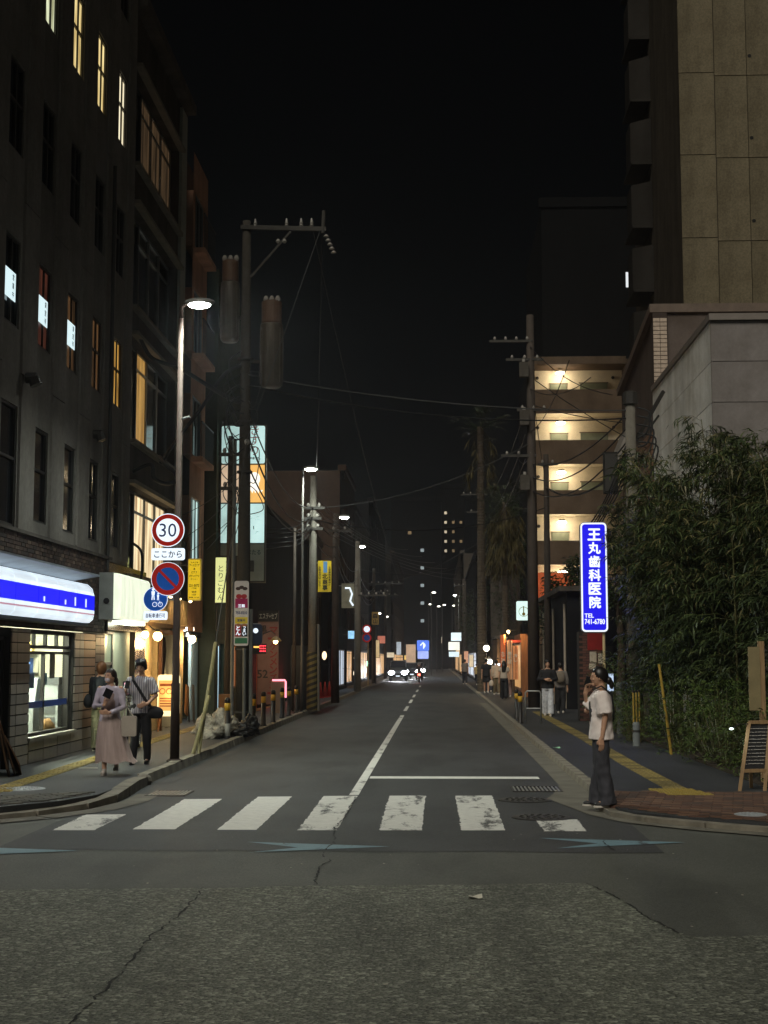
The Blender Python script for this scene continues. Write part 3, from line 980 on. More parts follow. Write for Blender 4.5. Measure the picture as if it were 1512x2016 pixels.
bx = Lx + .36
ye = [25.78 - 1.22 * k for k in range(8)]
for a, b in zip(ye[1:], ye[:-1]):
    MB().ext([(bx + u, a + .008, z) for u, z in prof], (0, b - a - .016, 0)).build('sign_panel', SIGNB, sg)
MB().ext([(bx - .25, 17.3, 3.26), (bx + .26, 17.3, 3.34), (bx + .26, 17.3, 3.37), (bx - .25, 17.3, 3.37)], (0, 8.4, 0)).build('canopy', mat('canopy_metal', rgb(130, 138, 146), .5, .2), sg)
MB().box(bx - .27, bx + .05, 17.3, 25.75, 2.44, 2.494).build('soffit', mat('soffit_grey', rgb(90, 92, 95), .7, .1), sg)
for yy, hh in ((25.1, .15), (24.35, .15), (23.7, .08), (22.4, .08)):
    MB().box(bx + .151, bx + .156, yy, yy + .07, 2.76, 2.76 + hh).build('peeled_patch', glow('sign_white', (.8, .9, 1, 1), .8), sg)

# cardboard beside the shop
CARD = mat('cardboard', rgb(122, 88, 60), .85, .2, 5)
cb = thing('folded_cardboard', 'brown cardboard sheets leaning by the corner shop wall', 'cardboard', (-6.4, 21.3, ZL))
for k in range(3):
    MB().bar((-6.3 + .05 * k, 21.0 + .14 * k, ZL), (-6.56 + .04 * k, 21.25 + .1 * k, ZL + .85 - .22 * k), .75, .02, up=(1, .2, 0)).build('sheet', CARD, cb)

# ================================================================ shutter shop (Y 28.7 - 33) with glowing white box sign
PANELW = glow('sign_panel_white', (.93, 1.0, .78, 1), .82, .35, 3.5, (1, 1.6, .25))
b2 = thing('shutter_shop_front', 'closed shop front with pale ribbed shutter under a white box sign', 'shop front', (-7.4, 30.8, 0))
TILE_BR = mat('brown_glazed', rgb(74, 62, 54), .25, .25, 6)
mb = MB()
wall_open(mb, PX(-6.78), 28.73, 33.0, ZL - .02, 3.85, [(28.95, 31.9, ZL - .02, 2.45)], .2)
mb.build('wall', TILE_BR, b2)
MB().box(-9, Lx - .05, 28.67, 28.72, 0, 3.84).build('side_wall', CONC_D, b2)
MB().box(-12, -7.0, 28.73, 33, 0, 3.85).build('core', CONC_D, b2)
sh = MB()
n = 22
y = 29.75
sh_pts = []
for i in range(n + 1):
    yy = 30.0 + i * 1.9 / n
    sh_pts += [(-6.92 + (.035 if i % 2 else 0), yy)]
for a, b in zip(sh_pts[:-1], sh_pts[1:]):
    sh.quad((a[0], a[1], ZL), (b[0], b[1], ZL), (b[0], b[1], 2.44), (a[0], a[1], 2.44))
sh.build('shutter', mat('shutter_paint', rgb(222, 228, 208), .5, .12, 4, stretch=(1, 1, .2)), b2)
window(PX(-6.82), (28.98, 29.96, ZL, 2.42), b2, mat('frosted_pane', rgb(186, 200, 180), .3, .1), ALU, .06, .06, rails=(1.75, 1.5), name='door')
bs_ = thing('white_box_sign', 'glowing blank white box sign with rounded front above the ribbed shutter', 'sign', (-6.5, 29.6, 2.65))
MB().box(-6.62, -6.34, 27.70, 30.62, 2.62, 3.54).build('casing', mat('casing_grey', rgb(128, 130, 126), .5, .2), bs_)
for a, b in ((27.71, 28.66), (28.68, 29.63), (29.65, 30.6)):
    pr = [(-6.335, 2.63), (-6.24, 2.63), (-6.2, 2.68), (-6.19, 3.0), (-6.2, 3.46), (-6.24, 3.52), (-6.335, 3.53)]
    MB().ext([(u, a, z) for u, z in pr], (0, b - a, 0)).build('sign_panel', PANELW, bs_)
MB().disc((-6.47, 27.69, 2.98), .06, 'y', 16, .005).build('vent', JOINT, bs_)
MB().box(-6.6, -6.3, 28.8, 30.6, 2.56, 2.615).build('soffit_light', glow('soffit_tube', (.95, 1.0, .78, 1), 7), bs_)

# ================================================================ glazed building above (Y 30.8 - 38.4)
b3 = thing('dark_glazed_building', 'dark building with wide bay windows next to the concrete office block', 'building', (Lx, 34.5, 0))
DARKW = stained('dark_render', rgb(84, 78, 72))
P4 = PX(Lx - .05)
rows2 = [(3.72, 5.7), (6.72, 9.05), (9.75, 12.05), (13.05, 15.25)]
ops = [(31.0, 36.35, a, b) for a, b in rows2]
mb = MB()
wall_open(mb, P4, 30.75, 37.2, 3.4, 16.6, ops, .4)
mb.build('wall', DARKW, b3)
MB().box(-18, Lx - .45, 30.75, 37.2, 3.86, 16.6).build('core', CONC_D, b3)
MB().box(Lx - .6, Lx + .25, 30.7, 37.3, 16.6, 16.85).build('cornice', CONC_D, b3)
WHITE_L = curtain('shop_upper_lit', (.30, .16, .06, 1), (1.0, .82, .5, 1), .9, 5)
DIMW = curtain('dim_interior', (.012, .008, .005, 1), (.09, .055, .028, 1), .5, 5)
DIMY = curtain('dim_amber', (.35, .17, .04, 1), (.8, .46, .12, 1), .45, 5)
for r, o_ in enumerate(ops):
    ya = [31.0, 32.55, 33.75, 35.0, 36.35]
    for j in range(4):
        pane = GLASS_D
        if r == 0 and j > 0: pane = WHITE_L
        if r == 1 and j == 1: pane = DIMY
        if r == 3 and j in (1, 2, 3): pane = DIMW
        window(P4, (ya[j], ya[j + 1], o_[2], o_[3]), b3, pane, ALU if j else ALU_D, .25, .06, rails=(o_[3] - .45,) if j else ())
    MB().box(Lx - .05, Lx + .09, 30.95, 36.45, o_[2] - .1, o_[2] - .003).build('sill', mat('ledge', rgb(120, 112, 100), .8, .2), b3)
    MB().box(Lx - .049, Lx + .12, 30.9, 36.5, o_[3] + .003, o_[3] + .09).build('lintel', MATS['ledge'], b3)
MB().box(Lx - .3, Lx + .03, 36.45, 37.18, 0.1, 16.5).build('pier', mat('pale_pier', rgb(150, 150, 140), .6, .15), b3)

# ---- warm shop on its ground floor
b4 = thing('warm_shop_front', 'small shop front lit warm by bulbs with strings of dark beads in the doorway', 'shop front', (-7.3, 35, 0))
CREAM = mat('cream_boards', rgb(206, 178, 130), .7, .15, 6)
WOOD = mat('shop_wood', rgb(132, 84, 48), .6, .3, 8, stretch=(3, 3, .3))
mb = MB()
wall_open(mb, PX(-6.85), 33.0, 38.4, ZL - .02, 3.4, [(34.2, 34.85, .5, 2.3), (35.0, 36.9, ZL - .02, 2.45)], .25)
mb.build('wall', CREAM, b4)
MB().box(-8.9, Lx - .06, 37.25, 38.4, 3.41, 5).build('upper_wall', DARKW, b4)
rm = MB()
x0, x1, y0, y1 = -9.6, -7.11, 33.6, 38.2
rm.quad((x0, y0, .12), (x1, y0, .12), (x1, y1, .12), (x0, y1, .12))
rm.quad((x0, y0, .12), (x0, y1, .12), (x0, y1, 2.8), (x0, y0, 2.8))
rm.quad((x0, y1, .12), (x1, y1, .12), (x1, y1, 2.8), (x0, y1, 2.8))
rm.quad((x0, y0, .12), (x1, y0, .12), (x1, y0, 2.8), (x0, y0, 2.8))
rm.quad((x0, y0, 2.8), (x1, y0, 2.8), (x1, y1, 2.8), (x0, y1, 2.8))
rm.build('room', WOOD, b4)
for yy in (35.1, 36.88):
    MB().box(-6.9, -6.78, yy - .06, yy + .06, ZL, 2.5).build('door_post', WOOD, b4)
MB().box(-6.9, -6.75, 34.9, 37.1, 2.46, 2.56).build('door_lintel', WOOD, b4)
fas = MB()
y = 33.2
while y < 38.2:
    fas.box(-6.84, -6.70, y, y + .13, 2.72, 3.38)
    y += .2
tag(fas.build('fascia_ribs', CREAM, b4), kind='stuff')
MB().box(-6.84, -6.77, 33.1, 38.3, 2.62, 3.4).build('fascia', mat('fascia_tan', rgb(150, 120, 84), .7, .2), b4)
beads = MB()
for i in range(17):
    yy = 35.25 + i * .095
    p = [(-6.97 + .02 * math.sin(i + k), yy + .012 * math.sin(k * 2 + i), 2.4 - k * .17) for k in range(int(rnd.uniform(7, 10)))]
    beads.tube(p, .022, 5)
tag(beads.build('bead_curtain', mat('dark_beads', rgb(44, 30, 24), .35, .5, 30), b4), kind='stuff')
for k in range(4):
    MB().box(-7.6, -7.2, 34.2, 34.85, .6 + k * .42, .63 + k * .42).build('display_shelf', WOOD, b4)
    for j in range(3):
        MB().lathe([(.04, 0), (.06, .06), (.05, .16), (.02, .2)], (-7.3, 34.32 + j * .17, .632 + k * .42), 8).build('display_jar', RACKC[(k + j) % 6], b4)
BULB = glow('warm_bulb', (1.0, .74, .36, 1), 9)
WARM = (1.0, .68, .32)
def bulb(name, label, c, r, power, group, parent_col=ALU_D, arm=None, em=BULB, col=WARM):
    o = thing(name, label, 'lamp', c, group)
    MB().ell(c, r, 12, 8).build('bulb', em, o, True)
    if arm:
        MB().tube([arm, (c[0], c[1], c[2] + r * .8)], .014, 6).build('arm', parent_col, o)
    MB().lathe([(r * .5, r * .7), (r * .5, r * 1.4), (r * .2, r * 1.5)], c, 10).build('socket', parent_col, o)
    if power:
        lamp_light('POINT', (c[0] + .02, c[1], c[2] - r * 1.6), power, col, r, o)
    return o
G_ = 'warm bulbs of the little shop'
bulb('shop_bulb', 'round warm bulb on the brown pillar beside the ribbed shutter', (-6.6, 32.1, 2.40), .085, 34, G_, arm=(-6.78, 32.1, 2.66))
bulb('shop_bulb', 'brightest round warm bulb just beside the beaded doorway', (-6.55, 33.3, 2.38), .11, 45, G_, arm=(-6.85, 33.3, 2.7))
bulb('shop_bulb', 'round warm bulb right of the pole beside the white lit panel', (-6.6, 38.3, 2.38), .11, 45, G_, arm=(-6.85, 38.3, 2.7))
for i, yy in enumerate((32.0, 33.3, 34.6, 35.8, 37.4)):
    o = thing('fascia_spotlight', ['first', 'second', 'third', 'fourth', 'fifth'][i] + ' small spotlight from the left above the ribbed shop fascia', 'spotlight', (-6.5, yy, 3.42), 'fascia spotlights')
    MB().tube([(-6.8, yy, 3.5), (-6.52, yy, 3.46)], .012, 6).build('arm', ALU_D, o)
    MB().lathe([(.06, -.05), (.05, .03), (.02, .05)], (-6.5, yy, 3.42), 10).build('shade', ALU_D, o)
    MB().ell((-6.5, yy, 3.365), .045, 10, 6).build('bulb', BULB, o, True)
    lamp_light('SPOT', (-6.5, yy, 3.33), 22, WARM, .03, o, 130, (-.55, 0, -1))
bulb('shop_bulb', 'low warm bulb inside the beaded doorway', (-7.25, 36.2, 1.35), .09, 26, G_)

# lit stand sign, easel menu boards
st = thing('lit_stand_sign', 'glowing cream stand sign with rounded corners in front of the warm shop', 'sign', (-6.4, 34.0, ZL))
def rrect(cx, cz, w, h, r, y, n=5):
    pts = []
    for (sx, sz, a0) in ((1, 1, 0), (-1, 1, 90), (-1, -1, 180), (1, -1, 270)):
        for k in range(n + 1):
            a = R(a0 + 90 * k / n)
            pts.append((cx + sx * (w / 2 - r) + r * math.cos(a), y, cz + sz * (h / 2 - r) + r * math.sin(a)))
    return pts
MB().ext(rrect(-6.40, .98, .52, .98, .07, 33.95), (0, .14, 0)).build('light_box', glow('lightbox_cream', (1.0, .84, .46, 1), 1.0), st)
MB().ext(rrect(-6.46, .98, .34, .72, .02, 33.944), (0, .004, 0)).build('poster', glow('poster_orange', (.75, .36, .10, 1), .8), st)
lt = MB()
for k in range(4):
    lt.box(-6.60, -6.32, 33.938, 33.941, .72 + k * .06, .745 + k * .06)
for s in (-.08, .08):
    for k in range(12):
        a0, a1 = 2 * math.pi * k / 12, 2 * math.pi * (k + 1) / 12
        lt.quad(*[(-6.46 + s + q * math.cos(a), 33.939, 1.08 + q * math.sin(a)) for q, a in ((.075, a0), (.075, a1), (.055, a1), (.055, a0))])
lt.box(-6.60, -6.32, 33.938, 33.941, 1.2, 1.26)
lt.build('print', mat('print_brown', rgb(120, 60, 20), .7, 0), st)
for s in (-.18, .18):
    MB().tube([(-6.40 + s, 34.02, .5), (-6.40 + s * 1.25, 33.9, ZL)], .02, 6).build('leg', WOOD, st)
    MB().tube([(-6.40 + s, 34.04, .5), (-6.40 + s * 1.25, 34.25, ZL)], .02, 6).build('leg', WOOD, st)
lamp_light('POINT', (-6.36, 33.85, 1.0), 9, WARM, .2, st)
for i, (cx, cy, lab) in enumerate(((-6.72, 38.4, 'tall black easel menu board nearest the white lit panel'), (-6.9, 39.3, 'second black easel menu board behind the first one'))):
    ez = thing('menu_easel', lab, 'menu board', (cx, cy, ZL), 'easel menu boards')
    for s in (-.22, .22):
        MB().bar((cx + s, cy - .12, ZL), (cx + s * .7, cy + .05, 1.15), .04, .03).build('leg', ALU_D, ez)
    MB().bar((cx, cy + .4, ZL), (cx, cy + .08, 1.1), .03, .03).build('prop', ALU_D, ez)
    MB().bar((cx, cy - .1, .35), (cx, cy + .045, 1.12), .36, .02, up=(1, 0, 0)).build('board', mat('menu_paper', rgb(176, 120, 66), .7, .3, 14), ez)
    for k in range(5):
        MB().bar((cx, cy - .1 + .03 * k - .015, .45 + .13 * k), (cx, cy - .1 + .03 * k - .008, .49 + .13 * k), .26, .004, up=(1, 0, 0)).build('print_line', mat('print_brown', rgb(120, 60, 20), .7, 0), ez)

# ================================================================ narrow pink building (Y 38.4 - 41)
b5 = thing('pink_apartment_building', 'narrow pinkish building with small balconies behind the first street lamp', 'building', (Lx, 39.7, 0))
PINK = stained('pink_render', rgb(196, 150, 124), .2, .15)
ops = [(38.75, 40.4, 4.3, 6.35), (38.75, 40.4, 7.5, 9.2), (38.75, 40.4, 10.4, 12.2), (38.75, 40.4, 13.4, 15)]
mb = MB(); wall_open(mb, PX(Lx), 38.42, 40.9, 2.6, 16, ops, .3); mb.build('wall', PINK, b5)
MB().box(-16, Lx - .32, 38.42, 40.9, 2.6, 16).build('core', CONC_D, b5)
COOLW = curtain('cool_lit_blinds', (.04, .09, .09, 1), (.62, .85, .80, 1), .8, 4)
for k, o_ in enumerate(ops):
    window(PX(Lx), o_, b5, COOLW if k == 0 else GLASS_D, ALU, .1, .05, mulls=(39.3, 39.85))
    if k:
        rl = MB()
        zb = o_[2] - .1
        MB().box(Lx + .002, Lx + .32, 38.6, 40.6, zb - .14, zb).build('balcony_slab', PINK, b5)
        for j in range(11):
            rl.box(Lx + .28, Lx + .30, 38.63 + j * .19, 38.65 + j * .19, zb, zb + .95)
        rl.box(Lx + .27, Lx + .31, 38.6, 40.6, zb + .95, zb + .99)
        rl.build('railing', ALU_D, b5)
# white lit entrance panel below
MB().box(-8.5, -6.9, 38.42, 41.5, 2.45, 2.59).build('canopy', CONC_D, b5)
MB().box(-8.6, -8.5, 38.5, 41.5, ZL, 2.45).build('entrance_back', mat('entrance_white', rgb(196, 206, 206), .7, .1), b5)
MB().box(-6.98, -6.9, 39.95, 41.1, ZL, 2.44).build('entrance_screen', mat('entrance_screen', rgb(178, 200, 206), .6, .1), b5)
tl = thing('entrance_tube_lamp', 'short white tube lamp over the pale entrance panel', 'lamp', (-6.9, 39.5, 2.75))
MB().box(-7.05, -6.75, 39.42, 39.5, 2.62, 2.72).build('tube', glow('cool_tube', (.9, 1, .95, 1), 6), tl)
MB().box(-7.07, -6.73, 39.4, 39.52, 2.722, 2.76).build('housing', ALU, tl)
lamp_light('AREA', (-6.88, 39.35, 2.58), 36, (.85, 1, 1), .3, tl, aim=(0, .15, -1))

# ================================================================ dark green building, black building and the row beyond
GREEN = stained('dark_green_render', rgb(74, 80, 66), .2)
b6 = thing('dark_green_building', 'dark greenish building behind the utility pole with the tall glowing sign', 'building', (-6.3, 44, 0))
mb = MB()
wall_open(mb, PX(-6.5), 41.6, 47.5, .1, 13.5, [(42.3, 43.4, ZL, 2.3), (44.2, 46.8, .9, 2.3), (42.6, 43.6, 4.5, 6), (45, 46, 4.5, 6), (42.6, 43.6, 7.7, 9.2), (45, 46, 7.7, 9.2)], .3)
mb.build('wall', GREEN, b6)
MB().box(-16, -6.82, 41.6, 47.5, .1, 13.5).build('core', GREEN, b6)
MB().quad((-16, 41.598, .1), (-6.5, 41.598, .1), (-6.5, 41.598, 13.5), (-16, 41.598, 13.5)).build('end_wall', GREEN, b6)
window(PX(-6.5), (42.3, 43.4, ZL, 2.3), b6, curtain('door_cool', (.05, .1, .12, 1), (.6, .85, .95, 1), 1.3, 6), ALU_D, .15, .07, name='door')
window(PX(-6.5), (44.2, 46.8, .9, 2.3), b6, curtain('bar_warm', (.14, .05, .02, 1), (.8, .42, .2, 1), 1.0, 4), WOOD, .15, .06, mulls=(45, 46))
for a, z in ((42.6, 4.5), (45, 4.5), (42.6, 7.7), (45, 7.7)):
    window(PX(-6.5), (a, a + 1, z, z + 1.5), b6, GLASS_D, ALU_D)
BLACKW = stained('black_render', rgb(30, 30, 33), .2)
b7 = thing('black_walled_building', 'low black walled building with a tall banner sign on the left', 'building', (-6.2, 55, 0))
mb = MB()
wall_open(mb, PX(-6.2), 47.6, 68, .1, 7.2, [(49, 50, ZL, 2.2), (52, 55, .8, 2.1), (60.5, 61.6, ZL, 2.2)], .3)
mb.build('wall', BLACKW, b7)
MB().box(-16, -6.52, 47.6, 68, .1, 7.2).build('core', BLACKW, b7)
MB().box(-6.6, -6.12, 47.6, 68, 7.2, 7.4).build('parapet', BLACKW, b7)
window(PX(-6.2), (49, 50, ZL, 2.2), b7, curtain('door_warm', (.2, .08, .03, 1), (.8, .4, .2, 1), .5, 6), WOOD, .15, .07, name='door')
window(PX(-6.2), (52, 55, .8, 2.1), b7, curtain('bar_pink', (.12, .03, .03, 1), (.6, .2, .16, 1), .4, 4), WOOD, .15, .06, mulls=(53, 54))
window(PX(-6.2), (60.5, 61.6, ZL, 2.2), b7, GLASS_D, ALU_D, .15, .07, name='door')
TAN = stained('tan_render', rgb(70, 56, 47), .2)
def row_house(name, label, x, y0, y1, h, m, lit, x_back=-16, side=1, cols_n=3, z_first=3.6, dz=3.0, ww=1.1, wh=1.4, shopm=None):
    o = thing(name, label, 'building', (x, (y0 + y1) / 2, 0))
    P = PX(x, side)
    ops = []
    z = z_first
    while z + wh < h - .3:
        for j in range(cols_n):
            c = y0 + (y1 - y0) * (j + .5) / cols_n
            ops.append((c - ww / 2, c + ww / 2, z, z + wh))
        z += dz
    sh_ = (y0 + .8, y1 - .8, .3, 2.4)
    mb = MB(); wall_open(mb, P, y0, y1, .05, h, ops + [sh_], .25); mb.build('wall', m, o)
    xb = x_back if side == 1 else -x_back
    xa = x - side * .27
    MB().box(min(xa, xb), max(xa, xb), y0 + .003, y1 - .003, .05, h - .01).build('core', m, o)
    MB().box(min(x - side * .4, x + side * .1), max(x - side * .4, x + side * .1), y0, y1, h, h + .35).build('parapet', m, o)
    for k, q in enumerate(ops):
        window(P, q, o, lit[k] if k in lit else GLASS_D, ALU_D, .14, .06)
    window(P, sh_, o, shopm or GLASS_D, ALU_D, .14, .08, mulls=[sh_[0] + (sh_[1] - sh_[0]) * k / 3 for k in (1, 2)], name='shop_window')
    return o
SHOPW = curtain('far_shop_warm', (.25, .12, .05, 1), (1, .62, .3, 1), .7, 2)
SHOPC = curtain('far_shop_cool', (.2, .25, .3, 1), (.75, .85, 1, 1), .6, 2)
row_house('row_building', 'low tan building with dim shop front past the black walled building', -6.0, 68.2, 74, 7.6, TAN, {1: WARM_DIM}, cols_n=3)
row_house('row_building', 'tall tan building whose pale corner rises over the second pole', -5.6, 86, 97, 13.3, TAN, {4: WARM_DIM}, cols_n=4, shopm=SHOPW, x_back=-20)
row_house('row_building', 'dark building with a faint blue shop sign on the left of the street', -5.4, 74.2, 85.8, 6.2, BLACKW, {}, cols_n=3, shopm=SHOPC)
row_house('row_building', 'dark five storey building far down the left side', -5.6, 97.2, 118, 12, DARKW, {2: WARM_DIM, 7: WARM_W}, cols_n=6, shopm=SHOPW)
row_house('row_building', 'dark block beyond the traffic signs on the left side', -5.4, 118.5, 150, 15, BLACKW, {3: WARM_W, 9: WARM_DIM, 14: WARM_W}, cols_n=7, shopm=SHOPW)
row_house('row_building', 'farthest dark block on the left where the street bends', -4.6, 151, 200, 13, DARKW, {3: WARM_W, 12: WARM_DIM}, cols_n=8, shopm=SHOPW)
# ================================================================ RIGHT SIDE BUILDINGS
WHITEP = stained('white_siding', rgb(226, 226, 224), .14, .08)
PINKG = stained('greyish_pink_siding', rgb(100, 90, 85), .12, .1)
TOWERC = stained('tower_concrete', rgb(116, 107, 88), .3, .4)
SHADEC = stained('tower_shaded_concrete', rgb(84, 77, 68), .3, .3)  # tower concrete with the street side's shade put into the colour
# white clad building behind the bamboo
rw = thing('white_clad_building', 'plain white panelled building rising behind the bamboo', 'building', (6.4, 36, 0))
MB().box(6.34, 16, 32.24, 41.0, .05, 9.52).build('core', PINKG, rw)
ps = {}
for r in range(10):
    z0 = .1 + r * .945
    key = 's'
    if key not in ps:
        ps['s'] = MB().box(-.05, 0, 0, 8.73, .006, .934).mesh('siding_panel', WHITEP)
        ps['f'] = MB().box(-.056, 4.8, -.05, 0, .006, .934).mesh('siding_panel', stained('white_siding_dimmed', rgb(132, 126, 124), .12, .1))  # front of the white cladding: its dimmer light is put into the colour
    put('siding_panel', ps['s'], rw, (6.339, 32.243, z0))
    put('siding_panel', ps['f'], rw, (6.34, 32.239, z0)); put('siding_panel', ps['f'], rw, (11.21, 32.239, z0))
MB().ext([(6.24, 32.1, 9.55), (6.24, 41.0, 9.55), (6.24, 41, 9.7), (6.24, 32.1, 9.7)], (9.8, 0, 0)).build('coping', mat('coping_grey', rgb(120, 112, 106), .6, .1), rw)
# tiled building with sloping top behind it
tb_ = thing('tiled_building', 'building with a column of pale tiles between the white building and the tower', 'building', (6.5, 45, 0))
MB().ext([(6.4, 41.4, .05), (14, 41.4, .05), (14, 41.4, 12), (6.4, 41.4, 12)], (0, .4, 0)).build('front_wall', PINKG, tb_)
MB().ext([(6.45, 41.82, .05), (6.45, 49, .05), (6.45, 49, 11.0), (6.45, 41.82, 12)], (7.5, 0, 0)).build('core', PINKG, tb_)
MB().ext([(6.3, 41.3, 12.0), (6.3, 49.1, 10.95), (6.3, 49.1, 11.2), (6.3, 41.3, 12.25)], (8, 0, 0)).build('roof_slab', mat('slab_brown', rgb(104, 90, 80), .7, .2), tb_)
tcol = MB().box(6.38, 6.80, 41.28, 41.395, .05, 11.98).build('tile_column', mat('tile_mortar', rgb(62, 52, 46), .9, .1), tb_)
TP = mat('small_pale_tile', rgb(186, 168, 152), .4, .2, 9)
q = MB().box(0, .095, 0, .012, 0, .055).mesh('tile', TP)
tt = MB()
for r in range(int(11.8 / .125)):
    for j in range(2):
        tt.box(6.39 + j * .205, 6.39 + j * .205 + .19, 41.262, 41.281, .08 + r * .125, .08 + r * .125 + .105)
tag(tt.build('tiles', TP, tcol), kind='stuff')
ts = MB()
for r in range(44):
    for j in range(16):
        if r * .18 < 5:
            ts.box(6.38, 6.4505, 42 + j * .4, 42.37 + j * .4, 8.4 - r * .18, 8.55 - r * .18)
tag(ts.build('side_tiles', mat('brown_small_tile', rgb(120, 92, 74), .5, .25), tb_), kind='stuff')
# awning fin on its street side
MB().ext([(6.3, 46.5, 9.4), (5.75, 46.5, 8.0), (5.8, 46.5, 7.95), (6.4, 46.5, 9.2)], (0, 2.2, 0)).build('awning', mat('awning_grey', rgb(130, 124, 118), .6, .1), tb_)

# concrete tower
tw = thing('concrete_tower', 'tall bare concrete tower with tie holes at the upper right', 'building', (9.2, 56, 0))
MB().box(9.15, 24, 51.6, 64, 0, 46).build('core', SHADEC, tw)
xs = [9.1, 10.42, 11.62, 12.85, 14.1, 15.4]
pm_ = {}
for i in range(5):
    for r in range(9):
        z0 = 14.0 + r * 3.16 + (.0 if i else .14)
        L = xs[i + 1] - xs[i]
        if i not in pm_:
            pm_[i] = MB().box(.012, L - .012, -.06 - (.03 if i else 0), 0, .015, 3.145).mesh('concrete_panel', TOWERC)
        put('concrete_panel', pm_[i], tw, (xs[i], 51.599, z0))
        if i == 2:
            MB().disc((xs[i] + .12, 51.50, z0 + .75), .07, 'y', 14, .006).build('tie_hole', JOINT, tw)
BAYC = stained('bay_dark', rgb(48, 45, 42), .2)
for r in range(14):
    z0 = 9 + r * 2.75
    MB().ext([(9.149, 58.6, z0), (8.35, 59.2, z0), (8.35, 60.6, z0), (9.149, 61.2, z0)], (0, 0, 1.9)).build('bay', BAYC, tw)
    MB().box(8.3, 9.149, 58.6, 61.2, z0 - .12, z0 - .002).build('bay_slab', BAYC, tw)

# apartment block with lit access galleries
ap = thing('gallery_apartment_block', 'apartment block with five warmly lit access galleries facing the crossing', 'building', (8.4, 86, 0))
APC = stained('apartment_render', rgb(100, 84, 70), .15, .1)
APW = mat('gallery_cream', rgb(226, 214, 188), .8, .08)
DOOR = mat('apartment_door', rgb(118, 124, 104), .5, .15)
X0, X1 = 5.62, 11.3
MB().box(X0, X1 + 3, 85.72, 96, 0, 19.6).build('core', BLACKW, ap)  # blackened core: the unlit side wall's darkness is in the colour
MB().box(X0 + .02, X1, 85.6, 85.715, 4.4, 19.3).build('gallery_wall', APW, ap)
levels = [17.84, 14.79, 11.79, 8.79, 5.8]
LAMPW = glow('gallery_lamp', (1.0, .84, .58, 1), 14)
MB().box(X0 - .1, X1, 83.6, 85.6, 19.3, 19.75).build('roof_slab', APC, ap)
for i, z in enumerate(levels):
    MB().box(X0 - .1, X1, 84.0, 84.16, z - 1.42, z).build('parapet', APC, ap)
    MB().box(X0, X1, 84.16, 85.6, z - 1.42, z - 1.22).build('gallery_floor', APW, ap)
    for a, b, hh in ((6.95, 7.95, .62), (8.75, 10.4, .66)):
        d = MB().box(a, b, 85.52, 85.597, z - 1.2, z + hh).build('door', DOOR, ap)
        MB().box(a - .06, b + .06, 85.56, 85.598, z + hh, z + hh + .06).build('door_frame', APC, d)
    MB().ell((X0 + .55, 85.55, z + 1.0), (.1, .06, .1), 10, 6).build('vent_cap', ALU_D, ap)
    MB().ell((10.75, 85.55, z + 1.0), (.1, .06, .1), 10, 6).build('vent_cap', ALU_D, ap)
    lab = ['topmost', 'second highest', 'middle', 'second lowest', 'lowest'][i]
    lo = thing('gallery_lamp', lab + ' round warm ceiling lamp of the lit apartment galleries', 'lamp', (7.5, 84.9, z + 1.3), 'gallery ceiling lamps')
    MB().ell((7.5, 84.9, z + 1.17), (.28, .28, .11), 14, 6).build('globe', LAMPW, lo, True)
    MB().lathe([(.2, 0), (.2, .1)], (7.5, 84.9, z + 1.24), 14).build('base', ALU, lo)
    lamp_light('POINT', (7.5, 84.8, z + .95), 46, (1.0, .82, .58), .15, lo)
MB().box(X1, X1 + .2, 83.7, 86, 0, 19.6).build('end_wall', APC, ap)
MB().box(X0 - .1, X1, 84.02, 84.2, 4.38, 4.4).build('ledge', APC, ap)
ORG = glow('orange_shop', (.75, .14, .04, 1), .28, .5, 3)
MB().box(5.75, 8.1, 83.9, 84.0, 4.9, 6.9).build('orange_fascia', ORG, ap)
MB().box(5.0, 11.0, 82.5, 84, .1, 4.3).build('ground_floor', BLACKW, ap)
rs = thing('red_shop_sign', 'small glowing red shop sign with white band beside the dark tree', 'sign', (6.5, 70, 3.2))
MB().ext(rrect(6.55, 3.2, .72, .66, .03, 70), (0, .12, 0)).build('panel', glow('red_lit', (1.0, .10, .03, 1), 1.0), rs)
MB().ext(rrect(6.55, 2.5, .70, .55, .03, 70), (0, .1, 0)).build('lower_panel', glow('pale_lit', (.5, .55, .45, 1), .25, .5, 5), rs)
MB().box(6.2, 6.25, 70.02, 70.1, .1, 3.6).build('post', ALU_D, rs); MB().box(6.86, 6.91, 70.02, 70.1, .1, 3.6).build('post', ALU_D, rs)
lt = MB(); write(lt, '酒', 6.5, 3.25, .36, 69.995); lt.build('lettering', glow('letter_pale', (1, .85, .7, 1), 1.0), rs)
wl = MB(); write(wl, 'ふじ', 6.72, 3.98, .24, 69.99, w=.55); o = wl.build('white_lettering', glow('letter_white', (.9, 1, .95, 1), .9), rs)

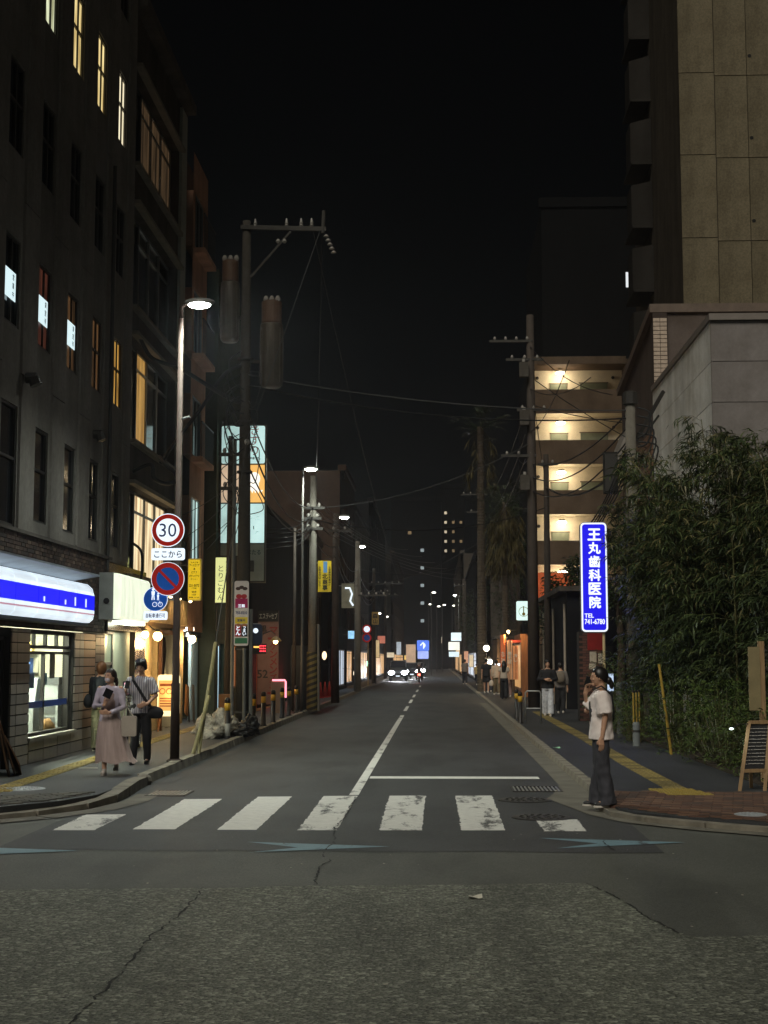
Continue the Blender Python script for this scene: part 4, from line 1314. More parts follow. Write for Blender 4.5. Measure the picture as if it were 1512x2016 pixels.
# brick gate pillar with notices, dark entrance
BRK = [mat('pillar_brick%d' % i, rgb(*c), .7, .3, 6) for i, c in enumerate(((84, 52, 44), (74, 46, 40), (94, 60, 50)))]
pl = thing('brick_gate_pillar', 'brown brick gate pillar with pinned notices under the blue dental sign', 'pillar', (4.4, 41.2, .1))
MB().box(4.06, 4.78, 41.0, 41.6, .07, 2.62).build('mortar_core', MATS['mortar_dark'], pl)
bm_ = [MB().box(.004, .206, -.014, 0, .004, .066).mesh('brick', q) for q in BRK]
for r in range(34):
    for j in range(3 if r % 2 else 4):
        x = 4.06 + (j * .215 + (.1 if r % 2 else 0))
        if x + .2 < 4.8:
            put('brick', rnd.choice(bm_), pl, (x, 40.999 + rnd.uniform(-.003, .003), .09 + r * .0735))
for a, z0, z1 in ((4.36, 1.75, 2.05), (4.6, 1.72, 2.0), (4.55, 1.3, 1.62), (4.34, 1.55, 1.72)):
    MB().box(a, a + .19, 40.972, 40.978, z0, z1).build('notice', mat('notice_paper', rgb(176, 164, 146), .8, .25, 10), pl)
MB().box(4.3, 4.8, 40.975, 40.983, 2.1, 2.58).build('red_tile_panel', mat('red_panel', rgb(120, 28, 26), .4, .2), pl)
ew = thing('dark_entrance_building', 'low dark building front behind the man in the black hoodie', 'building', (4.5, 55, 0))
MB().box(4.6, 9, 50.5, 66, .07, 4.2).build('body', BLACKW, ew)
MB().box(4.3, 9, 50.2, 66, 4.22, 4.4).build('roof_edge', DARKW, ew)
MB().box(5.0, 6.2, 50.42, 50.497, .1, 2.3).build('doorway', JOINT, ew)
for k in range(3):
    MB().tube([(4.55, 51 + k * 5, .1), (4.55, 51 + k * 5, 3.8)], .045, 8).build('downpipe', mat('pipe_pale', rgb(150, 140, 126), .6, .2), ew)

# warm lit snack shop with hanging banners further on
ws = thing('snack_shop_front', 'warm lit snack shop front behind the walkers on the right', 'shop front', (4.2, 67, 0))
MB().box(3.9, 8, 66.4, 72, .07, 3.0).build('body', WOOD, ws)
MB().box(3.89, 3.905, 66.8, 71.6, .5, 2.5).build('lit_window', curtain('snack_lit', (.25, .09, .02, 1), (1.0, .55, .2, 1), .55, 3), ws)
MB().box(3.3, 3.89, 66.4, 72, 2.6, 2.72).build('awning', mat('awning_red', rgb(130, 40, 28), .7, .2), ws)
for i, (x, c) in enumerate(((3.05, (.9, .22, .08)), (3.35, (.95, .48, .26)), (3.62, (.9, .35, .15)))):
    o = thing('shop_banner', ['left red', 'middle orange', 'right rust coloured'][i] + ' upright cloth banner before the snack shop', 'banner', (x, 66, .1), 'upright shop banners')
    mb = MB()
    pts = [(x - .12 + .24 * k / 6, 66 + .03 * math.sin(k * 1.3 + i)) for k in range(7)]
    for a, b in zip(pts[:-1], pts[1:]):
        mb.quad((*a, .9), (*b, .9), (*b, 2.95 - .25 * i), (*a, 2.95 - .25 * i))
    mb.build('cloth', mat('banner%d' % i, (*c, 1), .8, .2), o)
    MB().tube([(x - .13, 66, .07), (x - .13, 66, 3.1 - .25 * i)], .012, 6).build('pole', ALU, o)
    lt = MB()
    write(lt, ['たこ焼', '焼そば', '冷し'][i], x, 1.9, .17, 65.95, vertical=True)
    lt.build('lettering', mat('banner_white', rgb(240, 225, 200), .8, 0), o)
bulb('snack_lamp', 'small warm lamp over the upright shop banners', (3.3, 66, 3.1), .07, 60, None, arm=(3.9, 66.6, 3.2))
for i, (x, y, z) in enumerate(((2.75, 75, 1.69), (2.6, 75, 2.41))):
    bulb('globe_lamp', ['lower', 'upper'][i] + ' round white globe lamp on the wall by the palm trunk', (x, y, z), .17, 40, 'globe lamps by the palm', arm=(x + .6, y + .3, z + .2), em=glow('globe_white', (1, .93, .75, 1), 2.6), col=(1, .85, .6))
gw = thing('garden_wall', 'dark wall with the globe lamps on the right of the street', 'wall', (3.8, 78, 0))
MB().box(3.2, 8, 75.3, 82, .07, 2.9).build('wall', stained('wall_brown', rgb(110, 84, 62), .2), gw)
MB().box(3.1, 8, 75.2, 82, 2.92, 3.05).build('coping', CONC_D, gw)
row_house('row_building', 'dark low house past the snack shop on the right', 3.4, 97, 112, 7.5, DARKW, {2: WARM_DIM}, cols_n=3, shopm=SHOPW, side=-1, x_back=-14)
row_house('row_building', 'dark block with lit white shop signs on the right', 3.1, 112.5, 150, 10, BLACKW, {4: WARM_W, 9: WARM_DIM}, cols_n=6, shopm=SHOPC, side=-1, x_back=-14)
row_house('row_building', 'farthest dark block on the right where the street ends', 2.6, 151, 210, 13, DARKW, {3: WARM_W, 7: WARM_W}, cols_n=8, shopm=SHOPW, side=-1, x_back=-14)

# ---- far towers closing the view
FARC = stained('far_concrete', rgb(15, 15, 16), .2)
def tower(name, label, x0, x1, y, h, lits, dep=20, m=FARC, cw_=1.6, ch=1.3, px=2.6, pz=3.1):
    o = thing(name, label, 'building', ((x0 + x1) / 2, y, 0))
    MB().box(x0, x1, y, y + dep, 0, h).build('body', m, o)
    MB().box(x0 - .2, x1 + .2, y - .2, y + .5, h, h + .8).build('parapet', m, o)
    n = int((x1 - x0) / px)
    for i in range(n):
        for k in range(int(h / pz)):
            c = x0 + (x1 - x0) * (i + .5) / n
            z = 2 + k * pz
            if z + ch > h:
                continue
            g = lits.get((i, k))
            if not g:
                continue
            f = MB().box(c - cw_ / 2, c + cw_ / 2, y - .06, y - .002, z, z + ch).build('window', g or GLASS_D, o)
    return o
LW = glow('far_window_lit', (1.0, .86, .6, 1), .38)
LC = glow('far_window_cool', (.75, .9, 1, 1), .16)
LWd = glow('far_window_faint', (.6, .42, .22, 1), .12)
tower('far_tower', 'far tower with a column of lit stair windows', 1.0, 5.2, 260, 33, {(0, k): LW for k in (11, 12, 13, 14, 15)} | {(1, k): LWd for k in (11, 12, 13, 14)} | {(2, 12): LWd, (2, 14): LWd}, px=1.3, cw_=.45, ch=.5, pz=1.75)
tower('far_tower', 'broad dark far tower with a few small lit windows', -8, .8, 250, 29.5, {(2, 5): LC, (2, 4): LC, (2, 3): LC, (2, 2): LC, (2, 6): LC, (1, 7): LWd}, px=2.2, cw_=.6, ch=.55)
tower('far_tower', 'dim wide block closing the end of the street', -14, 12, 300, 16, {(k, 3): LWd for k in (2, 4, 7)} | {(4, 2): LW, (5, 1): LW}, px=2.6)
tower('far_tower', 'dark tower behind the apartment block with one lit window', 9, 21, 118, 40, {(2, 10): glow('far_window_white', (.9, .95, 1, 1), .6)}, px=2.6, cw_=.9)
# ================================================================ STREET FURNITURE
LAMPPOLE = mat('lamp_pole_brown', rgb(52, 42, 38), .75, .2, 5, 0, spec=.1)
POLEC = stained('pole_concrete', rgb(128, 124, 116), .25, .2)
POLED = stained('pole_concrete_dark', rgb(82, 78, 73), .25, .2)
POLE_S = mat('pole_steel', rgb(70, 68, 65), .75, .2, 5, 0, spec=.15)
LED = glow('lamp_white', (.96, 1.0, .92, 1), 40)
LAMPCOL = (.90, 1.0, .90)
def street_lamp(label, x, y, z, power, base=ZL, r=.072, m=LAMPPOLE, reach=.32, side=1):
    o = thing('street_lamp', label, 'street lamp', (x, y, base), 'street lamps along the street')
    MB().tube([(x, y, base), (x, y, base + 1.3), (x, y, base + 1.32), (x, y, z - .25)], [r * 1.12, r * 1.05, r * .85, r * .6], 14).build('pole', m, o, True)
    MB().lathe([(r * 1.9, 0), (r * 1.9, .02), (r * 1.2, .05)], (x, y, base), 14).build('base_flange', m, o)
    MB().tube([(x, y, z - .3), (x, y, z - .05), (x + side * reach * .5, y, z + .03), (x + side * reach, y, z + .04)], [r * .55, r * .5, r * .45, r * .45], 10).build('arm', m, o, True)
    cx = x + side * (reach + .12)
    MB().ell((cx, y, z + .04), (.27, .13, .075), 16, 8).build('head', mat('lamp_housing', rgb(120, 120, 116), .4, .1), o, True)
    MB().ell((cx, y - .01, z - .005), (.2, .12, .07), 16, 8).build('lens', LED, o, True)
    lamp_light('SPOT', (cx, y, z - .12), power, LAMPCOL, .12, o, 174, (side * .5, 0, -1))
    return o
l1 = street_lamp('tall brown street lamp carrying the 30 sign, nearest on the left', -4.42, 24.1, 7.98, 1050, reach=.2)
MB().tube([(-4.36, 24.0, 5.95), (-4.22, 23.95, 5.98)], .02, 6).build('clamp', STEEL, l1)
street_lamp('second street lamp on the left behind the utility pole', -4.35, 46, 8.02, 500, r=.05, m=POLE_S, reach=.14)
street_lamp('third street lamp on the left above the dark pole', -4.27, 61, 7.93, 420, r=.05, m=POLE_S, reach=.18)
street_lamp('fourth street lamp on the left beside the tall pale pole', -4.36, 77, 7.92, 380, r=.05, m=POLE_S, reach=.18)
street_lamp('farthest small street lamp on the right of the street', 2.6, 170, 9.4, 300, base=.1, r=.06, m=POLE_S, reach=.3, side=-1)
for i, (x, y, z) in enumerate(((-1.2, 205, 9.6), (.0, 205, 9.3), (.8, 205, 9.5), (2.2, 205, 9.4), (-5.2, 120, 5.6), (-.6, 160, 9.2), (-5.6, 150, 6.2))):
    o = thing('far_street_light', ['leftmost of the cluster of tiny far lights', 'second of the cluster of tiny far lights', 'third of the cluster of tiny far lights', 'rightmost of the cluster of tiny far lights', 'tiny far light beside the left poles', 'tiny far light over the street', 'tiny yellowish far light low on the left'][i], 'street light', (x, y, .1), 'tiny far street lights')
    MB().tube([(x, y, 0), (x, y, z), (x + .3, y, z + .1)], .05, 6).build('pole', POLE_S, o)
    MB().ell((x + .3, y - .05, z + .05), (.24, .12, .1), 10, 6).build('lens', glow('far_lamp', (1, .97, .85, 1), 3), o)

# ---- traffic signs on the first lamp pole
SW = mat('sign_white', rgb(240, 234, 236), .4, .06)
SR = mat('sign_red', rgb(232, 40, 22), .35, .1)
SB = mat('sign_blue', rgb(28, 110, 222), .35, .1)
SI = mat('sign_ink_blue', rgb(26, 52, 110), .4, 0)
SK = mat('sign_black', rgb(24, 22, 24), .5, 0)
def round_sign(name, label, c, r, parts, bracket):
    o = thing(name, label, 'traffic sign', c)
    x, y, z = c
    MB().disc(c, r, 'y', 40, .006).build('plate', SW, o)
    d = y - .002
    for mname, m, fn in parts:
        mb = MB(); fn(mb, x, d, z, r); mb.build(mname, m, o)
    MB().box(x - .1, bracket, y + .007, y + .03, z - .02, z + .02).build('bracket', STEEL, o)
    return o
def ring(mb, x, y, z, r0, r1, n=40):
    for k in range(n):
        a, b = 2 * math.pi * k / n, 2 * math.pi * (k + 1) / n
        mb.quad((x + r0 * math.cos(a), y, z + r0 * math.sin(a)), (x + r0 * math.cos(b), y, z + r0 * math.sin(b)), (x + r1 * math.cos(b), y, z + r1 * math.sin(b)), (x + r1 * math.cos(a), y, z + r1 * math.sin(a)))
def num(mb, x, y, z, r):
    write(mb, '30', x, z, r * .80, y - .002, bold=.0, w=r * 1.02)
round_sign('speed_sign', 'round red rimmed sign reading 30 on the lamp pole', (-4.57, 23.98, 4.03), .285,
           [('rim', SR, lambda mb, x, y, z, r: ring(mb, x, y, z, r * .95, r * .70)), ('lettering', SI, num)], -4.44)
def plate(name, label, c, w, h, s, m=SW, im=SK, hh=None, bold=.015, tw=None, border=True, cat='sign plate'):
    o = thing(name, label, cat, c)
    MB().ext(rrect(c[0], c[2], w, h, min(w, h) * .18, c[1]), (0, .006, 0)).build('plate', m, o)
    mb = MB(); write(mb, s, c[0], c[2], hh or h * .6, c[1] - .003, bold=bold, w=tw); mb.build('lettering', im, o)
    MB().box(c[0], c[0] + w * .35, c[1] + .007, c[1] + .03, c[2] - .015, c[2] + .015).build('bracket', STEEL, o)
    return o
plate('text_plate', 'white plate with black kana under the 30 sign', (-4.56, 23.98, 3.62), .575, .205, 'ここから', hh=.115, tw=.47)
def slash(mb, x, y, z, r):
    a = R(-45)
    d = Vector((math.cos(a), 0, math.sin(a))); n = Vector((-d.z, 0, d.x)) * r * .075
    p, q = Vector((x, y - .002, z)) - d * r * .76, Vector((x, y - .002, z)) + d * r * .76
    mb.quad(p - n, q - n, q + n, p + n)
round_sign('no_parking_sign', 'round blue sign with red rim and diagonal bar on the lamp pole', (-4.56, 23.98, 3.2), .285,
           [('rim', SR, lambda mb, x, y, z, r: ring(mb, x, y, z, r * .97, r * .68)), ('face', SB, lambda mb, x, y, z, r: mb.disc((x, y, z), r * .68, 'y', 36, .001)), ('slash', SR, slash)], -4.44)
def walkers(mb, x, y, z, r):
    y -= .002
    for dx, s in ((-.04, 1.0), (.045, .62)):
        zz = z + (.075 if s == 1 else .035)
        k = r * s
        mb.disc((x + dx, y - .001, zz + k * .42), k * .11, 'y', 12, .001)
        mb.quad((x + dx - k * .15, y, zz + k * .28), (x + dx - k * .11, y, zz - k * .05), (x + dx + k * .11, y, zz - k * .05), (x + dx + k * .15, y, zz + k * .28))
        mb.quad((x + dx - k * .10, y, zz - k * .06), (x + dx - k * .14, y, zz - k * .42), (x + dx - k * .05, y, zz - k * .42), (x + dx - k * .01, y, zz - k * .06))
        mb.quad((x + dx + k * .01, y, zz - k * .06), (x + dx + k * .05, y, zz - k * .42), (x + dx + k * .14, y, zz - k * .42), (x + dx + k * .10, y, zz - k * .06))
    for dx in (-.01, .085):
        ring(mb, x + dx, y, z - .09, .042, .033, 16)
    mb.bar((x - .01, y, z - .09), (x + .03, y, z - .05), .006, .001); mb.bar((x + .03, y, z - .05), (x + .085, y, z - .09), .006, .001); mb.bar((x + .07, y, z - .03), (x + .085, y, z - .09), .006, .001)
round_sign('shared_path_sign', 'round blue sign with white walkers and bicycle behind the others', (-4.78, 24.06, 2.86), .21,
           [('face', SB, lambda mb, x, y, z, r: mb.disc((x, y, z), r * .96, 'y', 36, .001)), ('pictogram', SW, walkers)], -4.44)
plate('text_plate', 'small white plate with blue characters under the blue walkers sign', (-4.77, 24.04, 2.58), .41, .145, '自転車通行可', im=SI, hh=.075, tw=.33, bold=.02)

# ---- first utility pole with crossarm and transformers
UX, UY = -4.5, 33.1
up = thing('utility_pole', 'tall concrete utility pole with crossarm and advertising sleeve on the left', 'utility pole', (UX, UY, ZL))
MB().tube([(UX, UY, ZL), (UX - .02, UY, 12.3)], [.175, .10], 18).build('shaft', POLED, up, True)
MB().bar((UX - .15, UY - .1, 12.12), (-2.6, UY - .1, 12.05), .08, .1).build('crossarm', POLE_S, up)
MB().bar((UX + .1, UY - .1, 10.9), (-3.45, UY - .1, 12.0), .05, .05).build('brace', POLE_S, up)
MB().tube([(-2.68, UY - .1, 11.95), (-2.66, UY - .1, 12.5)], .045, 8).build('end_post', POLE_S, up)
INS = mat('porcelain', rgb(150, 146, 140), .25, .1)
for x in (-3.55, -3.2, -2.95, -4.3):
    MB().lathe([(.03, 0), (.055, .03), (.03, .06), (.05, .09), (.03, .12), (.02, .2)], (x, UY - .1, 12.12), 10).build('insulator', INS, up)
mb = MB()
for k in range(5):
    mb.lathe([(.02, 0), (.07, .02), (.02, .07)], (-2.6 + .045 * k, UY - .1, 11.85 - k * .1), 10)
mb.build('strain_insulator', INS, up)
for k in range(2):
    MB().lathe([(.03, 0), (.06, .04), (.03, .1)], (-3.75 + .15 * k, UY - .1, 11.72), 8).build('hanging_insulator', INS, up)
TRF = mat('transformer_grey', rgb(80, 72, 62), .5, .2, 3, .2)
def transformer(label, x, z0, z1, r):
    o = thing('transformer', label, 'transformer', (x, UY, z0), 'pole transformers')
    h = z1 - z0
    MB().lathe([(r * .8, 0), (r, .06), (r, h * .72), (r * .96, h * .74)], (x, UY, z0), 20).build('tank', TRF, o, True)
    MB().lathe([(r * .86, h * .745), (r * .9, h * .76), (r * .9, h), (r * .6, h + .04)], (x, UY, z0), 20).build('head', mat('transformer_brown', rgb(92, 70, 55), .5, .2), o)
    for k in range(3):
        MB().lathe([(.05, 0), (.07, .06), (.04, .14)], (x - .14 + .14 * k, UY, z1 + .02), 8).build('bushing', INS, o)
    for k in range(10):
        a = 2 * math.pi * k / 10
        MB().box(x + r * math.cos(a) - .01, x + r * math.cos(a) + .01, UY + r * math.sin(a) - .012, UY + r * math.sin(a) + .012, z0 + .1, z0 + h * .68).build('cooling_fin', TRF, o)
    MB().bar((UX, UY, z0 + h * .3), (x, UY, z0 + h * .3), .06, .08).build('bracket', POLE_S, o)
transformer('large cylindrical transformer hanging right of the first utility pole', -3.9, 8.25, 10.3, .27)
transformer('shorter cylindrical transformer hanging left of the first utility pole', -4.9, 9.35, 11.3, .22)
for k, a in enumerate((-.24, .2)):
    MB().tube([(UX + a, UY - .12, ZL), (UX + a * .95, UY - .12, 3.0 if k else 7.0)], .045, 8).build('conduit', mat('conduit_grey', rgb(96, 96, 92), .6, .2), up)
MB().tube([(UX + .06, UY - .2, ZL), (UX + .05, UY - .2, 2.1)], .04, 8).build('conduit', MATS['conduit_grey'], up)
for zz in (.6, 2.05, 6.2, 7.4, 8.9):
    MB().lathe([(.185, 0), (.185, .05)], (UX - .01, UY, zz), 16).build('band', POLE_S, up)
# advertising sleeve
adp = thing('pole_advertisement', 'narrow printed advertising sleeve wrapped round the first utility pole', 'advertisement', (UX, UY - .2, 2.2))
AX, AY = -4.52, 32.86
MB().ext(rrect(AX, 2.9, .335, 1.5, .05, AY), (0, .03, 0)).build('board', mat('ad_white', rgb(206, 198, 196), .45, .08), adp)
def panel(z0, z1, c, name='print_panel', x0=-.145, x1=.145):
    MB().box(AX + x0, AX + x1, AY - .003, AY - .0005, z0, z1).build(name, mat('ad_%d_%d_%d' % c, rgb(*c), .45, .12, 9), adp)
panel(3.02, 3.24, (166, 24, 88)); panel(2.82, 3.0, (214, 206, 204)); panel(2.66, 2.81, (222, 196, 60)); panel(2.36, 2.64, (160, 26, 34), x1=.0); panel(2.36, 2.64, (28, 24, 28), x0=.005); panel(2.2, 2.33, (52, 112, 78))
mb = MB()
for s in (-.06, .06):
    mb.ell((AX + s, AY - .002, 3.29), (.07, .004, .055), 14, 6)
mb.build('red_print', mat('ad_red', rgb(170, 30, 40), .45, .1), adp)
mb = MB()
for s in (-.08, 0, .08):
    mb.ell((AX + s, AY - .002, 3.47 + (.03 if s == 0 else 0)), (.06, .004, .04), 14, 6)
mb.build('dark_print', mat('ad_brown', rgb(60, 40, 34), .45, .2), adp)
mb = MB(); write(mb, '三和', AX, 3.07, .075, AY - .006, bold=.03); write(mb, 'とん', AX - .07, 2.5, .1, AY - .006, vertical=True); write(mb, 'うまい', AX + .075, 2.5, .07, AY - .006, vertical=True)
mb.build('white_lettering', SW, adp)
mb = MB(); write(mb, '755-0210', AX, 2.91, .06, AY - .006, w=.26, bold=.03); write(mb, '営業中', AX, 2.735, .06, AY - .006); mb.build('dark_lettering', SI, adp)
mb = MB()
for s in (-.07, .07):
    mb.ell((AX + s, AY - .004, 2.62), (.06, .004, .04), 14, 6)
mb.build('tan_print', mat('ad_tan', rgb(170, 110, 76), .5, .1), adp)
# rear sign box on the pole (blue, seen from the side)
mb = MB().ext(rrect(-4.18, 2.42, .26, .46, .06, 33.0), (0, .08, 0))
bsn = thing('pole_sign_box', 'small dark blue sign box behind the advertising sleeve', 'sign', (-4.18, 33.0, 2.42)); mb.build('box', mat('box_navy', rgb(22, 30, 52), .4, .1), bsn)
MB().disc((-4.2, 32.996, 2.5), .06, 'y', 14, .002).build('emblem', SW, bsn); MB().bar((UX, UY, 2.66), (-4.1, 33.06, 2.66), .02, .02).build('bracket', STEEL, bsn)

# guy wire with its yellow sleeve
gy = thing('guy_wire', 'slanting guy wire with yellow plastic sleeve staying the first utility pole', 'guy wire', (-4.3, 25.9, ZL))
a, b = Vector((-4.32, 25.9, ZL)), Vector((-4.42, 32.8, 6.9))
MB().tube([a, b], .012, 6).build('wire', POLE_S, gy)
YPL = mat('sleeve_yellow', rgb(118, 108, 70), .5, .25, 5)
MB().tube([a, a + (b - a) * .30], .036, 10).build('sleeve', YPL, gy)
MB().tube([a + Vector((-.06, -.25, 0)), a + (b - a) * .15 + Vector((.05, -.1, 0))], .036, 10).build('sleeve', YPL, gy)
MB().ell(tuple(b), .07, 10, 8).build('guy_insulator', INS, gy)

# ---- other poles on the left
def util(label, x, y, top, r, m=POLEC, base=ZL, arms=(), cat='utility pole', lean=0.0):
    o = thing('utility_pole', label, cat, (x, y, base), 'utility poles along the street')
    MB().tube([(x, y, base), (x + lean, y, top)], [r, r * .62], 12).build('shaft', m, o, True)
    for z, xa, xb in arms:
        MB().bar((xa, y - .1, z), (xb, y - .1, z), .08, .09).build('crossarm', POLE_S, o)
        n = max(2, int(abs(xb - xa) / .4))
        for k in range(n):
            MB().lathe([(.04, 0), (.06, .05), (.03, .12)], (xa + (xb - xa) * (k + .5) / n, y - .1, z + .05), 8).build('insulator', INS, o)
    return o
p2 = util('pale lamplit utility pole with black and yellow striped guard', -4.15, 47.6, 8.0, .17, arms=((6.9, -4.5, -3.75), (6.55, -4.45, -3.85), (6.2, -4.5, -3.8)))
HAZ_Y = mat('guard_yellow', rgb(100, 90, 48), .6, .2); HAZ_K = mat('guard_black', rgb(26, 25, 24), .6, .1)
gd = MB()
n = 16
for k in range(-4, 20):
    z0 = ZL + .03 + k * .1
    for j in range(n):
        a0, a1 = 2 * math.pi * j / n, 2 * math.pi * (j + 1) / n
        q = [(-4.15 + .19 * math.cos(a), 47.6 + .19 * math.sin(a)) for a in (a0, a1)]
        s0, s1 = j * .025, (j + 1) * .025
        lo, hi = ZL + .03, ZL + 1.95
        c = lambda z: min(max(z, lo), hi)
        gd.quad((*q[0], c(z0 + s0)), (*q[1], c(z0 + s1)), (*q[1], c(z0 + .1 + s1)), (*q[0], c(z0 + .1 + s0)), m=k % 2)
gd.build('striped_guard', [HAZ_Y, HAZ_K], p2)
MB().tube([(-3.93, 47.5, ZL), (-3.95, 47.5, 3.0)], .04, 8).build('conduit', MATS['conduit_grey'], p2)
p3 = util('dark utility pole standing nearest the road beyond the bollards', -4.0, 56.2, 7.6, .17, m=mat('dark_pole', rgb(66, 58, 52), .8, .2), arms=((6.9, -4.3, -3.4),))
util('tall pale pole beside the fourth street lamp', -4.2, 75.6, 8.1, .2, arms=((5.2, -4.2, -2.6),))
util('far pole carrying wires over the street on the left', -4.4, 100, 8.2, .16, m=mat('dark_pole', rgb(66, 58, 52), .8, .2), arms=((7.1, -4.8, -2.4), (6.5, -4.6, -3.2)))
util('farthest thin pole on the left side', -4.5, 125, 8, .15, m=MATS['dark_pole'], arms=((7.4, -4.9, -3.4),))
util('slim dark pole in front of the tall stacked sign', -5.42, 37, 7.7, .1, m=MATS['dark_pole'], arms=((7.2, -5.7, -5.15), (6.3, -5.65, -5.2)))
util('thin dark service pole left of the striped pole', -4.72, 47.2, 6.2, .07, m=MATS['dark_pole'])
bk = thing('switch_box', 'tall black cabinet standing behind the striped pole', 'cabinet', (-4.6, 48.4, ZL))
MB().box(-4.95, -4.35, 48.3, 48.9, ZL, 2.3).build('cabinet', mat('cabinet_black', rgb(22, 22, 24), .5, .1), bk); MB().box(-4.92, -4.38, 48.28, 48.3, .25, 2.2).build('door', MATS['cabinet_black'], bk)

# ---- bollards
BK = mat('bollard_black', rgb(34, 31, 30), .45, .15)
BY = mat('bollard_yellow', rgb(196, 152, 44), .45, .15)
BW = mat('bollard_pale', rgb(150, 148, 140), .5, .15)
proto = None
spots = [(-4.4, 34.3), (-4.44, 36.6), (-4.42, 38.6), (-4.5, 41.6), (-4.46, 43.1), (-4.46, 45.3)]
names = ['nearest', 'second', 'third', 'fourth', 'fifth', 'farthest']
for i, (x, y) in enumerate(spots):
    if proto is None:
        o = thing('bollard', '', 'bollard', (0, 0, 0), 'black bollards along the left kerb')
        MB().lathe([(.085, 0), (.085, .03), (.062, .06), (.062, .60)], (0, 0, 0), 14).build('post', BK, o, True)
        MB().lathe([(.065, .60), (.065, .76)], (0, 0, 0), 14).build('yellow_band', BY, o, True)
        MB().lathe([(.062, .761), (.062, .84), (.045, .875), (.01, .885)], (0, 0, 0), 14).build('cap', BK, o, True)
        proto = o
    else:
        o = copy_tree(proto)
    o['label'] = names[i] + ' of the black bollards with yellow bands along the left kerb'
    place(o, (x, y, ZL), rnd.uniform(0, 3))
o = copy_tree(proto); o['label'] = 'black bollard with pale foot standing by the rubbish bags'; place(o, (-4.56, 31.1, ZL))
MB().lathe([(.066, .0), (.066, .32)], (0, 0, 0), 14).build('pale_foot', BW, o, True)
# barrier on the right pavement
for i, (x, y) in enumerate(((2.28, 39.5), (2.36, 42.6))):
    o = copy_tree(proto); o['label'] = ['near', 'far'][i] + ' black bollard with yellow band by the right kerb'; o['group'] = 'bollards by the right kerb'; place(o, (x, y, .07))
rb = thing('bicycle_rail', 'thin steel loop rail beside the bollards on the right pavement', 'rail', (2.55, 39.5, .07))
MB().tube([(2.42, 39.4, .07), (2.42, 39.4, .92), (2.46, 39.4, .97), (2.8, 39.4, .97), (2.84, 39.4, .92), (2.84, 39.4, .07)], .022, 8).build('hoop', STEEL, rb, True)
MB().tube([(2.42, 39.4, .5), (2.84, 39.4, .5)], .015, 8).build('crossbar', STEEL, rb)

# ---- rubbish under the first pole
def plastic():
    m, t, bs = nodes('plastic_bag')
    f = noise(t, coords(t), 9, 5, .7, 1.0)
    t.links.new(ramp(t, f, [(.35, rgb(120, 112, 98)), (.6, rgb(190, 182, 166))]), bs.inputs['Base Color'])
    bs.inputs['Roughness'].default_value = .35
    bump(t, bs, f, .8, .05)
    return m
PB = plastic()
PBK = mat('black_bag', rgb(28, 27, 28), .3, .3, 8, bmp=.8, bscale=9)
for i, (c, r, m, lab) in enumerate((((-5.0, 31.4, .32), (.26, .26, .26), PB, 'left pale rubbish bag of the heap'), ((-4.78, 31.35, .36), (.24, .24, .29), PB, 'tallest pale rubbish bag of the heap'),
                                    ((-4.88, 31.0, .24), (.24, .2, .16), PB, 'small pale rubbish bag at the front of the heap'), ((-4.25, 32.3, .30), (.22, .22, .22), PBK, 'black rubbish bag against the foot of the utility pole'),
                                    ((-4.68, 32.4, .30), (.2, .22, .22), PB, 'pale rubbish bag behind the bollard'), ((-4.36, 31.9, .22), (.2, .2, .14), PBK, 'flat black rubbish bag by the kerb'))):
    tag(lump('rubbish_bag', c, r, m, None, 20 + i, .5, 44, 28, .5), lab, 'rubbish bag', 'rubbish heap by the pole')
bx_ = thing('cardboard_box', 'brown cardboard box standing behind the rubbish heap', 'box', (-5.3, 36.5, ZL))
MB().box(-5.55, -5.2, 36.3, 36.7, ZL, .95).build('carton', CARD, bx_); MB().box(-5.56, -5.19, 36.29, 36.3, .85, .95).build('flap', CARD, bx_)

# ---- shop signs on the left
YS = glow('yellow_sign_lit', rgb(230, 196, 30), .55)
s1 = thing('yellow_box_sign', 'yellow vertical box sign with dark kana beside the traffic signs', 'sign', (-6.07, 35.5, 3.8))
MB().ext(rrect(-6.07, 3.83, .345, 1.06, .04, 35.5), (0, .1, 0)).build('box', mat('sign_rim_pale', rgb(206, 190, 110), .5, .1), s1)
MB().ext(rrect(-6.08, 3.83, .295, 1.0, .03, 35.496), (0, .003, 0)).build('face', YS, s1)
lt = MB()
for z, s, h, w_ in ((4.26, 'スタジオ', .035, .2), (4.19, 'アートエリア', .062, .25), (4.10, '&', .05, None), (4.01, 'ピアス', .055, .14), (3.92, 'ボディピアス', .058, .25), (3.84, 'タトゥー', .04, .18), (3.68, '221-5072', .06, .25), (3.61, 'ご予約', .035, .12), (3.52, '徒歩', .05, .12), (3.45, '1分', .05, .1), (3.38, '営業 12-20', .035, .25)):
    write(lt, s, -6.08, z, h, 35.492, w=w_, bold=.03)
lt.build('lettering', mat('ink_brown', (.06, .04, .0, 1), .7, 0), s1)
MB().bar((-6.75, 35.55, 4.2), (-6.2, 35.55, 4.2), .03, .03).build('bracket', ALU_D, s1)
LY = glow('paleyellow_lit', (.88, .92, .38, 1), .66, .2, 2)
s2 = thing('pale_yellow_box_sign', 'pale yellow glowing vertical sign with brushed kana left of the pole', 'sign', (-5.72, 38, 3.95))
MB().box(-5.95, -5.49, 38, 38.12, 3.33, 4.58).build('box', ALU_D, s2)
MB().box(-5.935, -5.505, 37.994, 37.999, 3.35, 4.56).build('face', LY, s2)
lt = MB(); write(lt, 'とりごむん', -5.79, 3.88, .155, 37.99, vertical=True, bold=.0, pitch=1.25); write(lt, '博多串焼', -5.63, 4.33, .065, 37.99, vertical=True, bold=0); lt.build('lettering', mat('ink_olive', (.05, .05, .015, 1), .7, 0), s2)
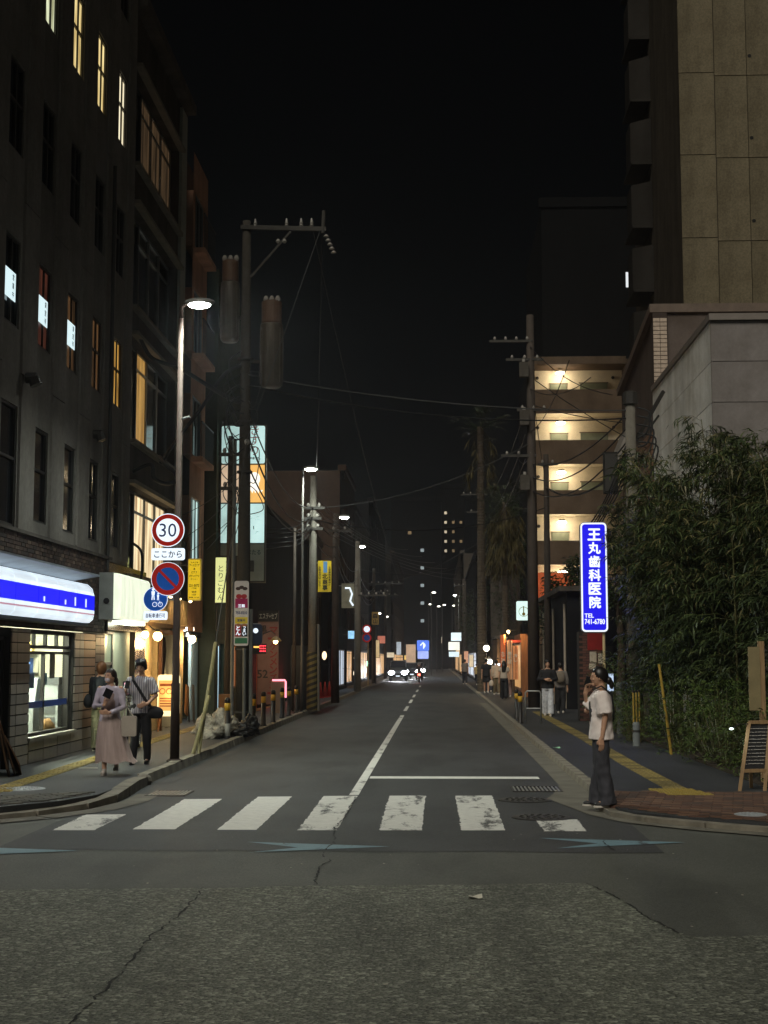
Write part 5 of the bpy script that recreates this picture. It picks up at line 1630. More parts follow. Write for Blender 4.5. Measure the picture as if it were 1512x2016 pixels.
MB().bar((-6.5, 38.06, 4.2), (-5.95, 38.06, 4.2), .03, .03).build('bracket', ALU_D, s2); MB().tube([(-5.9, 38.06, 3.33), (-5.9, 38.06, 2.6), (-5.5, 38.06, 2.6)], .02, 6).build('frame', ALU_D, s2)
CY = glow('cyan_white_lit', (.66, .95, .92, 1), .70, .3, 1.5)
CY2 = glow('cyan_dim_lit', (.55, .80, .76, 1), .7, .5, 1.5)
CREAMP = glow('cream_panel_lit', (.95, .70, .48, 1), .6, .5, 1.5)
CYD = mat('unlit_panel', rgb(132, 142, 138), .5, .15)
s3 = thing('tall_stacked_sign', 'tall stacked glowing sign of several panels behind the utility pole', 'sign', (-5.75, 42, 4.1))
MB().box(-6.46, -5.08, 42, 42.22, 4.1, 8.85).build('frame', ALU_D, s3)
OR_ = glow('orange_lit', (.95, .52, .14, 1), .8, .15, 2)
zp = [(7.66, 8.8), (6.49, 7.62), (5.28, 6.45)]
for k, (z0, z1) in enumerate(zp):
    for xa, xb in ((-6.42, -5.80), (-5.74, -5.12)):
        MB().ext(rrect((xa + xb) / 2, (z0 + z1) / 2, xb - xa, z1 - z0, .05 if k == 0 else .01, 41.992), (0, .006, 0)).build('panel', (CY if xa > -6 else CY2) if k != 1 else (OR_ if xa > -6 else CREAMP), s3)
MB().box(-5.74, -5.12, 41.992, 41.998, 4.15, 5.24).build('panel', CYD, s3); MB().box(-6.42, -5.8, 41.992, 41.998, 4.9, 5.24).build('panel', CYD, s3)
lt = MB(); write(lt, 'きすり', -5.42, 8.36, .28, 41.985, vertical=True, bold=.01, pitch=1.1); lt.build('red_lettering', mat('ink_red', (.55, .03, .015, 1), .6, 0), s3)
lt = MB(); write(lt, '味処', -5.40, 7.82, .08, 41.985, w=.3); write(lt, 'ほたる', -5.42, 5.0, .14, 41.985, w=.4)
rr_ = random.Random(5)
for k in range(9):
    x, z, a = -5.62 + rr_.uniform(0, .4), 5.55 + rr_.uniform(0, .55), rr_.uniform(0, 3)
    lt.bar((x, 41.986, z), (x + .1 * math.cos(a), 41.986, z + .1 * math.sin(a)), .025, .003)
lt.build('dark_lettering', mat('ink_teal', (.03, .07, .08, 1), .6, 0), s3)
lt = MB(); lt.ell((-5.42, 41.988, 7.2), (.17, .004, .2), 18, 8); lt.box(-5.55, -5.29, 41.985, 41.99, 6.86, 7.05)
for k in range(5):
    lt.quad((-5.62 + k * .09, 41.986, 6.86), (-5.53 + k * .09, 41.986, 6.86), (-5.575 + k * .09, 41.986, 6.76))
lt.build('white_shape', glow('white_print_lit', (1, .95, .85, 1), .9), s3)
MB().bar((-6.5, 42.1, 7), (-6.46, 42.1, 7), .05, .05).build('bracket', ALU_D, s3)
MB().box(-5.72, -5.42, 41.9, 41.99, 4.42, 4.75).build('meter_box', ALU_D, s3)
# tall banner board on the black wall
s4 = thing('tall_banner_board', 'tall pinkish banner board with black head and red vertical writing', 'sign', (-5.5, 47.3, .5))
MB().box(-5.95, -5.26, 47.3, 47.4, .35, 3.45).build('board', mat('board_pink', rgb(112, 86, 82), .7, .15), s4)
MB().box(-5.95, -5.26, 47.29, 47.299, 3.08, 3.45).build('head_panel', mat('board_black', rgb(20, 18, 18), .6, .1), s4)
lt = MB(); write(lt, 'エステ+セブ', -5.6, 3.27, .2, 47.285, w=.6); lt.build('head_lettering', mat('letter_grey', rgb(150, 148, 140), .6, 0), s4)
lt = MB(); write(lt, 'マーケンメンズコー', -5.42, 1.75, .23, 47.295, vertical=True, bold=.03); lt.build('red_lettering', mat('letter_dkred', rgb(120, 22, 24), .6, 0), s4)
lt = MB(); write(lt, '黒', -5.77, 2.83, .24, 47.295); write(lt, '台', -5.77, 2.2, .14, 47.295); write(lt, '52', -5.78, 1.35, .26, 47.295); lt.build('dark_lettering', SK, s4)
wlmp = thing('gooseneck_lamp', 'gooseneck wall lamp glowing warm in front of the banner board', 'lamp', (-5.4, 45.5, 2.4))
MB().tube([(-6.4, 45.5, 2.62), (-5.6, 45.5, 2.62), (-5.3, 45.5, 2.74), (-5.15, 45.5, 2.62)], .018, 8).build('arm', ALU_D, wlmp)
MB().lathe([(.2, 0), (.12, .09), (.03, .14)], (-5.15, 45.5, 2.42), 16).build('shade', mat('shade_tan', rgb(140, 110, 60), .5, .1), wlmp)
MB().ell((-5.15, 45.5, 2.40), .075, 12, 8).build('bulb', BULB, wlmp, True)
lamp_light('POINT', (-5.15, 45.4, 2.28), 30, WARM, .08, wlmp)
RN = glow('red_neon', (1.0, .05, .07, 1), 2.2)
PN = glow('pink_neon', (1.0, .28, .36, 1), 1.6)
s5 = thing('red_led_sign', 'small glowing red dotted sign right of the advertising sleeve', 'sign', (-5.4, 43, 2.15))
MB().box(-5.55, -5.15, 43, 43.06, 2.0, 2.3).build('case', JOINT, s5)
mb = MB()
for i in range(4):
    for j in range(3):
        mb.ell((-5.33 + i * .05, 42.99, 2.08 + j * .08), .02, 8, 5)
mb.build('leds', RN, s5); MB().box(-5.53, -5.36, 42.985, 42.998, 2.18, 2.23).build('amber_bar', glow('amber_bar', (1, .5, .1, 1), 1.2), s5)
s6 = thing('pink_neon_corner', 'pink neon tube bent round the corner of a pale stand', 'neon sign', (-4.9, 45.6, ZL))
MB().tube([(-5.25, 45.55, 1.17), (-4.85, 45.55, 1.17), (-4.82, 45.55, 1.12), (-4.82, 45.55, .62)], .03, 8).build('tube', PN, s6, True)
MB().box(-5.3, -4.86, 45.57, 45.75, ZL, 1.14).build('stand', mat('stand_tan', rgb(140, 118, 100), .6, .15), s6)
# red wash from an open door, cast by stand-in lamps
for i, (x, y, z) in enumerate(((-5.7, 50.3, 1.5), (-5.6, 57.5, 1.2))):
    o = thing('red_wash_lamp', ['stand-in red lamp for the door wash by the banner board', 'stand-in red lamp for the door wash near the striped pole'][i], 'lamp', (x, y, z))
    MB().ell((x, y, z), (.06, .06, .08), 10, 8).build('globe', RN, o, True); MB().tube([(x - .5, y, z + .2), (x, y, z + .08)], .01, 5).build('arm', ALU_D, o)
    lamp_light('POINT', (x + .02, y - .15, z), 22, (1, .12, .08), .1, o)
s7 = thing('yellow_hanging_sign', 'yellow hanging sign with three dark characters on the striped pole', 'sign', (-3.72, 47.5, 4.6))
MB().box(-3.97, -3.52, 47.5, 47.58, 4.08, 5.12).build('board', mat('sign_yellow', rgb(206, 178, 40), .5, .15), s7)
MB().box(-3.79, -3.66, 47.494, 47.499, 4.72, 5.1).build('blue_print', mat('print_blue', rgb(90, 140, 190), .5, .2), s7)
lt = MB(); write(lt, '北商事', -3.73, 4.41, .17, 47.49, vertical=True, bold=.03); write(lt, 'お問合せはこちら', -3.91, 4.6, .075, 47.49, vertical=True); write(lt, '土地建物売買仲介', -3.58, 4.6, .075, 47.49, vertical=True); lt.build('lettering', mat('ink_green', (.03, .03, .01, 1), .7, 0), s7)
MB().bar((-4.15, 47.56, 5.05), (-3.5, 47.56, 5.05), .02, .02).build('bracket', STEEL, s7)
s8 = thing('grey_hanging_sign', 'faded grey hanging sign with white brush stroke on the next pole', 'sign', (-4.3, 57, 4.2))
MB().box(-4.05, -3.5, 60.6, 60.68, 4.0, 5.05).build('board', mat('sign_faded', rgb(128, 128, 110), .6, .3, 3), s8)
mb = MB(); mb.tube([(-3.9, 60.58, 4.85), (-3.7, 60.58, 4.85), (-3.6, 60.58, 4.6), (-3.68, 60.58, 4.3), (-3.55, 60.58, 4.1)], .045, 6); mb.build('brush_stroke', SW, s8); MB().bar((-4.27, 60.64, 4.95), (-3.5, 60.64, 4.95), .02, .02).build('bracket', STEEL, s8)
s9 = thing('small_dark_sign', 'small dark sign with two yellowish characters far along the left', 'sign', (-3.87, 90, 4.4))
MB().box(-4.1, -3.66, 90, 90.08, 4.0, 4.8).build('board', mat('board_umber', rgb(150, 122, 60), .6, .2), s9)
lt = MB(); write(lt, '森山', -3.88, 4.38, .3, 89.99, vertical=True, bold=.03); lt.build('lettering', SK, s9); MB().bar((-5.4, 90.04, 4.7), (-4.1, 90.04, 4.7), .04, .04).build('bracket', ALU_D, s9)
# far traffic signs on a pole
fp = thing('traffic_sign_pole', 'thin pale pole with two round no stopping signs far on the left', 'traffic sign', (-4.55, 92, ZL))
MB().tube([(-4.42, 92, ZL), (-4.42, 92, 4)], .04, 8).build('pole', mat('sign_pole_pale', rgb(150, 132, 96), .5, .1), fp)
for z in (3.75, 3.2):
    f = MB().disc((-4.5, 91.9, z), .3, 'y', 24, .01).build('sign_disc', SR, fp)
    MB().disc((-4.5, 91.89, z), .2, 'y', 24, .004).build('sign_face', SW if z > 3.5 else SB, f)
    mb = MB(); mb.bar((-4.64, 91.88, z + .14), (-4.36, 91.88, z - .14), .06, .004)
    if z > 3.5: mb.bar((-4.64, 91.88, z - .14), (-4.36, 91.88, z + .14), .06, .004)
    mb.build('slash', SR, f)
# blue shop light
o = thing('blue_lit_sign', 'small pale blue glowing shop sign far along the left', 'sign', (-4.8, 82, 3.2))
MB().box(-5.1, -4.55, 82, 82.1, 3.0, 3.45).build('face', glow('blue_lit', (.35, .7, 1, 1), .9, .5, 6), o); MB().box(-5.4, -5.1, 82.02, 82.08, 3.2, 3.25).build('bracket', ALU_D, o)
# goods glow under it
for i, (x, y, z, c) in enumerate(((-5.0, 88, 1.9, (1, .8, .55)), (-5.05, 104, 1.5, (.5, 1, .7)), (-4.9, 70, 1.3, (1, .75, .4)), (-4.8, 84, 1.0, (1, .85, .6)), (-5.2, 66, 2.0, (1, .75, .45)))):
    o = thing('shop_lantern', ['pale lantern under the blue lit sign', 'greenish lit lantern far along the left', 'low yellow lantern beside the red cones', 'low pale lantern near the dark pole', 'slim lit lantern on the black wall end'][i], 'lantern', (x, y, z), 'small lanterns along the left shops')
    MB().ell((x, y, z), (.11, .11, .2), 12, 8).build('paper', glow('lantern%d' % i, (*c, 1), 1.5), o, True); MB().lathe([(.06, .19), (.06, .23)], (x, y, z), 10).build('cap', ALU_D, o); MB().bar((x, y, z + .22), (-5.6, y, z + .3), .015, .015).build('arm', ALU_D, o)
for i in range(4):
    x, y = -5.25 + .12 * i, 62 + 1.0 * i
    o = thing('traffic_cone', ['nearest', 'second', 'third', 'farthest'][i] + ' of the dull red cones before the black wall', 'traffic cone', (x, y, ZL), 'red cones by the wall')
    MB().lathe([(.13, .02), (.03, .68), (.02, .7)], (x, y, ZL), 14).build('cone', mat('cone_red', rgb(150, 34, 26), .6, .2), o, True); MB().box(x - .18, x + .18, y - .18, y + .18, ZL, ZL + .03).build('foot', MATS['cone_red'], o)

# ---- blue dental sign on the right
bd = thing('blue_dental_sign', 'tall glowing blue sign with white characters and telephone number', 'sign', (3.97, 36, 2.5))
BLU = glow('dental_blue', (.012, .008, .80, 1), .72, .15, 1)
WLT = glow('dental_white', (.86, .92, 1, 1), .78)
MB().ext(rrect(3.97, 3.9, .68, 2.78, .11, 36), (0, .2, 0)).build('casing', mat('sign_case', rgb(120, 122, 128), .5, .1), bd)
MB().ext(rrect(3.97, 3.9, .655, 2.75, .10, 35.994), (0, .005, 0)).build('white_rim', WLT, bd)
MB().ext(rrect(3.97, 3.9, .575, 2.67, .07, 35.988), (0, .005, 0)).build('face', BLU, bd)
lt = MB(); write(lt, '王丸歯科医院', 3.985, 4.12, .285, 35.983, vertical=True, bold=.035, pitch=1.2)
write(lt, 'TEL', 3.83, 2.93, .1, 35.983, bold=.02); write(lt, '741-6780', 3.97, 2.78, .125, 35.983, w=.5, bold=.025); lt.build('lettering', WLT, bd)
MB().tube([(4.2, 36.1, .08), (4.2, 36.1, 2.52)], .035, 8).build('post', mat('post_cream', rgb(190, 170, 130), .5, .1), bd)
lamp_light('AREA', (3.97, 35.9, 3.9), 5, (.25, .28, 1), .6, bd, aim=(0, -1, -.1))
# white lit sign with a drop icon
wi = thing('white_icon_sign', 'small glowing white sign with a golden drop icon', 'sign', (3.65, 60, 3.85))
MB().ext(rrect(3.65, 3.86, .6, .8, .06, 60), (0, .15, 0)).build('box', glow('icon_white', (.72, .95, .90, 1), .75, .1, 3), wi)
mb = MB(); mb.ell((3.65, 59.99, 3.72), (.07, .004, .07), 14, 6); mb.box(3.63, 3.67, 59.985, 59.992, 3.75, 4.05); ring(mb, 3.65, 59.985, 3.82, .21, .19, 20)
mb.build('icon', mat('icon_gold', rgb(150, 130, 30), .5, 0), wi); MB().bar((3.95, 60.08, 4.1), (4.6, 60.08, 4.1), .04, .04).build('bracket', ALU_D, wi)
# far white signs and blue road sign
for i, (x, y, z, w_, h, c, lab) in enumerate(((1.9, 140, 4.0, 1.0, .8, (.8, .95, 1), 'upper of the white lit signs far on the right'), (1.7, 141, 3.1, 1.1, .8, (.95, .95, .85), 'middle of the white lit signs far on the right'), (1.7, 142, 2.3, 1.0, .5, (.75, .9, .95), 'lowest of the white lit signs far on the right'))):
    o = thing('far_lit_sign', lab, 'sign', (x, y, z), 'far white lit signs'); MB().box(x - w_ / 2, x + w_ / 2, y, y + .15, z - h / 2, z + h / 2).build('face', glow('farsign%d' % i, (*c, 1), .9, .3, 2), o)
    MB().bar((x + w_ / 2, y + .08, z), (3.0, y + .08, z), .06, .06).build('bracket', ALU_D, o)
rs_ = thing('far_road_sign', 'far blue and white road sign above the approaching cars', 'sign', (-1.3, 130, 2.4))
MB().ext(rrect(-1.25, 3.05, 1.1, .95, .1, 130), (0, .05, 0)).build('blue_panel', glow('roadsign_blue', (.12, .25, 1.0, 1), .8, .3, 4), rs_)
MB().ext(rrect(-1.25, 2.2, 1.0, .7, .08, 130), (0, .05, 0)).build('lower_panel', glow('roadsign_pale', (.4, .5, 1.0, 1), .8, .3, 4), rs_)
lt = MB(); write(lt, '↑', -1.25, 3.05, .6, 129.98, bold=.03); lt.build('arrow', glow('letter_white', (.9, 1, .95, 1), .9), rs_)
MB().tube([(-1.25, 130.1, 0), (-1.25, 130.1, 3.4)], .05, 8).build('post', POLE_S, rs_)
of = thing('far_cream_panel', 'far warm cream lit panel left of the blue road sign', 'sign', (-2.1, 135, 1.8)); MB().box(-2.9, -2.0, 135, 135.2, 1.0, 3.2).build('panel', glow('cream_dim', (.9, .62, .4, 1), .35, .4, 2), of); MB().box(-2.5, -2.4, 135.05, 135.15, 0, 1).build('post', ALU_D, of)

for i, (x, y, z, w_, h, c, e, lab) in enumerate((
        (-4.6, 108, 2.6, .5, 1.3, (1, .75, .4), .5, 'narrow amber upright sign far along the left shops'),
        (-4.5, 116, 3.4, .6, .6, (.9, .3, .2), .45, 'small reddish sign far along the left shops'),
        (-4.4, 132, 2.2, .9, .45, (1, .85, .6), .6, 'low cream sign far along the left shops'),
        (-4.2, 158, 3.0, .5, 1.4, (.8, .9, 1), .45, 'narrow bluish sign near the far street end on the left'),
        (-3.4, 165, 2.0, .7, .5, (1, .7, .2), .8, 'yellow sign low behind the approaching cars'),
        (-2.9, 166, 2.3, .4, .9, (1, .55, .25), .7, 'orange sign behind the approaching cars'),
        (2.2, 150, 2.6, .4, 1.2, (1, .7, .35), .6, 'narrow amber upright sign left of the far right white signs'),
        (2.5, 122, 2.0, .35, 1.0, (1, .5, .3), .4, 'dim orange sign far along the right shops'),
        (2.6, 108, 1.7, .3, .9, (1, .85, .6), .45, 'dim cream sign past the globe lamps on the right'))):
    o = thing('far_shop_sign', lab, 'sign', (x, y, z), 'small far shop signs')
    MB().box(x - w_ / 2, x + w_ / 2, y, y + .12, z - h / 2, z + h / 2).build('face', glow('farshop%d' % i, (*c, 1), e, .5, 3), o)
    MB().box(x - w_ / 2 - .03, x + w_ / 2 + .03, y + .121, y + .16, z - h / 2 - .03, z + h / 2 + .03).build('casing', ALU_D, o)
    MB().bar((x, y + .14, z), (x + (1.6 if x > 0 else -1.6), y + .14, z), .05, .05).build('bracket', ALU_D, o)

# ---- chalkboard stand and name post on the right
ch = thing('chalkboard_stand', 'wooden A frame chalkboard leaning at the right edge by the bushes', 'chalkboard', (4.2, 19.5, .1))
WD2 = mat('stand_wood', rgb(150, 122, 88), .6, .25, 8, stretch=(4, 4, .4))
def fr(p, q, w_=.045, d=.025): MB().bar(p, q, w_, d, up=(0, 1, 0)).build('frame_bar', WD2, ch)
za = .085
bl_, br_, tl_, tr_ = (4.02, 19.38, za), (4.38, 19.5, za), (4.20, 19.52, 1.0), (4.50, 19.62, 1.0)
fr(bl_, tl_); fr(br_, tr_); fr(tl_, tr_)
lerp = lambda p, q, f: tuple(p[i] + (q[i] - p[i]) * f for i in range(3))
fr(lerp(bl_, tl_, .3), lerp(br_, tr_, .3))
for a_, b_ in ((tl_, (4.3, 19.95, za)), (tr_, (4.62, 20.05, za))):
    fr(a_, b_)
c0, c1, c2, c3 = lerp(bl_, tl_, .32), lerp(br_, tr_, .32), lerp(br_, tr_, .97), lerp(bl_, tl_, .97)
off = Vector((.0, .012, 0))
MB().ext([Vector(p) + off for p in (c0, c1, c2, c3)], (0, .012, 0)).build('slate', mat('slate', rgb(46, 46, 48), .6, .35, 6), ch)
mb = MB()
bu, bv = (Vector(c1) - Vector(c0)), (Vector(c3) - Vector(c0))
cr = random.Random(3)
for k in range(11):
    v = .9 - k * .078
    u = .1
    while u < .85:
        ln = cr.uniform(.04, .16)
        p = Vector(c0) + bu * u + bv * v + Vector((0, .005, 0))
        mb.bar(p, p + bu * min(ln, .9 - u) + bv * cr.uniform(-.006, .006), .006, .014, up=(0, 1, 0))
        u += ln + cr.uniform(.02, .05)
mb.build('chalk_writing', mat('chalk', rgb(190, 184, 176), .9, .2), ch)
MB().ell((3.93, 19.36, .92), (.03, .03, .016), 10, 6).build('clip_lamp', glow('clip_white', (.85, 1, 1, 1), 2.2), ch)
MB().tube([(4.18, 19.5, .98), (4.05, 19.42, .98), (3.95, 19.37, .93)], .008, 6).build('lamp_arm', ALU_D, ch)
lamp_light('SPOT', (3.96, 19.33, .9), 2.5, (.85, 1, 1), .04, ch, 120, (.8, .25, -.5))
npst = thing('name_post', 'pale wooden name board on a post at the right edge', 'sign post', (4.62, 20.6, .1))
MB().box(4.6, 4.68, 20.62, 20.7, .07, 2.1).build('post', WD2, npst)
MB().box(4.44, 4.6, 20.56, 20.6, 1.12, 2.02).build('board', mat('board_pale', rgb(128, 116, 84), .6, .2), npst)
stk = thing('bamboo_stake', 'leaning yellow bamboo stake in front of the bushes', 'stake', (4.31, 26.8, .08))
MB().tube([(4.33, 26.8, .05), (4.25, 26.82, .8), (4.14, 26.85, 1.75)], [.028, .026, .024], 10).build('stake', mat('bamboo_yellow', rgb(150, 124, 52), .45, .2, 8), stk)
for f in (.3, .62):
    MB().lathe([(.032, 0), (.032, .02)], (4.33 - .19 * f, 26.8 + .05 * f, .05 + 1.7 * f), 10).build('node_ring', SK, stk)
for i, (x, y) in enumerate(((4.08, 30), (4.17, 30.2), (4.3, 30.7))):
    o = thing('yellow_post', ['left', 'middle', 'right'][i] + ' of the thin yellow posts behind the woman on the phone', 'post', (x, y, .07), 'thin yellow posts')
    MB().tube([(x, y, .05), (x, y, 1.15)], .018, 8).build('post', MATS['bamboo_yellow'], o); MB().lathe([(.03, 0), (.03, .03), (.01, .05)], (x, y, 1.15), 8).build('cap', SK, o)
for i, (x, y, h, r) in enumerate(((4.3, 34, 1.25, .075), (4.05, 29.4, .52, .075))):
    o = thing('grey_post', ['taller grey post beside the woman on the phone', 'short grey post at the foot of the bushes'][i], 'post', (x, y, .07))
    MB().lathe([(r, 0), (r, h - .05), (r * .8, h)], (x, y, .05), 14).build('post', mat('post_grey', rgb(104, 108, 108), .6, .2), o); MB().lathe([(r * 1.1, 0), (r * 1.1, .04)], (x, y, .05 + h - .2), 14).build('band', ALU_D, o)
# notice board lit bluish behind the woman
o = thing('lit_notice', 'small bluish white lit notice behind the head of the woman on the phone', 'notice', (3.8, 33.6, 1.3)); MB().box(3.98, 4.12, 33.6, 33.64, 1.1, 1.5).build('sheet', glow('notice_blue', (.6, .75, 1, 1), .6, .2, 6), o); MB().box(4.03, 4.07, 33.65, 33.68, .07, 1.5).build('post', ALU_D, o)

# ---- poles on the right
r1 = util('thick concrete utility pole rising out of the bamboo', 4.95, 36, 8.45, .2, base=.08)
MB().lathe([(.19, 0), (.19, .3), (.12, .34)], (4.95, 36, 8.3), 14).build('cap', ALU_D, r1)
util('tall dark pole with crossarms in front of the apartment block', 3.52, 52.2, 14.6, .22, m=MATS['dark_pole'], base=.08, arms=((13.6, 2.0, 3.6), (12.9, 2.6, 4.0), (9.3, 2.4, 3.7), (11.0, 3.0, 4.2)))
util('slender dark pole right of the tall dark pole', 4.35, 56, 9.9, .16, m=MATS['dark_pole'], base=.08, arms=((9.5, 4.0, 4.8),))
util('far dark pole with crossarm behind the palms', 2.9, 88, 12.5, .15, m=MATS['dark_pole'], base=.08, arms=((12, 1.5, 3.2), (10.9, 1.9, 3.0)))
util('thin far pole near the far right signs', 2.4, 128, 9, .14, m=MATS['dark_pole'], base=.08, arms=((8.4, 1.4, 2.6),))
jb = thing('junction_box', 'black junction box hanging on the pole above the blue sign', 'junction box', (4.4, 36.2, 6.6)); MB().box(4.28, 4.62, 36.1, 36.4, 6.05, 7.1).build('case', JOINT, jb); MB().box(4.3, 4.6, 36.08, 36.1, 6.1, 7.05).build('cover', ALU_D, jb); MB().bar((4.6, 36.25, 6.9), (4.95, 36.1, 6.9), .04, .04).build('bracket', POLE_S, jb)

# ---- overhead cables
CABLE = mat('cable_black', (.010, .010, .011, 1), .5, 0)
CABLE_G = mat('cable_grey', (.06, .06, .06, 1), .5, 0)
def cable(label, a, b, sag=.4, r=.014, n=14, m=CABLE, group='overhead cables'):
    a, b = Vector(a), Vector(b)
    pts = []
    for i in range(n + 1):
        f = i / n
        p = a.lerp(b, f)
        p.z -= sag * 4 * f * (1 - f)
        pts.append(p)
    o = MB().tube(pts, r, 5, 0, False).build('overhead_cable', m, None, True)
    return tag(o, label, 'cable', group)
T = (UX, UY - .1)
cable('upper grey cable crossing the street from the first pole to the bamboo pole', (T[0], T[1], 8.55), (4.95, 36, 8.15), .25, .016, 20, CABLE_G)
cable('lower cable crossing the street from the first pole to the bamboo pole', (T[0], T[1], 8.3), (4.95, 36, 7.95), .35, .02, 20)
cable('grey cable crossing low towards the tall dark right pole', (-4.15, 47.6, 6.9), (3.5, 52.2, 9.8), .5, .014, 16, CABLE_G)
cable('cable from the striped pole across to the slender right pole', (-4.15, 47.6, 6.5), (4.35, 56, 7.8), .6, .018, 16)
cable('thin cable falling from the crossarm end to the guy anchor', (-2.75, 33, 12.0), (-4.42, 32.7, 6.9), .0, .009, 3, CABLE_G)
cable('first of the cables from the first pole down the street', (T[0] + .1, T[1], 7.6), (-4.15, 47.6, 6.95), .7, .018)
cable('second of the cables from the first pole down the street', (T[0], T[1], 7.3), (-4.2, 47.6, 6.6), .9, .022)
cable('third of the cables from the first pole down the street', (T[0] - .1, T[1], 6.8), (-4.2, 47.6, 6.2), .8, .02)
cable('cable from the crossarm over the road to the striped pole', (-2.7, 33, 11.9), (-4.05, 47.6, 7.8), .5, .012)
cable('power line running down the middle of the dark sky', (-2.95, 33, 12.2), (-2.6, 100, 7.2), .8, .012, 20)
for i, (dz, sg_) in enumerate(((6.8, .6), (6.4, .8), (6.0, .7))):
    cable(['upper', 'middle', 'lower'][i] + ' cable between the striped pole and the dark pole', (-4.15, 47.6, dz), (-4.0, 56.2, dz - .1), sg_ * .4, .02)
    cable(['upper', 'middle', 'lower'][i] + ' cable between the dark pole and the tall pale pole', (-4.0, 56.2, dz - .1), (-4.2, 75.6, dz - .2), sg_, .02)
    cable(['upper', 'middle', 'lower'][i] + ' cable beyond the tall pale pole on the left', (-4.2, 75.6, dz - .2), (-4.4, 100, dz), sg_, .022)
    cable(['upper', 'middle', 'lower'][i] + ' cable running from the tall dark right pole to the far pole', (3.3, 52.2, 9.2 + i * .9), (2.9, 88, 9.6 + i), sg_, .018)
    cable(['upper', 'middle', 'lower'][i] + ' cable between the bamboo pole and the tall dark right pole', (4.9, 36, 8.1 - i * .35), (3.55, 52.2, 9.0 - i * .5), .5 + .1 * i, .022)
cable('thick cable from the bamboo pole to the slender right pole', (4.9, 36, 6.9), (4.35, 56, 8.6), .6, .035)
cable('cable slanting over the lit galleries to the tiled building', (3.6, 52.2, 11.2), (6.4, 44, 9.1), .1, .016)
cable('second cable slanting over the lit galleries', (3.6, 52.2, 12.2), (6.4, 43, 8.2), .1, .016)
cable('cable crossing the far street between the poles', (-4.4, 100, 7.0), (2.9, 88, 9.2), .5, .02, 12, CABLE_G)
cable('far cable crossing the street high behind the palms', (-4.2, 75.6, 6.6), (2.9, 88, 8.0), .6, .02, 12)
for i, (ys, zs_, ze) in enumerate(((36.6, 4.9, 5.9), (36.9, 5.6, 6.2), (40.9, 5.0, 5.6), (36.2, 4.4, 5.4))):
    cable(['lowest', 'second', 'third', 'fourth'][i] + ' thin service wire from the glazed building to the first pole', (Lx + .1, ys, zs_), (T[0], T[1], ze), .1, .008, 8)
for i, (y, z) in enumerate(((44, 6.2), (46, 5.4), (43, 5.0))):
    cable(['upper', 'middle', 'lower'][i] + ' service wire from the first pole to the green building', (T[0], T[1], z + .5), (-6.4, y, z), .2, .012, 8)
def snake(label, pts, r, sub=6, m=None):
    P = [Vector(p) for p in pts]
    out = []
    for i in range(len(P) - 1):
        p0, p1, p2, p3 = P[max(i - 1, 0)], P[i], P[i + 1], P[min(i + 2, len(P) - 1)]
        for k in range(sub):
            t = k / sub
            out.append(.5 * ((2 * p1) + (p2 - p0) * t + (2 * p0 - 5 * p1 + 4 * p2 - p3) * t * t + (3 * p1 - p0 - 3 * p2 + p3) * t ** 3))
    out.append(P[-1])
    return tag(MB().tube(out, r, 7, 0, True).build('cable_bundle', m or CABLE, None, True), label, 'cable', 'thick cable bundles')
snake('thick black cable bundle from the glazed building to the utility pole', [(-6.75, 31.3, 9.25), (-6.55, 31.8, 8.75), (-6.2, 32, 8.6), (-5.9, 32.4, 8.55), (-5.1, 33, 8.1), (-4.6, 33, 7.85)], .05)
snake('thick black cable bundle looping down behind the street lamp', [(-4.6, 33, 8.75), (-5.0, 33, 8.55), (-5.5, 33, 7.8), (-6.1, 32.9, 6.95), (-6.45, 32.8, 6.4)], .045)
snake('heavy black cable coil hanging on the glazed building', [(-6.75, 31.2, 6.0), (-6.45, 31.5, 6.2), (-6.36, 31.5, 6.1), (-6.34, 31.5, 5.9), (-6.1, 31.6, 5.78), (-5.88, 31.7, 5.85), (-5.92, 31.8, 6.04), (-6.15, 31.9, 6.24), (-6.4, 32.4, 6.5)], .05)
snake('black hose of cable coiled below the bay windows', [(-6.72, 31.1, 4.4), (-6.55, 31.3, 4.2), (-6.55, 31.3, 3.6), (-6.7, 31.4, 3.4)], .03)
for i in range(6):
    zz = 9.1 - i * .28
    snake(['first', 'second', 'third', 'fourth', 'fifth', 'sixth'][i] + ' from the top of the cable loops on the first utility pole', [(-4.6, 32.95, zz), (-4.86 - .05 * (i % 3), 32.8, zz - .3), (-4.74, 32.8, zz - .75 - .06 * i), (-4.52, 32.9, zz - .95)], .018)
for i in range(5):
    zz = 8.2 - .22 * i
    snake(['first', 'second', 'third', 'fourth', 'fifth'][i] + ' from the top of the cable loops on the bamboo pole', [(5.1, 35.85, zz), (5.4 + .05 * i, 35.8, zz - .15), (5.35, 35.8, zz - .6 - .08 * i), (5.1, 35.85, zz - .8)], .022)
    snake(['first', 'second', 'third', 'fourth', 'fifth'][i] + ' cable sloping from the bamboo pole behind the blue sign', [(4.8, 35.85, 7.2 - .2 * i), (4.6, 35.9, 6.6 - .15 * i), (4.2, 36.2, 5.7 - .1 * i), (3.9, 37, 5.2 - .1 * i)], .018)
for i in range(5):
    snake(['first', 'second', 'third', 'fourth', 'fifth'][i] + ' slack wire hanging at the striped pole', [(-4.2, 47.5, 6.7 - .15 * i), (-4.6, 47.3, 6.3 - .16 * i), (-5.2, 47, 6.15 - .15 * i), (-6.1, 47.8, 6.3 - .2 * i)], .014)
ORD = ['first', 'second', 'third', 'fourth', 'fifth', 'sixth', 'seventh', 'eighth', 'ninth', 'tenth']
cr2 = random.Random(9)
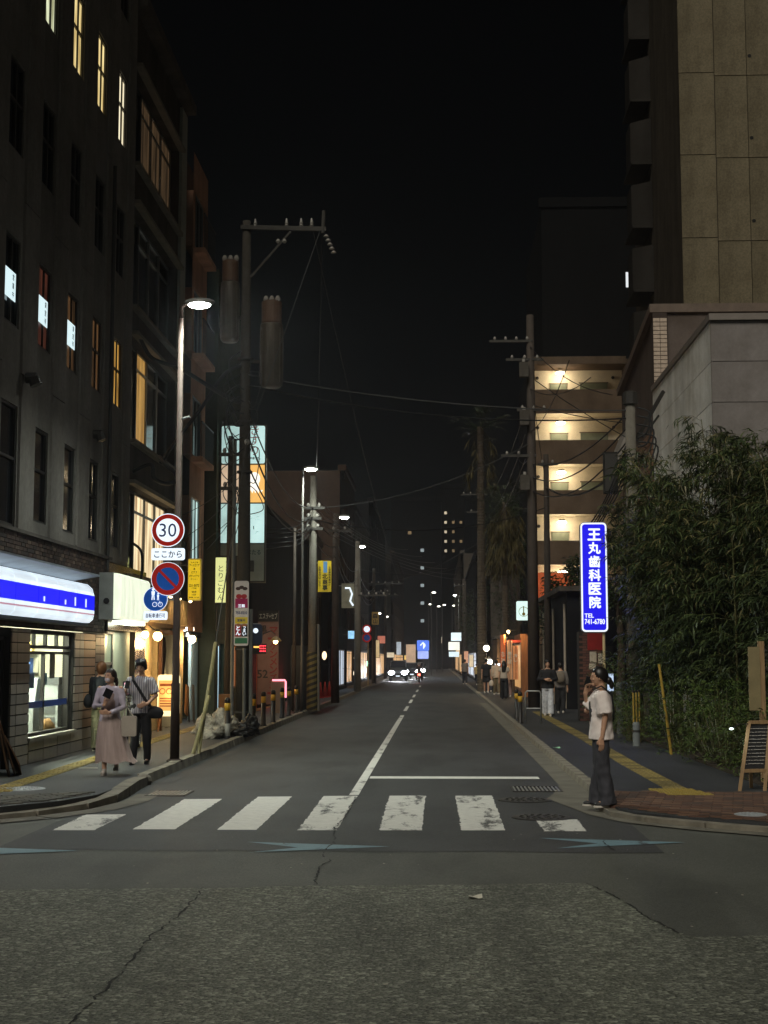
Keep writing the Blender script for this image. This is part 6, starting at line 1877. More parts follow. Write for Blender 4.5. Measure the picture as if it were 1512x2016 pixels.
for i in range(10):
    zz = 8.6 - i * .3
    sd_ = -1 if i % 3 else 1
    snake(ORD[i] + ' grey wire loop from the top beside the first utility pole', [(UX + sd_ * .12, 32.9, zz), (UX + sd_ * cr2.uniform(.3, .55), 32.8, zz - cr2.uniform(.05, .3)), (UX + sd_ * cr2.uniform(.2, .5), 32.85, zz - cr2.uniform(.5, .9)), (UX + sd_ * .1, 32.9, zz - cr2.uniform(.7, 1.2))], .011, m=CABLE_G)
for i in range(6):
    cable(ORD[i] + ' of the thin grey wires fanning from the striped pole over the road', (-4.1, 47.5, 7.3 - i * .2), (-1.5 + i * .7, 75 + i * 3, 7.6 - i * .15), .5, .01, 12, CABLE_G)
    cable(ORD[i] + ' of the wires fanning from the tall dark right pole', (3.5, 52.1, 13.4 - i * .8), (5.0 - .3 * i, 40 + 7 * (i % 2) * 3, 9.3 + .25 * i), .35, .014, 10)
for i, z in enumerate((12.2, 10.4, 8.0)):
    o = thing('pole_equipment', ['upper', 'middle', 'lower'][i] + ' grey equipment box on the tall dark right pole', 'equipment box', (3.3, 52, z))
    MB().box(3.08, 3.42, 51.75, 52.05, z, z + .55).build('case', POLED, o); MB().lathe([(.06, 0), (.06, .12)], (3.25, 51.9, z + .551), 8).build('bushing', INS, o); MB().bar((3.4, 52.06, z + .3), (3.55, 52.2, z + .3), .05, .05).build('bracket', POLE_S, o)
# antenna bracket behind the bamboo pole
ab = thing('antenna_bracket', 'small slanting bracket with cable clamp by the white building', 'bracket', (5.5, 36.5, 7.8))
MB().bar((5.1, 36.2, 7.4), (5.9, 36.6, 8.75), .06, .09).build('bar', ALU_D, ab); MB().bar((5.3, 36.3, 7.5), (5.75, 36.5, 8.1), .03, .05).build('strut', ALU_D, ab)
# ================================================================ PLANTS
def leafmat(name, a, b, rough=.45):
    m, t, bs = nodes(name)
    f = noise(t, coords(t), 2.2, 4)
    t.links.new(ramp(t, f, [(.3, a), (.7, b)]), bs.inputs['Base Color'])
    bs.inputs['Roughness'].default_value = rough
    bs.inputs['Specular IOR Level'].default_value = .35
    MATS[name] = m
    return m
BAM = [leafmat('bamboo_leaf', (.030, .044, .014, 1), (.085, .105, .034, 1)), leafmat('bamboo_leaf_dark', (.014, .024, .009, 1), (.042, .060, .020, 1)), leafmat('bamboo_leaf_dry', (.08, .07, .03, 1), (.15, .13, .05, 1))]
CULM = mat('bamboo_culm', rgb(84, 82, 50), .45, .25, 5)
def leaf(mb, p, d, L, W, roll, droop, m):
    "narrow blade of two bent quads with a pointed end"
    d = d.normalized()
    u = d.cross(Vector((0, 0, 1)))
    if u.length < .05:
        u = Vector((1, 0, 0))
    u = (Matrix.Rotation(roll, 3, d) @ u.normalized())
    q = p + d * L * .45
    d2 = (d + Vector((0, 0, -droop))).normalized()
    e = q + d2 * L * .55
    a, b = u * W * .5, u * W * .42
    mb.add([p - a * .3, p + a * .3, q + b, q - b, e], [(0, 1, 2, 3), (3, 2, 4)], m)
def spray(mb, p, d, rr, n=7, L=.17, W=.022, spread=.9, ms=(0, 0, 1)):
    d = d.normalized()
    q = p.copy()
    step = d * .045
    for i in range(n):
        a = rr.uniform(0, 6.28)
        side = Vector((math.cos(a), math.sin(a), rr.uniform(-.5, .3)))
        leaf(mb, q, d * .7 + side * spread, L * rr.uniform(.7, 1.25), W * rr.uniform(.8, 1.2), rr.uniform(-.8, .8), rr.uniform(.3, 1.1), rr.choice(ms))
        q = q + step + Vector((0, 0, -.006))
def bamboo(label, bx, by, h, spread, culms, seed, dens, lean=(-.25, 0)):
    rr = random.Random(seed)
    o = thing('bamboo_clump', label, 'bamboo', (bx, by, .08), 'bamboo along the right pavement')
    fm = MB()
    tw_ = MB()
    for c in range(culms):
        x, y = bx + rr.uniform(-.55, .55), by + rr.uniform(-.9, .9)
        a = rr.uniform(0, 6.28)
        hh = h * rr.uniform(.72, 1.03)
        out = spread * rr.uniform(.3, 1.0)
        dx, dy = math.cos(a) * out + lean[0] * hh * .35, math.sin(a) * out * .7 + lean[1]
        pts = []
        for k in range(11):
            f = k / 10
            pts.append(Vector((x + dx * f ** 2.2, y + dy * f ** 2.2, .06 + hh * (f - .12 * f ** 4))))
        MB().tube(pts, [.022 * (1 - .8 * k / 10) + .003 for k in range(11)], 6).build('culm', CULM, o, True)
        # side branches carrying sprays
        for k in range(int(dens)):
            f = rr.uniform(.16, 1.0) ** .8
            i = min(int(f * 10), 9)
            p = pts[i].lerp(pts[i + 1], f * 10 - i)
            b = rr.uniform(0, 6.28)
            L = rr.uniform(.25, .95) * (1.1 - .45 * f)
            d = Vector((math.cos(b), math.sin(b), rr.uniform(.1, .7)))
            e = p + d.normalized() * L
            e.z -= L * .25
            mid = p.lerp(e, .5) + Vector((0, 0, .06))
            tw_.tube([p, mid, e], .0035, 3, 0, False)
            for s in range(4):
                t = .4 + .2 * s
                q = p.lerp(e, t) + Vector((0, 0, .06 * 4 * t * (1 - t)))
                dd = Vector((math.cos(b + rr.uniform(-.9, .9)), math.sin(b + rr.uniform(-.9, .9)), rr.uniform(-.55, .15)))
                spray(fm, q, dd, rr, 6, .27, .033, .8, (0, 0, 1, 1, 1, 2) if f > .5 else (1, 1, 0))
    tag(fm.build('foliage', BAM, o), kind='stuff')
    tag(tw_.build('twigs', CULM, o), kind='stuff')
    return o
bamboo('tall bamboo nearest the chalkboard stand at the right edge', 6.1, 23.6, 6.7, 1.0, 9, 1, 62, (-.05, 0))
bamboo('tall bamboo behind the leaning yellow stake', 5.4, 27.0, 6.7, 1.2, 10, 2, 64, (-.1, 0))
bamboo('bamboo arching in front of the white building', 5.7, 30.0, 7.4, 1.4, 10, 3, 60, (-.1, 0))
bamboo('bamboo leaning over towards the blue dental sign', 5.35, 32.2, 6.2, 1.2, 10, 4, 60, (-.08, 0))
bamboo('bamboo at the far end round the concrete pole', 5.65, 35.2, 6.4, 1.1, 8, 5, 52, (-.08, 0))

LOW = [leafmat('shrub_leaf', (.030, .055, .010, 1), (.095, .135, .030, 1)), leafmat('shrub_leaf_dark', (.012, .022, .006, 1), (.035, .055, .014, 1))]
def shrub(label, cx, cy, rx, ry, h, seed, n):
    rr = random.Random(seed)
    o = thing('low_shrub', label, 'shrub', (cx, cy, .08), 'low shrubs under the bamboo')
    mb = MB(); st = MB()
    for i in range(n):
        a, q = rr.uniform(0, 6.28), rr.random() ** .5
        b = rr.random() ** .7
        env = math.sqrt(max(0, 1 - (q * .9) ** 2))
        p = Vector((cx + rx * q * math.cos(a), cy + ry * q * math.sin(a), .08 + h * b * (.35 + .65 * env)))
        d = Vector((math.cos(a) * .7 + rr.uniform(-.4, .4), math.sin(a) * .7 + rr.uniform(-.4, .4), rr.uniform(-.2, .8)))
        spray(mb, p, d, rr, 6, .11, .024, 1.0, (0, 0, 1))
        if i % 9 == 0:
            st.tube([(cx + rx * .4 * q * math.cos(a), cy + ry * .4 * q * math.sin(a), .06), p], .006, 4, 0, False)
    tag(mb.build('foliage', LOW, o), kind='stuff'); tag(st.build('stems', CULM, o), kind='stuff')
shrub('low green shrub at the foot of the chalkboard stand', 5.05, 21.4, .7, 1.2, 1.3, 31, 520)
shrub('low green shrub behind the leaning yellow stake', 4.85, 24.2, .65, 1.6, 1.5, 32, 620)
shrub('low green shrub left of the leaning yellow stake', 4.75, 27.6, .6, 1.5, 1.5, 33, 520)
shrub('small shrub beside the thin yellow posts', 4.3, 31.2, .45, 1.2, 1.2, 34, 320)
shrub('shrub under the blue dental sign', 4.25, 34.6, .5, 1.2, 2.0, 35, 380)
soil = struct('planting_bed', MB().ext([(4.5, 19.9, .05), (4.45, 36, .05), (6.25, 36, .05), (6.25, 32.2, .05), (9, 32.2, .05), (9, 19.9, .05)], (0, 0, .06)), mat('soil', rgb(52, 42, 32), .95, .4, 9, bmp=.6), label='dark soil of the planting bed under the bamboo')

# palms
TRK = mat('palm_trunk', rgb(66, 57, 46), .9, .4, 3, stretch=(1, 1, 5), bmp=.6, bscale=14)
FR_G = leafmat('palm_frond', (.012, .020, .008, 1), (.035, .05, .018, 1)); FR_D = leafmat('palm_dead_frond', (.03, .025, .008, 1), (.09, .07, .02, 1), .8)
def palm(label, x, y, h, r, seed, skirt):
    rr = random.Random(seed)
    o = thing('palm_tree', label, 'palm tree', (x, y, .08), 'palms on the right pavement')
    prof, z = [], 0
    while z < h:
        prof += [(r * (1 - .35 * z / h) * 1.06, z), (r * (1 - .35 * z / h) * .94, z + .14)]
        z += .16
    MB().lathe(prof, (x, y, .08), 12).build('trunk', TRK, o)
    cr_, sk = MB(), MB()
    top = Vector((x, y, h))
    for i in range(26):
        a = rr.uniform(0, 6.28); el = rr.uniform(-.2, 1.1)
        d = Vector((math.cos(a) * math.cos(el), math.sin(a) * math.cos(el), math.sin(el)))
        L = rr.uniform(1.0, 1.5)
        e = top + d * L
        cr_.tube([top, e], .012, 4, 0, False)
        for j in range(16):
            b = (j - 7.5) / 7.5 * 1.3
            u = d.cross(Vector((0, 0, 1))).normalized()
            w_ = (d * math.cos(b) + u * math.sin(b))
            leaf(cr_, e, w_, rr.uniform(.55, .8), .035, rr.uniform(-.4, .4), rr.uniform(.2, .9), 0)
    for i in range(skirt):
        a = rr.uniform(0, 6.28); z0 = h - rr.uniform(0, 2.6)
        p = Vector((x + .15 * math.cos(a), y + .15 * math.sin(a), z0))
        e = p + Vector((math.cos(a) * rr.uniform(.25, .75), math.sin(a) * rr.uniform(.25, .75), -rr.uniform(.4, 1.0)))
        sk.tube([p, e], .01, 3, 0, False)
        for j in range(7):
            leaf(sk, e, Vector((math.cos(a) * .3 + rr.uniform(-.5, .5), rr.uniform(-.5, .5) + math.sin(a) * .3, -1)), rr.uniform(.5, .9), .05, rr.uniform(-1, 1), .3, 0)
    tag(cr_.build('crown', FR_G, o), kind='stuff')
    if skirt:
        tag(sk.build('dead_fronds', FR_D, o), kind='stuff')
palm('tall palm with a bare ringed trunk on the right of the street', 2.45, 78, 14.5, .27, 7, 30)
palm('shorter palm with a shaggy skirt of dead fronds', 3.55, 74, 9.8, .2, 8, 210)
lamp_holder = None

def tree(label, x, y, z0, h, rx, seed, n, mats):
    rr = random.Random(seed)
    o = thing('leafy_tree', label, 'tree', (x, y, .08), 'dark street trees')
    tk = MB().tube([(x, y, .06), (x + .1, y, z0 * .6), (x, y, z0 + h * .3)], [.16, .12, .06], 9)
    for k in range(7):
        a = rr.uniform(0, 6.28)
        tk.tube([(x, y, z0 * rr.uniform(.7, 1)), (x + rx * .6 * math.cos(a), y + rx * .6 * math.sin(a), z0 + h * rr.uniform(.25, .7))], [.06, .015], 6)
    tk.build('trunk', mat('bark', rgb(62, 52, 42), .9, .3, 6), o)
    mb = MB()
    cl = [(Vector((rr.gauss(0, .45), rr.gauss(0, .45), rr.uniform(0, 1))), rr.uniform(.25, .5)) for _ in range(14)]
    for i in range(n):
        c, r = rr.choice(cl)
        d = Vector((rr.gauss(0, 1), rr.gauss(0, 1), rr.gauss(0, 1))).normalized() * r * rr.random() ** .4
        p = Vector((x + (c.x + d.x) * rx, y + (c.y + d.y) * rx, z0 + (c.z + d.z * .6) * h))
        leaf(mb, p, Vector((rr.gauss(0, 1), rr.gauss(0, 1), rr.gauss(0, .6))), rr.uniform(.13, .24), .1, rr.uniform(-1, 1), .3, rr.randrange(2))
    tag(mb.build('crown', mats, o), kind='stuff')
DK = [BAM[1], LOW[1]]
tree('dark tree in front of the lowest lit gallery', 5.6, 60, 2.6, 3.2, 1.4, 21, 3200, DK)
tree('dark leafy tree standing behind the palms', 5.2, 92, 5, 6.5, 2.6, 22, 4200, DK)
tree('dark tree by the far right signs', 3.6, 118, 3, 5, 2.2, 23, 2600, DK)
tree('dark tree between tiled building and tall dark pole', 6.0, 47.5, 3.6, 2.4, 1.0, 24, 1800, DK)
HAZE = .0006
# ================================================================ PEOPLE
def loft(mb, rings, n=18):
    "closed skin through ellipses (cx, cy, cz, rx, ry)"
    vs, fs = [], []
    for cx, cy, cz, rx, ry in rings:
        vs += [(cx + rx * math.cos(2 * math.pi * j / n), cy + ry * math.sin(2 * math.pi * j / n), cz) for j in range(n)]
    k = len(rings)
    for i in range(k - 1):
        for j in range(n):
            q = (j + 1) % n
            fs.append((i * n + j, i * n + q, (i + 1) * n + q, (i + 1) * n + j))
    fs += [tuple(range(n))[::-1], tuple(range((k - 1) * n, k * n))]
    mb.add(vs, fs)
def limb(mb, pts, rs, n=12):
    mb.tube(pts, rs, n)
    for p, r in ((pts[0], rs[0]), (pts[-1], rs[-1])):
        mb.ell(p, r * .995, n, 8)
    for p, r in zip(pts[1:-1], rs[1:-1]):
        mb.ell(p, r, n, 8)
def skinned(mb, name, m, parent, voxel=.011, smooth=5, wrinkle=0.0, seed=0, post=None):
    me = mb.mesh(name, m)
    o = bpy.data.objects.new('tmp', me)
    r = o.modifiers.new('r', 'REMESH'); r.mode = 'VOXEL'; r.voxel_size = voxel; r.adaptivity = 0
    s = o.modifiers.new('s', 'SMOOTH'); s.factor = .5; s.iterations = smooth
    out = evaluated(o)
    bpy.data.meshes.remove(me)
    out.name = name
    if wrinkle:
        nr = [v.normal.copy() for v in out.vertices]
        for v, q in zip(out.vertices, nr):
            x, y, z = v.co
            w_ = 2.2 * mnoise.noise(Vector((x * 9 + seed, y * 9, z * 4.5))) + 1.5 * mnoise.noise(Vector((x * 17, y * 17 + seed, z * 13)))
            v.co += q * wrinkle * w_
    if post:
        for v in out.vertices:
            v.co = post(v.co)
    out.polygons.foreach_set('use_smooth', [True] * len(out.polygons))
    if not out.materials:
        out.materials.append(m)
    out.update()
    return put(name, out, parent)
def hand(mb, w, d, nrm, curl=.5, s=1.0, spread=.35, side=1):
    w, d, nrm = Vector(w), Vector(d).normalized(), Vector(nrm).normalized()
    nrm = (nrm - d * nrm.dot(d)).normalized()
    t = d.cross(nrm).normalized() * side
    for k in range(-1, 3):
        a = w + t * (.011 * k) * s
        mb.tube([a, a + d * .085 * s + t * .006 * k * s], .0145 * s, 8)
        mb.ell(a + d * .085 * s + t * .006 * k * s, .014 * s, 8, 6)
    mb.ell(w, .026 * s, 10, 8)
    for k, L in zip((-1, 0, 1, 2), (.062, .075, .078, .066)):
        p = w + d * .082 * s + t * (.019 * (k - .5)) * s
        a, q, dd = [p], p, d
        for j in range(3):
            dd = (Matrix.Rotation(curl * (.55 + .25 * j), 3, t * -side if False else d.cross(nrm)) @ dd).normalized() if False else (dd * math.cos(curl * .7) + nrm * math.sin(curl * .7)).normalized()
            q = q + dd * L * s / 3 * 1.15
            a.append(q)
        mb.tube(a, [.0098 * s, .0095 * s, .009 * s, .0078 * s], 7)
        mb.ell(a[-1], .0082 * s, 7, 5)
    p = w + d * .025 * s + t * .03 * s
    th_ = (d * .7 + t * .6 + nrm * (.3 + .3 * curl)).normalized()
    th2 = (d * .85 + nrm * (.25 + .4 * curl) + t * .05).normalized()
    mb.tube([p, p + th_ * .035 * s, p + th_ * .035 * s + th2 * .035 * s], [.013 * s, .0115 * s, .009 * s], 7)
    mb.ell(p + th_ * .035 * s + th2 * .035 * s, .009 * s, 7, 5)
SKINM = mat('skin', rgb(188, 146, 120), .55, .08, 20)
def head_xf(c, yaw, pitch, s):
    M_ = Matrix.Rotation(yaw, 3, 'Z') @ Matrix.Rotation(pitch, 3, 'X')
    return lambda p: tuple(Vector(c) + M_ @ (Vector(p) * s))
def head(mb, X_):
    q = MB().ell((0, 0, 0), 1, 22, 18)
    out = []
    for x, y, z in q.v:
        k = 1 - .30 * max(0, -z) ** 1.6
        px, py, pz = x * .074 * k, y * .094, z * .116
        if y < 0 and z < .2:
            py *= 1 - .05 * (1 - abs(z - .2))
        if z < -.25 and y > 0:
            py *= 1 - .55 * min(1, (-z - .25) * 1.6)
        out.append((px, py, pz))
    q.v = out
    q.ell((0, -.094, -.014), (.012, .017, .022), 10, 8)
    q.ell((0, -.090, .012), (.009, .010, .03), 10, 8)
    q.ell((0, -.083, -.055), (.024, .012, .011), 12, 6)
    q.ell((0, -.078, -.090), (.024, .018, .018), 12, 6)
    for s in (-1, 1):
        q.ell((s * .073, .006, -.012), (.010, .019, .03), 10, 8)
        q.ell((s * .036, -.070, -.025), (.022, .016, .016), 10, 8)
        q.ell((s * .03, -.081, .03), (.022, .009, .007), 10, 6)
    q.v = [X_(p) for p in q.v]
    mb.v, mb.f, mb.m = mb.v + [], mb.f, mb.m
    o = len(mb.v)
    mb.v += q.v
    mb.f += [tuple(i + o for i in f) for f in q.f]
    mb.m += q.m
def hair(parent, X_, m, style, seed=1):
    q = MB().ell((0, 0, 0), 1, 30, 24)
    out = []
    rr = random.Random(seed)
    front = dict(tied=.50, short=.45, full=.30, bob=.32, long=.42)[style]
    sidez = dict(tied=-.22, short=-.18, full=-.45, bob=-.85, long=-.7)[style]
    backz = dict(tied=-.80, short=-.75, full=-.85, bob=-.95, long=-.95)[style]
    for x, y, z in q.v:
        az = math.atan2(abs(x), -y)              # 0 at the face, pi at the nape
        lock = 1 + .03 * math.sin(14 * math.atan2(y, x) + 3 * z) + .015 * math.sin(31 * math.atan2(y, x))
        if az < .85:
            lim = front - .12 * (az / .85) ** 2
        elif az < 1.3:
            f = (az - .85) / .45
            lim = (front - .12) * (1 - f) + sidez * f
        else:
            f = (az - 1.3) / 1.85
            lim = sidez * (1 - f) + backz * f
        rx, ry, rz_, cy, cz = .086, .108, .124, .008, .010
        if style == 'full': rx, ry, rz_, cz = .103, .120, .134, .014
        if style == 'bob': rx, ry, rz_ = .098, .114, .122
        px, py, pz = x * rx * lock, y * ry * lock + cy, z * rz_ + cz
        if z < lim:
            px, py, pz = x * .06, y * .07, z * .085
        elif style == 'bob' and z < 0:
            pz *= 1.3
        out.append((px, py, pz))
    q.v = out
    if style == 'tied':
        q.ell((0, .118, -.055), (.040, .042, .05), 14, 10); q.ell((0, .145, -.10), (.026, .03, .06), 12, 10)
    if style == 'long':
        loft(q, [(0, .03, .02, .098, .09), (0, .05, -.1, .1, .08), (0, .085, -.22, .105, .06), (0, .1, -.36, .1, .045), (0, .1, -.46, .07, .03)], 20)
    if style == 'full':
        for k in range(9):
            a = k * .7
            q.ell((.055 * math.cos(a), .012 + .06 * math.sin(a), .082), (.05, .05, .045), 10, 8)
    q.v = [X_(p) for p in q.v]
    return q.build('hair', m, parent, True)
HAIR_K = mat('hair_black', (.010, .008, .007, 1), .38, .3, 30, stretch=(3, 3, .4)); HAIR_B = mat('hair_brown', rgb(120, 78, 48), .45, .3, 30, stretch=(3, 3, .4))
def face_bits(parent, X_, eyes=True):
    for s in (-1, 1):
        mb = MB().ell((s * .031, -.0865, .012), (.013, .004, .0055), 10, 6); mb.v = [X_(p) for p in mb.v]
        mb.build('eye', mat('eye_dark', (.015, .012, .01, 1), .3, 0), parent)
        mb = MB().ell((s * .032, -.088, .034), (.018, .004, .003), 10, 6); mb.v = [X_(p) for p in mb.v]
        mb.build('eyebrow', HAIR_K, parent)
    mb = MB().ell((0, -.0935, -.054), (.021, .004, .0055), 10, 6); mb.v = [X_(p) for p in mb.v]
    mb.build('lips', mat('lips', rgb(150, 84, 76), .5, 0), parent)
def shoe(parent, ank, yaw, m, sole=None, s=1.0):
    X_ = lambda p: (ank[0] + (p[0] * math.cos(yaw) - p[1] * math.sin(yaw)) * s, ank[1] + (p[0] * math.sin(yaw) + p[1] * math.cos(yaw)) * s, ank[2] + p[2] * s)
    mb = MB()
    mb.ell((0, .02, .045), (.037, .055, .045), 14, 8); mb.ell((0, -.09, .035), (.042, .075, .034), 14, 8); mb.ell((0, -.03, .05), (.038, .07, .04), 14, 8); mb.ell((0, .0, .085), (.036, .042, .03), 12, 6)
    mb.v = [X_((x, y, max(z, .012))) for x, y, z in mb.v]
    o = skinned(mb, 'shoe', m, parent, .009, 3)
    sm = MB().ext([(.04 * math.cos(a) * (1.05 if math.sin(a) < 0 else .9), -.045 + .125 * math.sin(a), 0) for a in [2 * math.pi * k / 20 for k in range(20)]], (0, 0, .022))
    sm.v = [X_(p) for p in sm.v]
    sm.build('sole', sole or m, o)
def person(label, H, P, yaw=0, pitch=0, near=True, skin=SKINM, hands=(.35, .35), group=None, facebits=True):
    "P: joints at a standing height of 1.70, facing -Y; returns root, head frame and joints"
    s = H / 1.7
    J = dict(hl=(.088, 0, .90), hr=(-.088, 0, .90), kl=(.095, -.01, .49), kr=(-.095, -.01, .49), al=(.1, .01, .085), ar=(-.1, .01, .085),
             sl=(.165, 0, 1.385), sr=(-.165, 0, 1.385), el=(.215, .02, 1.10), er=(-.215, .02, 1.10), wl=(.225, -.04, .86), wr=(-.225, -.04, .86),
             dl=(.02, -.1, -1), dr=(-.02, -.1, -1), nl=(-1, 0, 0), nr=(1, 0, 0), hd=(0, -.015, 1.585))
    J.update(P)
    S = {k: (tuple(c * s for c in v) if k[0] not in 'dn' else v) for k, v in J.items()}
    root = thing('person', label, 'person', (0, 0, 0), group)
    mb = MB()
    loft(mb, [(0, .0, .84 * s, .12 * s, .10 * s), (0, 0, .93 * s, .155 * s, .115 * s), (0, 0, 1.06 * s, .125 * s, .092 * s), (0, 0, 1.2 * s, .145 * s, .105 * s), (0, 0, 1.33 * s, .16 * s, .1 * s), (0, .005, 1.42 * s, .10 * s, .07 * s), (0, .0, 1.46 * s, .055 * s, .055 * s)])
    limb(mb, [(0, .012 * s, 1.42 * s), (S['hd'][0] * .7, S['hd'][1] + .02 * s, S['hd'][2] - .07 * s)], [.054 * s, .048 * s])
    for q in 'lr':
        limb(mb, [S['s' + q], S['e' + q], S['w' + q]], [.05 * s, .038 * s, .026 * s])
        limb(mb, [S['h' + q], S['k' + q], S['a' + q]], [.082 * s, .054 * s, .036 * s])
        a = S['a' + q]
        mb.ell((a[0], a[1] - .05 * s, a[2] - .04 * s), (.035 * s, .09 * s, .035 * s), 12, 8)
        if near:
            hand(mb, S['w' + q], S['d' + q], S['n' + q], hands[0 if q == 'l' else 1], s * 1.02, side=-1 if q == 'l' else 1)
        else:
            d = Vector(S['d' + q]).normalized()
            limb(mb, [S['w' + q], Vector(S['w' + q]) + d * .09 * s, Vector(S['w' + q]) + d * .16 * s], [.026 * s, .034 * s, .02 * s])
    X_ = head_xf(S['hd'], yaw, pitch, s)
    head(mb, X_)
    skinned(mb, 'body', skin, root, .0075 if near else .014, 3)
    if facebits:
        face_bits(root, X_)
    return root, X_, S, s
def top(root, S, s, m, hem=.84, w=1.0, sleeve=.5, sr=.075, neck=1.44, wrinkle=.004, name='shirt', flare=1.0, seed=0, near=True):
    mb = MB()
    loft(mb, [(0, 0, hem * s, .172 * w * flare * s, .130 * w * flare * s), (0, 0, (hem + .12) * s, .17 * w * s, .128 * w * s), (0, 0, 1.1 * s, .158 * w * s, .122 * w * s), (0, 0, 1.25 * s, .168 * w * s, .124 * w * s), (0, 0, 1.34 * s, .168 * w * s, .112 * w * s), (0, .005 * s, 1.405 * s, .118 * s, .085 * s), (0, .006 * s, neck * s, .068 * s, .064 * s)], 22)
    for q in 'lr':
        a, b, c = Vector(S['s' + q]), Vector(S['e' + q]), Vector(S['w' + q])
        a = a - Vector((0, 0, (sr - .047) * s))
        ins = Vector((a.x * .55, a.y, a.z + .012 * s))
        if sleeve <= 1:
            e = a.lerp(b, sleeve * 1.0)
            mb.tube([ins, a, e], [sr * .9 * s, sr * s, sr * 1.02 * s], 14)
            mb.ell(a, sr * .98 * s, 14, 8)
        else:
            e = b.lerp(c, sleeve - 1)
            mb.tube([ins, a, b, e], [sr * .9 * s, sr * s, sr * .82 * s, sr * .62 * s], 14)
            mb.ell(a, sr * .98 * s, 14, 8); mb.ell(b, sr * .8 * s, 12, 8)
    return skinned(mb, name, m, root, .010 if near else .016, 4, wrinkle, seed)
def trousers(root, S, s, m, thigh=.1, knee=.085, ankle=.075, zend=.06, waist=1.0, wrinkle=.004, name='trousers', near=True, short=None):
    mb = MB()
    loft(mb, [(0, 0, .80 * s, .165 * s, .12 * s), (0, 0, .92 * s, .168 * s, .125 * s), (0, 0, waist * s, .145 * s, .11 * s)], 20)
    for q in 'lr':
        h, k, a = Vector(S['h' + q]), Vector(S['k' + q]), Vector(S['a' + q])
        if short:
            e = h.lerp(k, short)
            mb.tube([h, e], [.088 * s, knee * s], 14)
        else:
            e = a + (a - k).normalized() * (.085 - zend) * s
            mb.tube([h, h.lerp(k, .5), k, k.lerp(a, .5), e], [.088 * s, (thigh * .55 + knee * .45) * s, knee * s, (knee + ankle) / 2 * s, ankle * s], 14)
        mb.ell(h, .088 * s, 14, 8)
    return skinned(mb, name, m, root, .010 if near else .016, 4, wrinkle, 3)

# --- woman on the phone at the right kerb
def tee():
    m, t, bs = nodes('tee_white')
    v = coords(t)
    sx = N(t, 'SeparateXYZ'); t.links.new(v, sx.inputs[0])
    mp = N(t, 'Mapping'); mp.inputs['Location'].default_value = (-.02 / .075, 0, -1.13 / .15); mp.inputs['Scale'].default_value = (1 / .075, 0, 1 / .15)
    tc = N(t, 'TexCoord'); t.links.new(tc.outputs['Object'], mp.inputs[0])
    ln = N(t, 'VectorMath', operation='LENGTH'); t.links.new(mp.outputs[0], ln.inputs[0])
    n = noise(t, v, 22, 3, .6)
    ad = N(t, 'Math', operation='ADD'); t.links.new(ln.outputs['Value'], ad.inputs[0]); t.links.new(n, ad.inputs[1])
    f = N(t, 'Math', operation='LESS_THAN'); t.links.new(ad.outputs[0], f.inputs[0]); f.inputs[1].default_value = 1.35
    fy = N(t, 'Math', operation='LESS_THAN'); t.links.new(sx.outputs[1], fy.inputs[0]); fy.inputs[1].default_value = -.03
    mu = N(t, 'Math', operation='MULTIPLY'); t.links.new(f.outputs[0], mu.inputs[0]); t.links.new(fy.outputs[0], mu.inputs[1])
    w_ = ramp(t, noise(t, v, 7, 4), [(.3, rgb(222, 208, 202)), (.7, rgb(240, 230, 226))])
    t.links.new(mixc(t, mu.outputs[0], w_, rgb(40, 38, 40)), bs.inputs['Base Color'])
    bs.inputs['Roughness'].default_value = .85
    return m
JEAN = mat('dark_denim', rgb(58, 58, 64), .85, .35, 5, stretch=(2, 2, .5), bmp=.3, bscale=180)
BLK = mat('black_cloth', (.012, .012, .014, 1), .8, .3, 6)
p, HX, S, s = person('woman in white T-shirt and wide dark jeans phoning at the right kerb', 1.67,
                     dict(el=(.20, .03, 1.10), wl=(.20, -.01, .85), dl=(.0, -.05, -1), nl=(-1, -.3, 0), er=(-.20, -.15, 1.165), wr=(-.10, -.175, 1.385), dr=(.22, .22, 1), nr=(.8, .5, 0), kl=(.09, -.005, .49), kr=(-.085, .0, .49), al=(.085, .06, .085), ar=(-.10, -.06, .085)), yaw=R(-4), pitch=R(4), hands=(.25, .75))
hair(p, HX, HAIR_K, 'tied')
top(p, S, s, tee(), hem=.82, w=1.14, sleeve=.86, sr=.098, wrinkle=.005, flare=1.04, name='t_shirt')
trousers(p, S, s, JEAN, thigh=.102, knee=.094, ankle=.102, zend=.03, wrinkle=.007)
for q, y_ in (('al', 0), ('ar', .05)):
    shoe(p, (S[q][0], S[q][1], 0), y_, mat('shoe_black', (.012, .012, .013, 1), .5, .2), mat('shoe_sole', rgb(196, 190, 180), .7, .1))
ph = MB().bar((-.07, -.168, 1.43), (-.055, -.128, 1.56), .062, .009, up=(1, 0, .2)); ph.build('phone', mat('phone_black', (.01, .01, .012, 1), .25, 0), p)
# shoulder bag strap seen on her back
stp = MB().tube([(.06, -.10, 1.40), (.11, .0, 1.45), (.10, .125, 1.35), (.06, .155, 1.15), (.0, .15, 1.02)], .012, 6); stp.build('strap', BLK, p)
place(p, (1.99, 17.55, .072), R(-90))

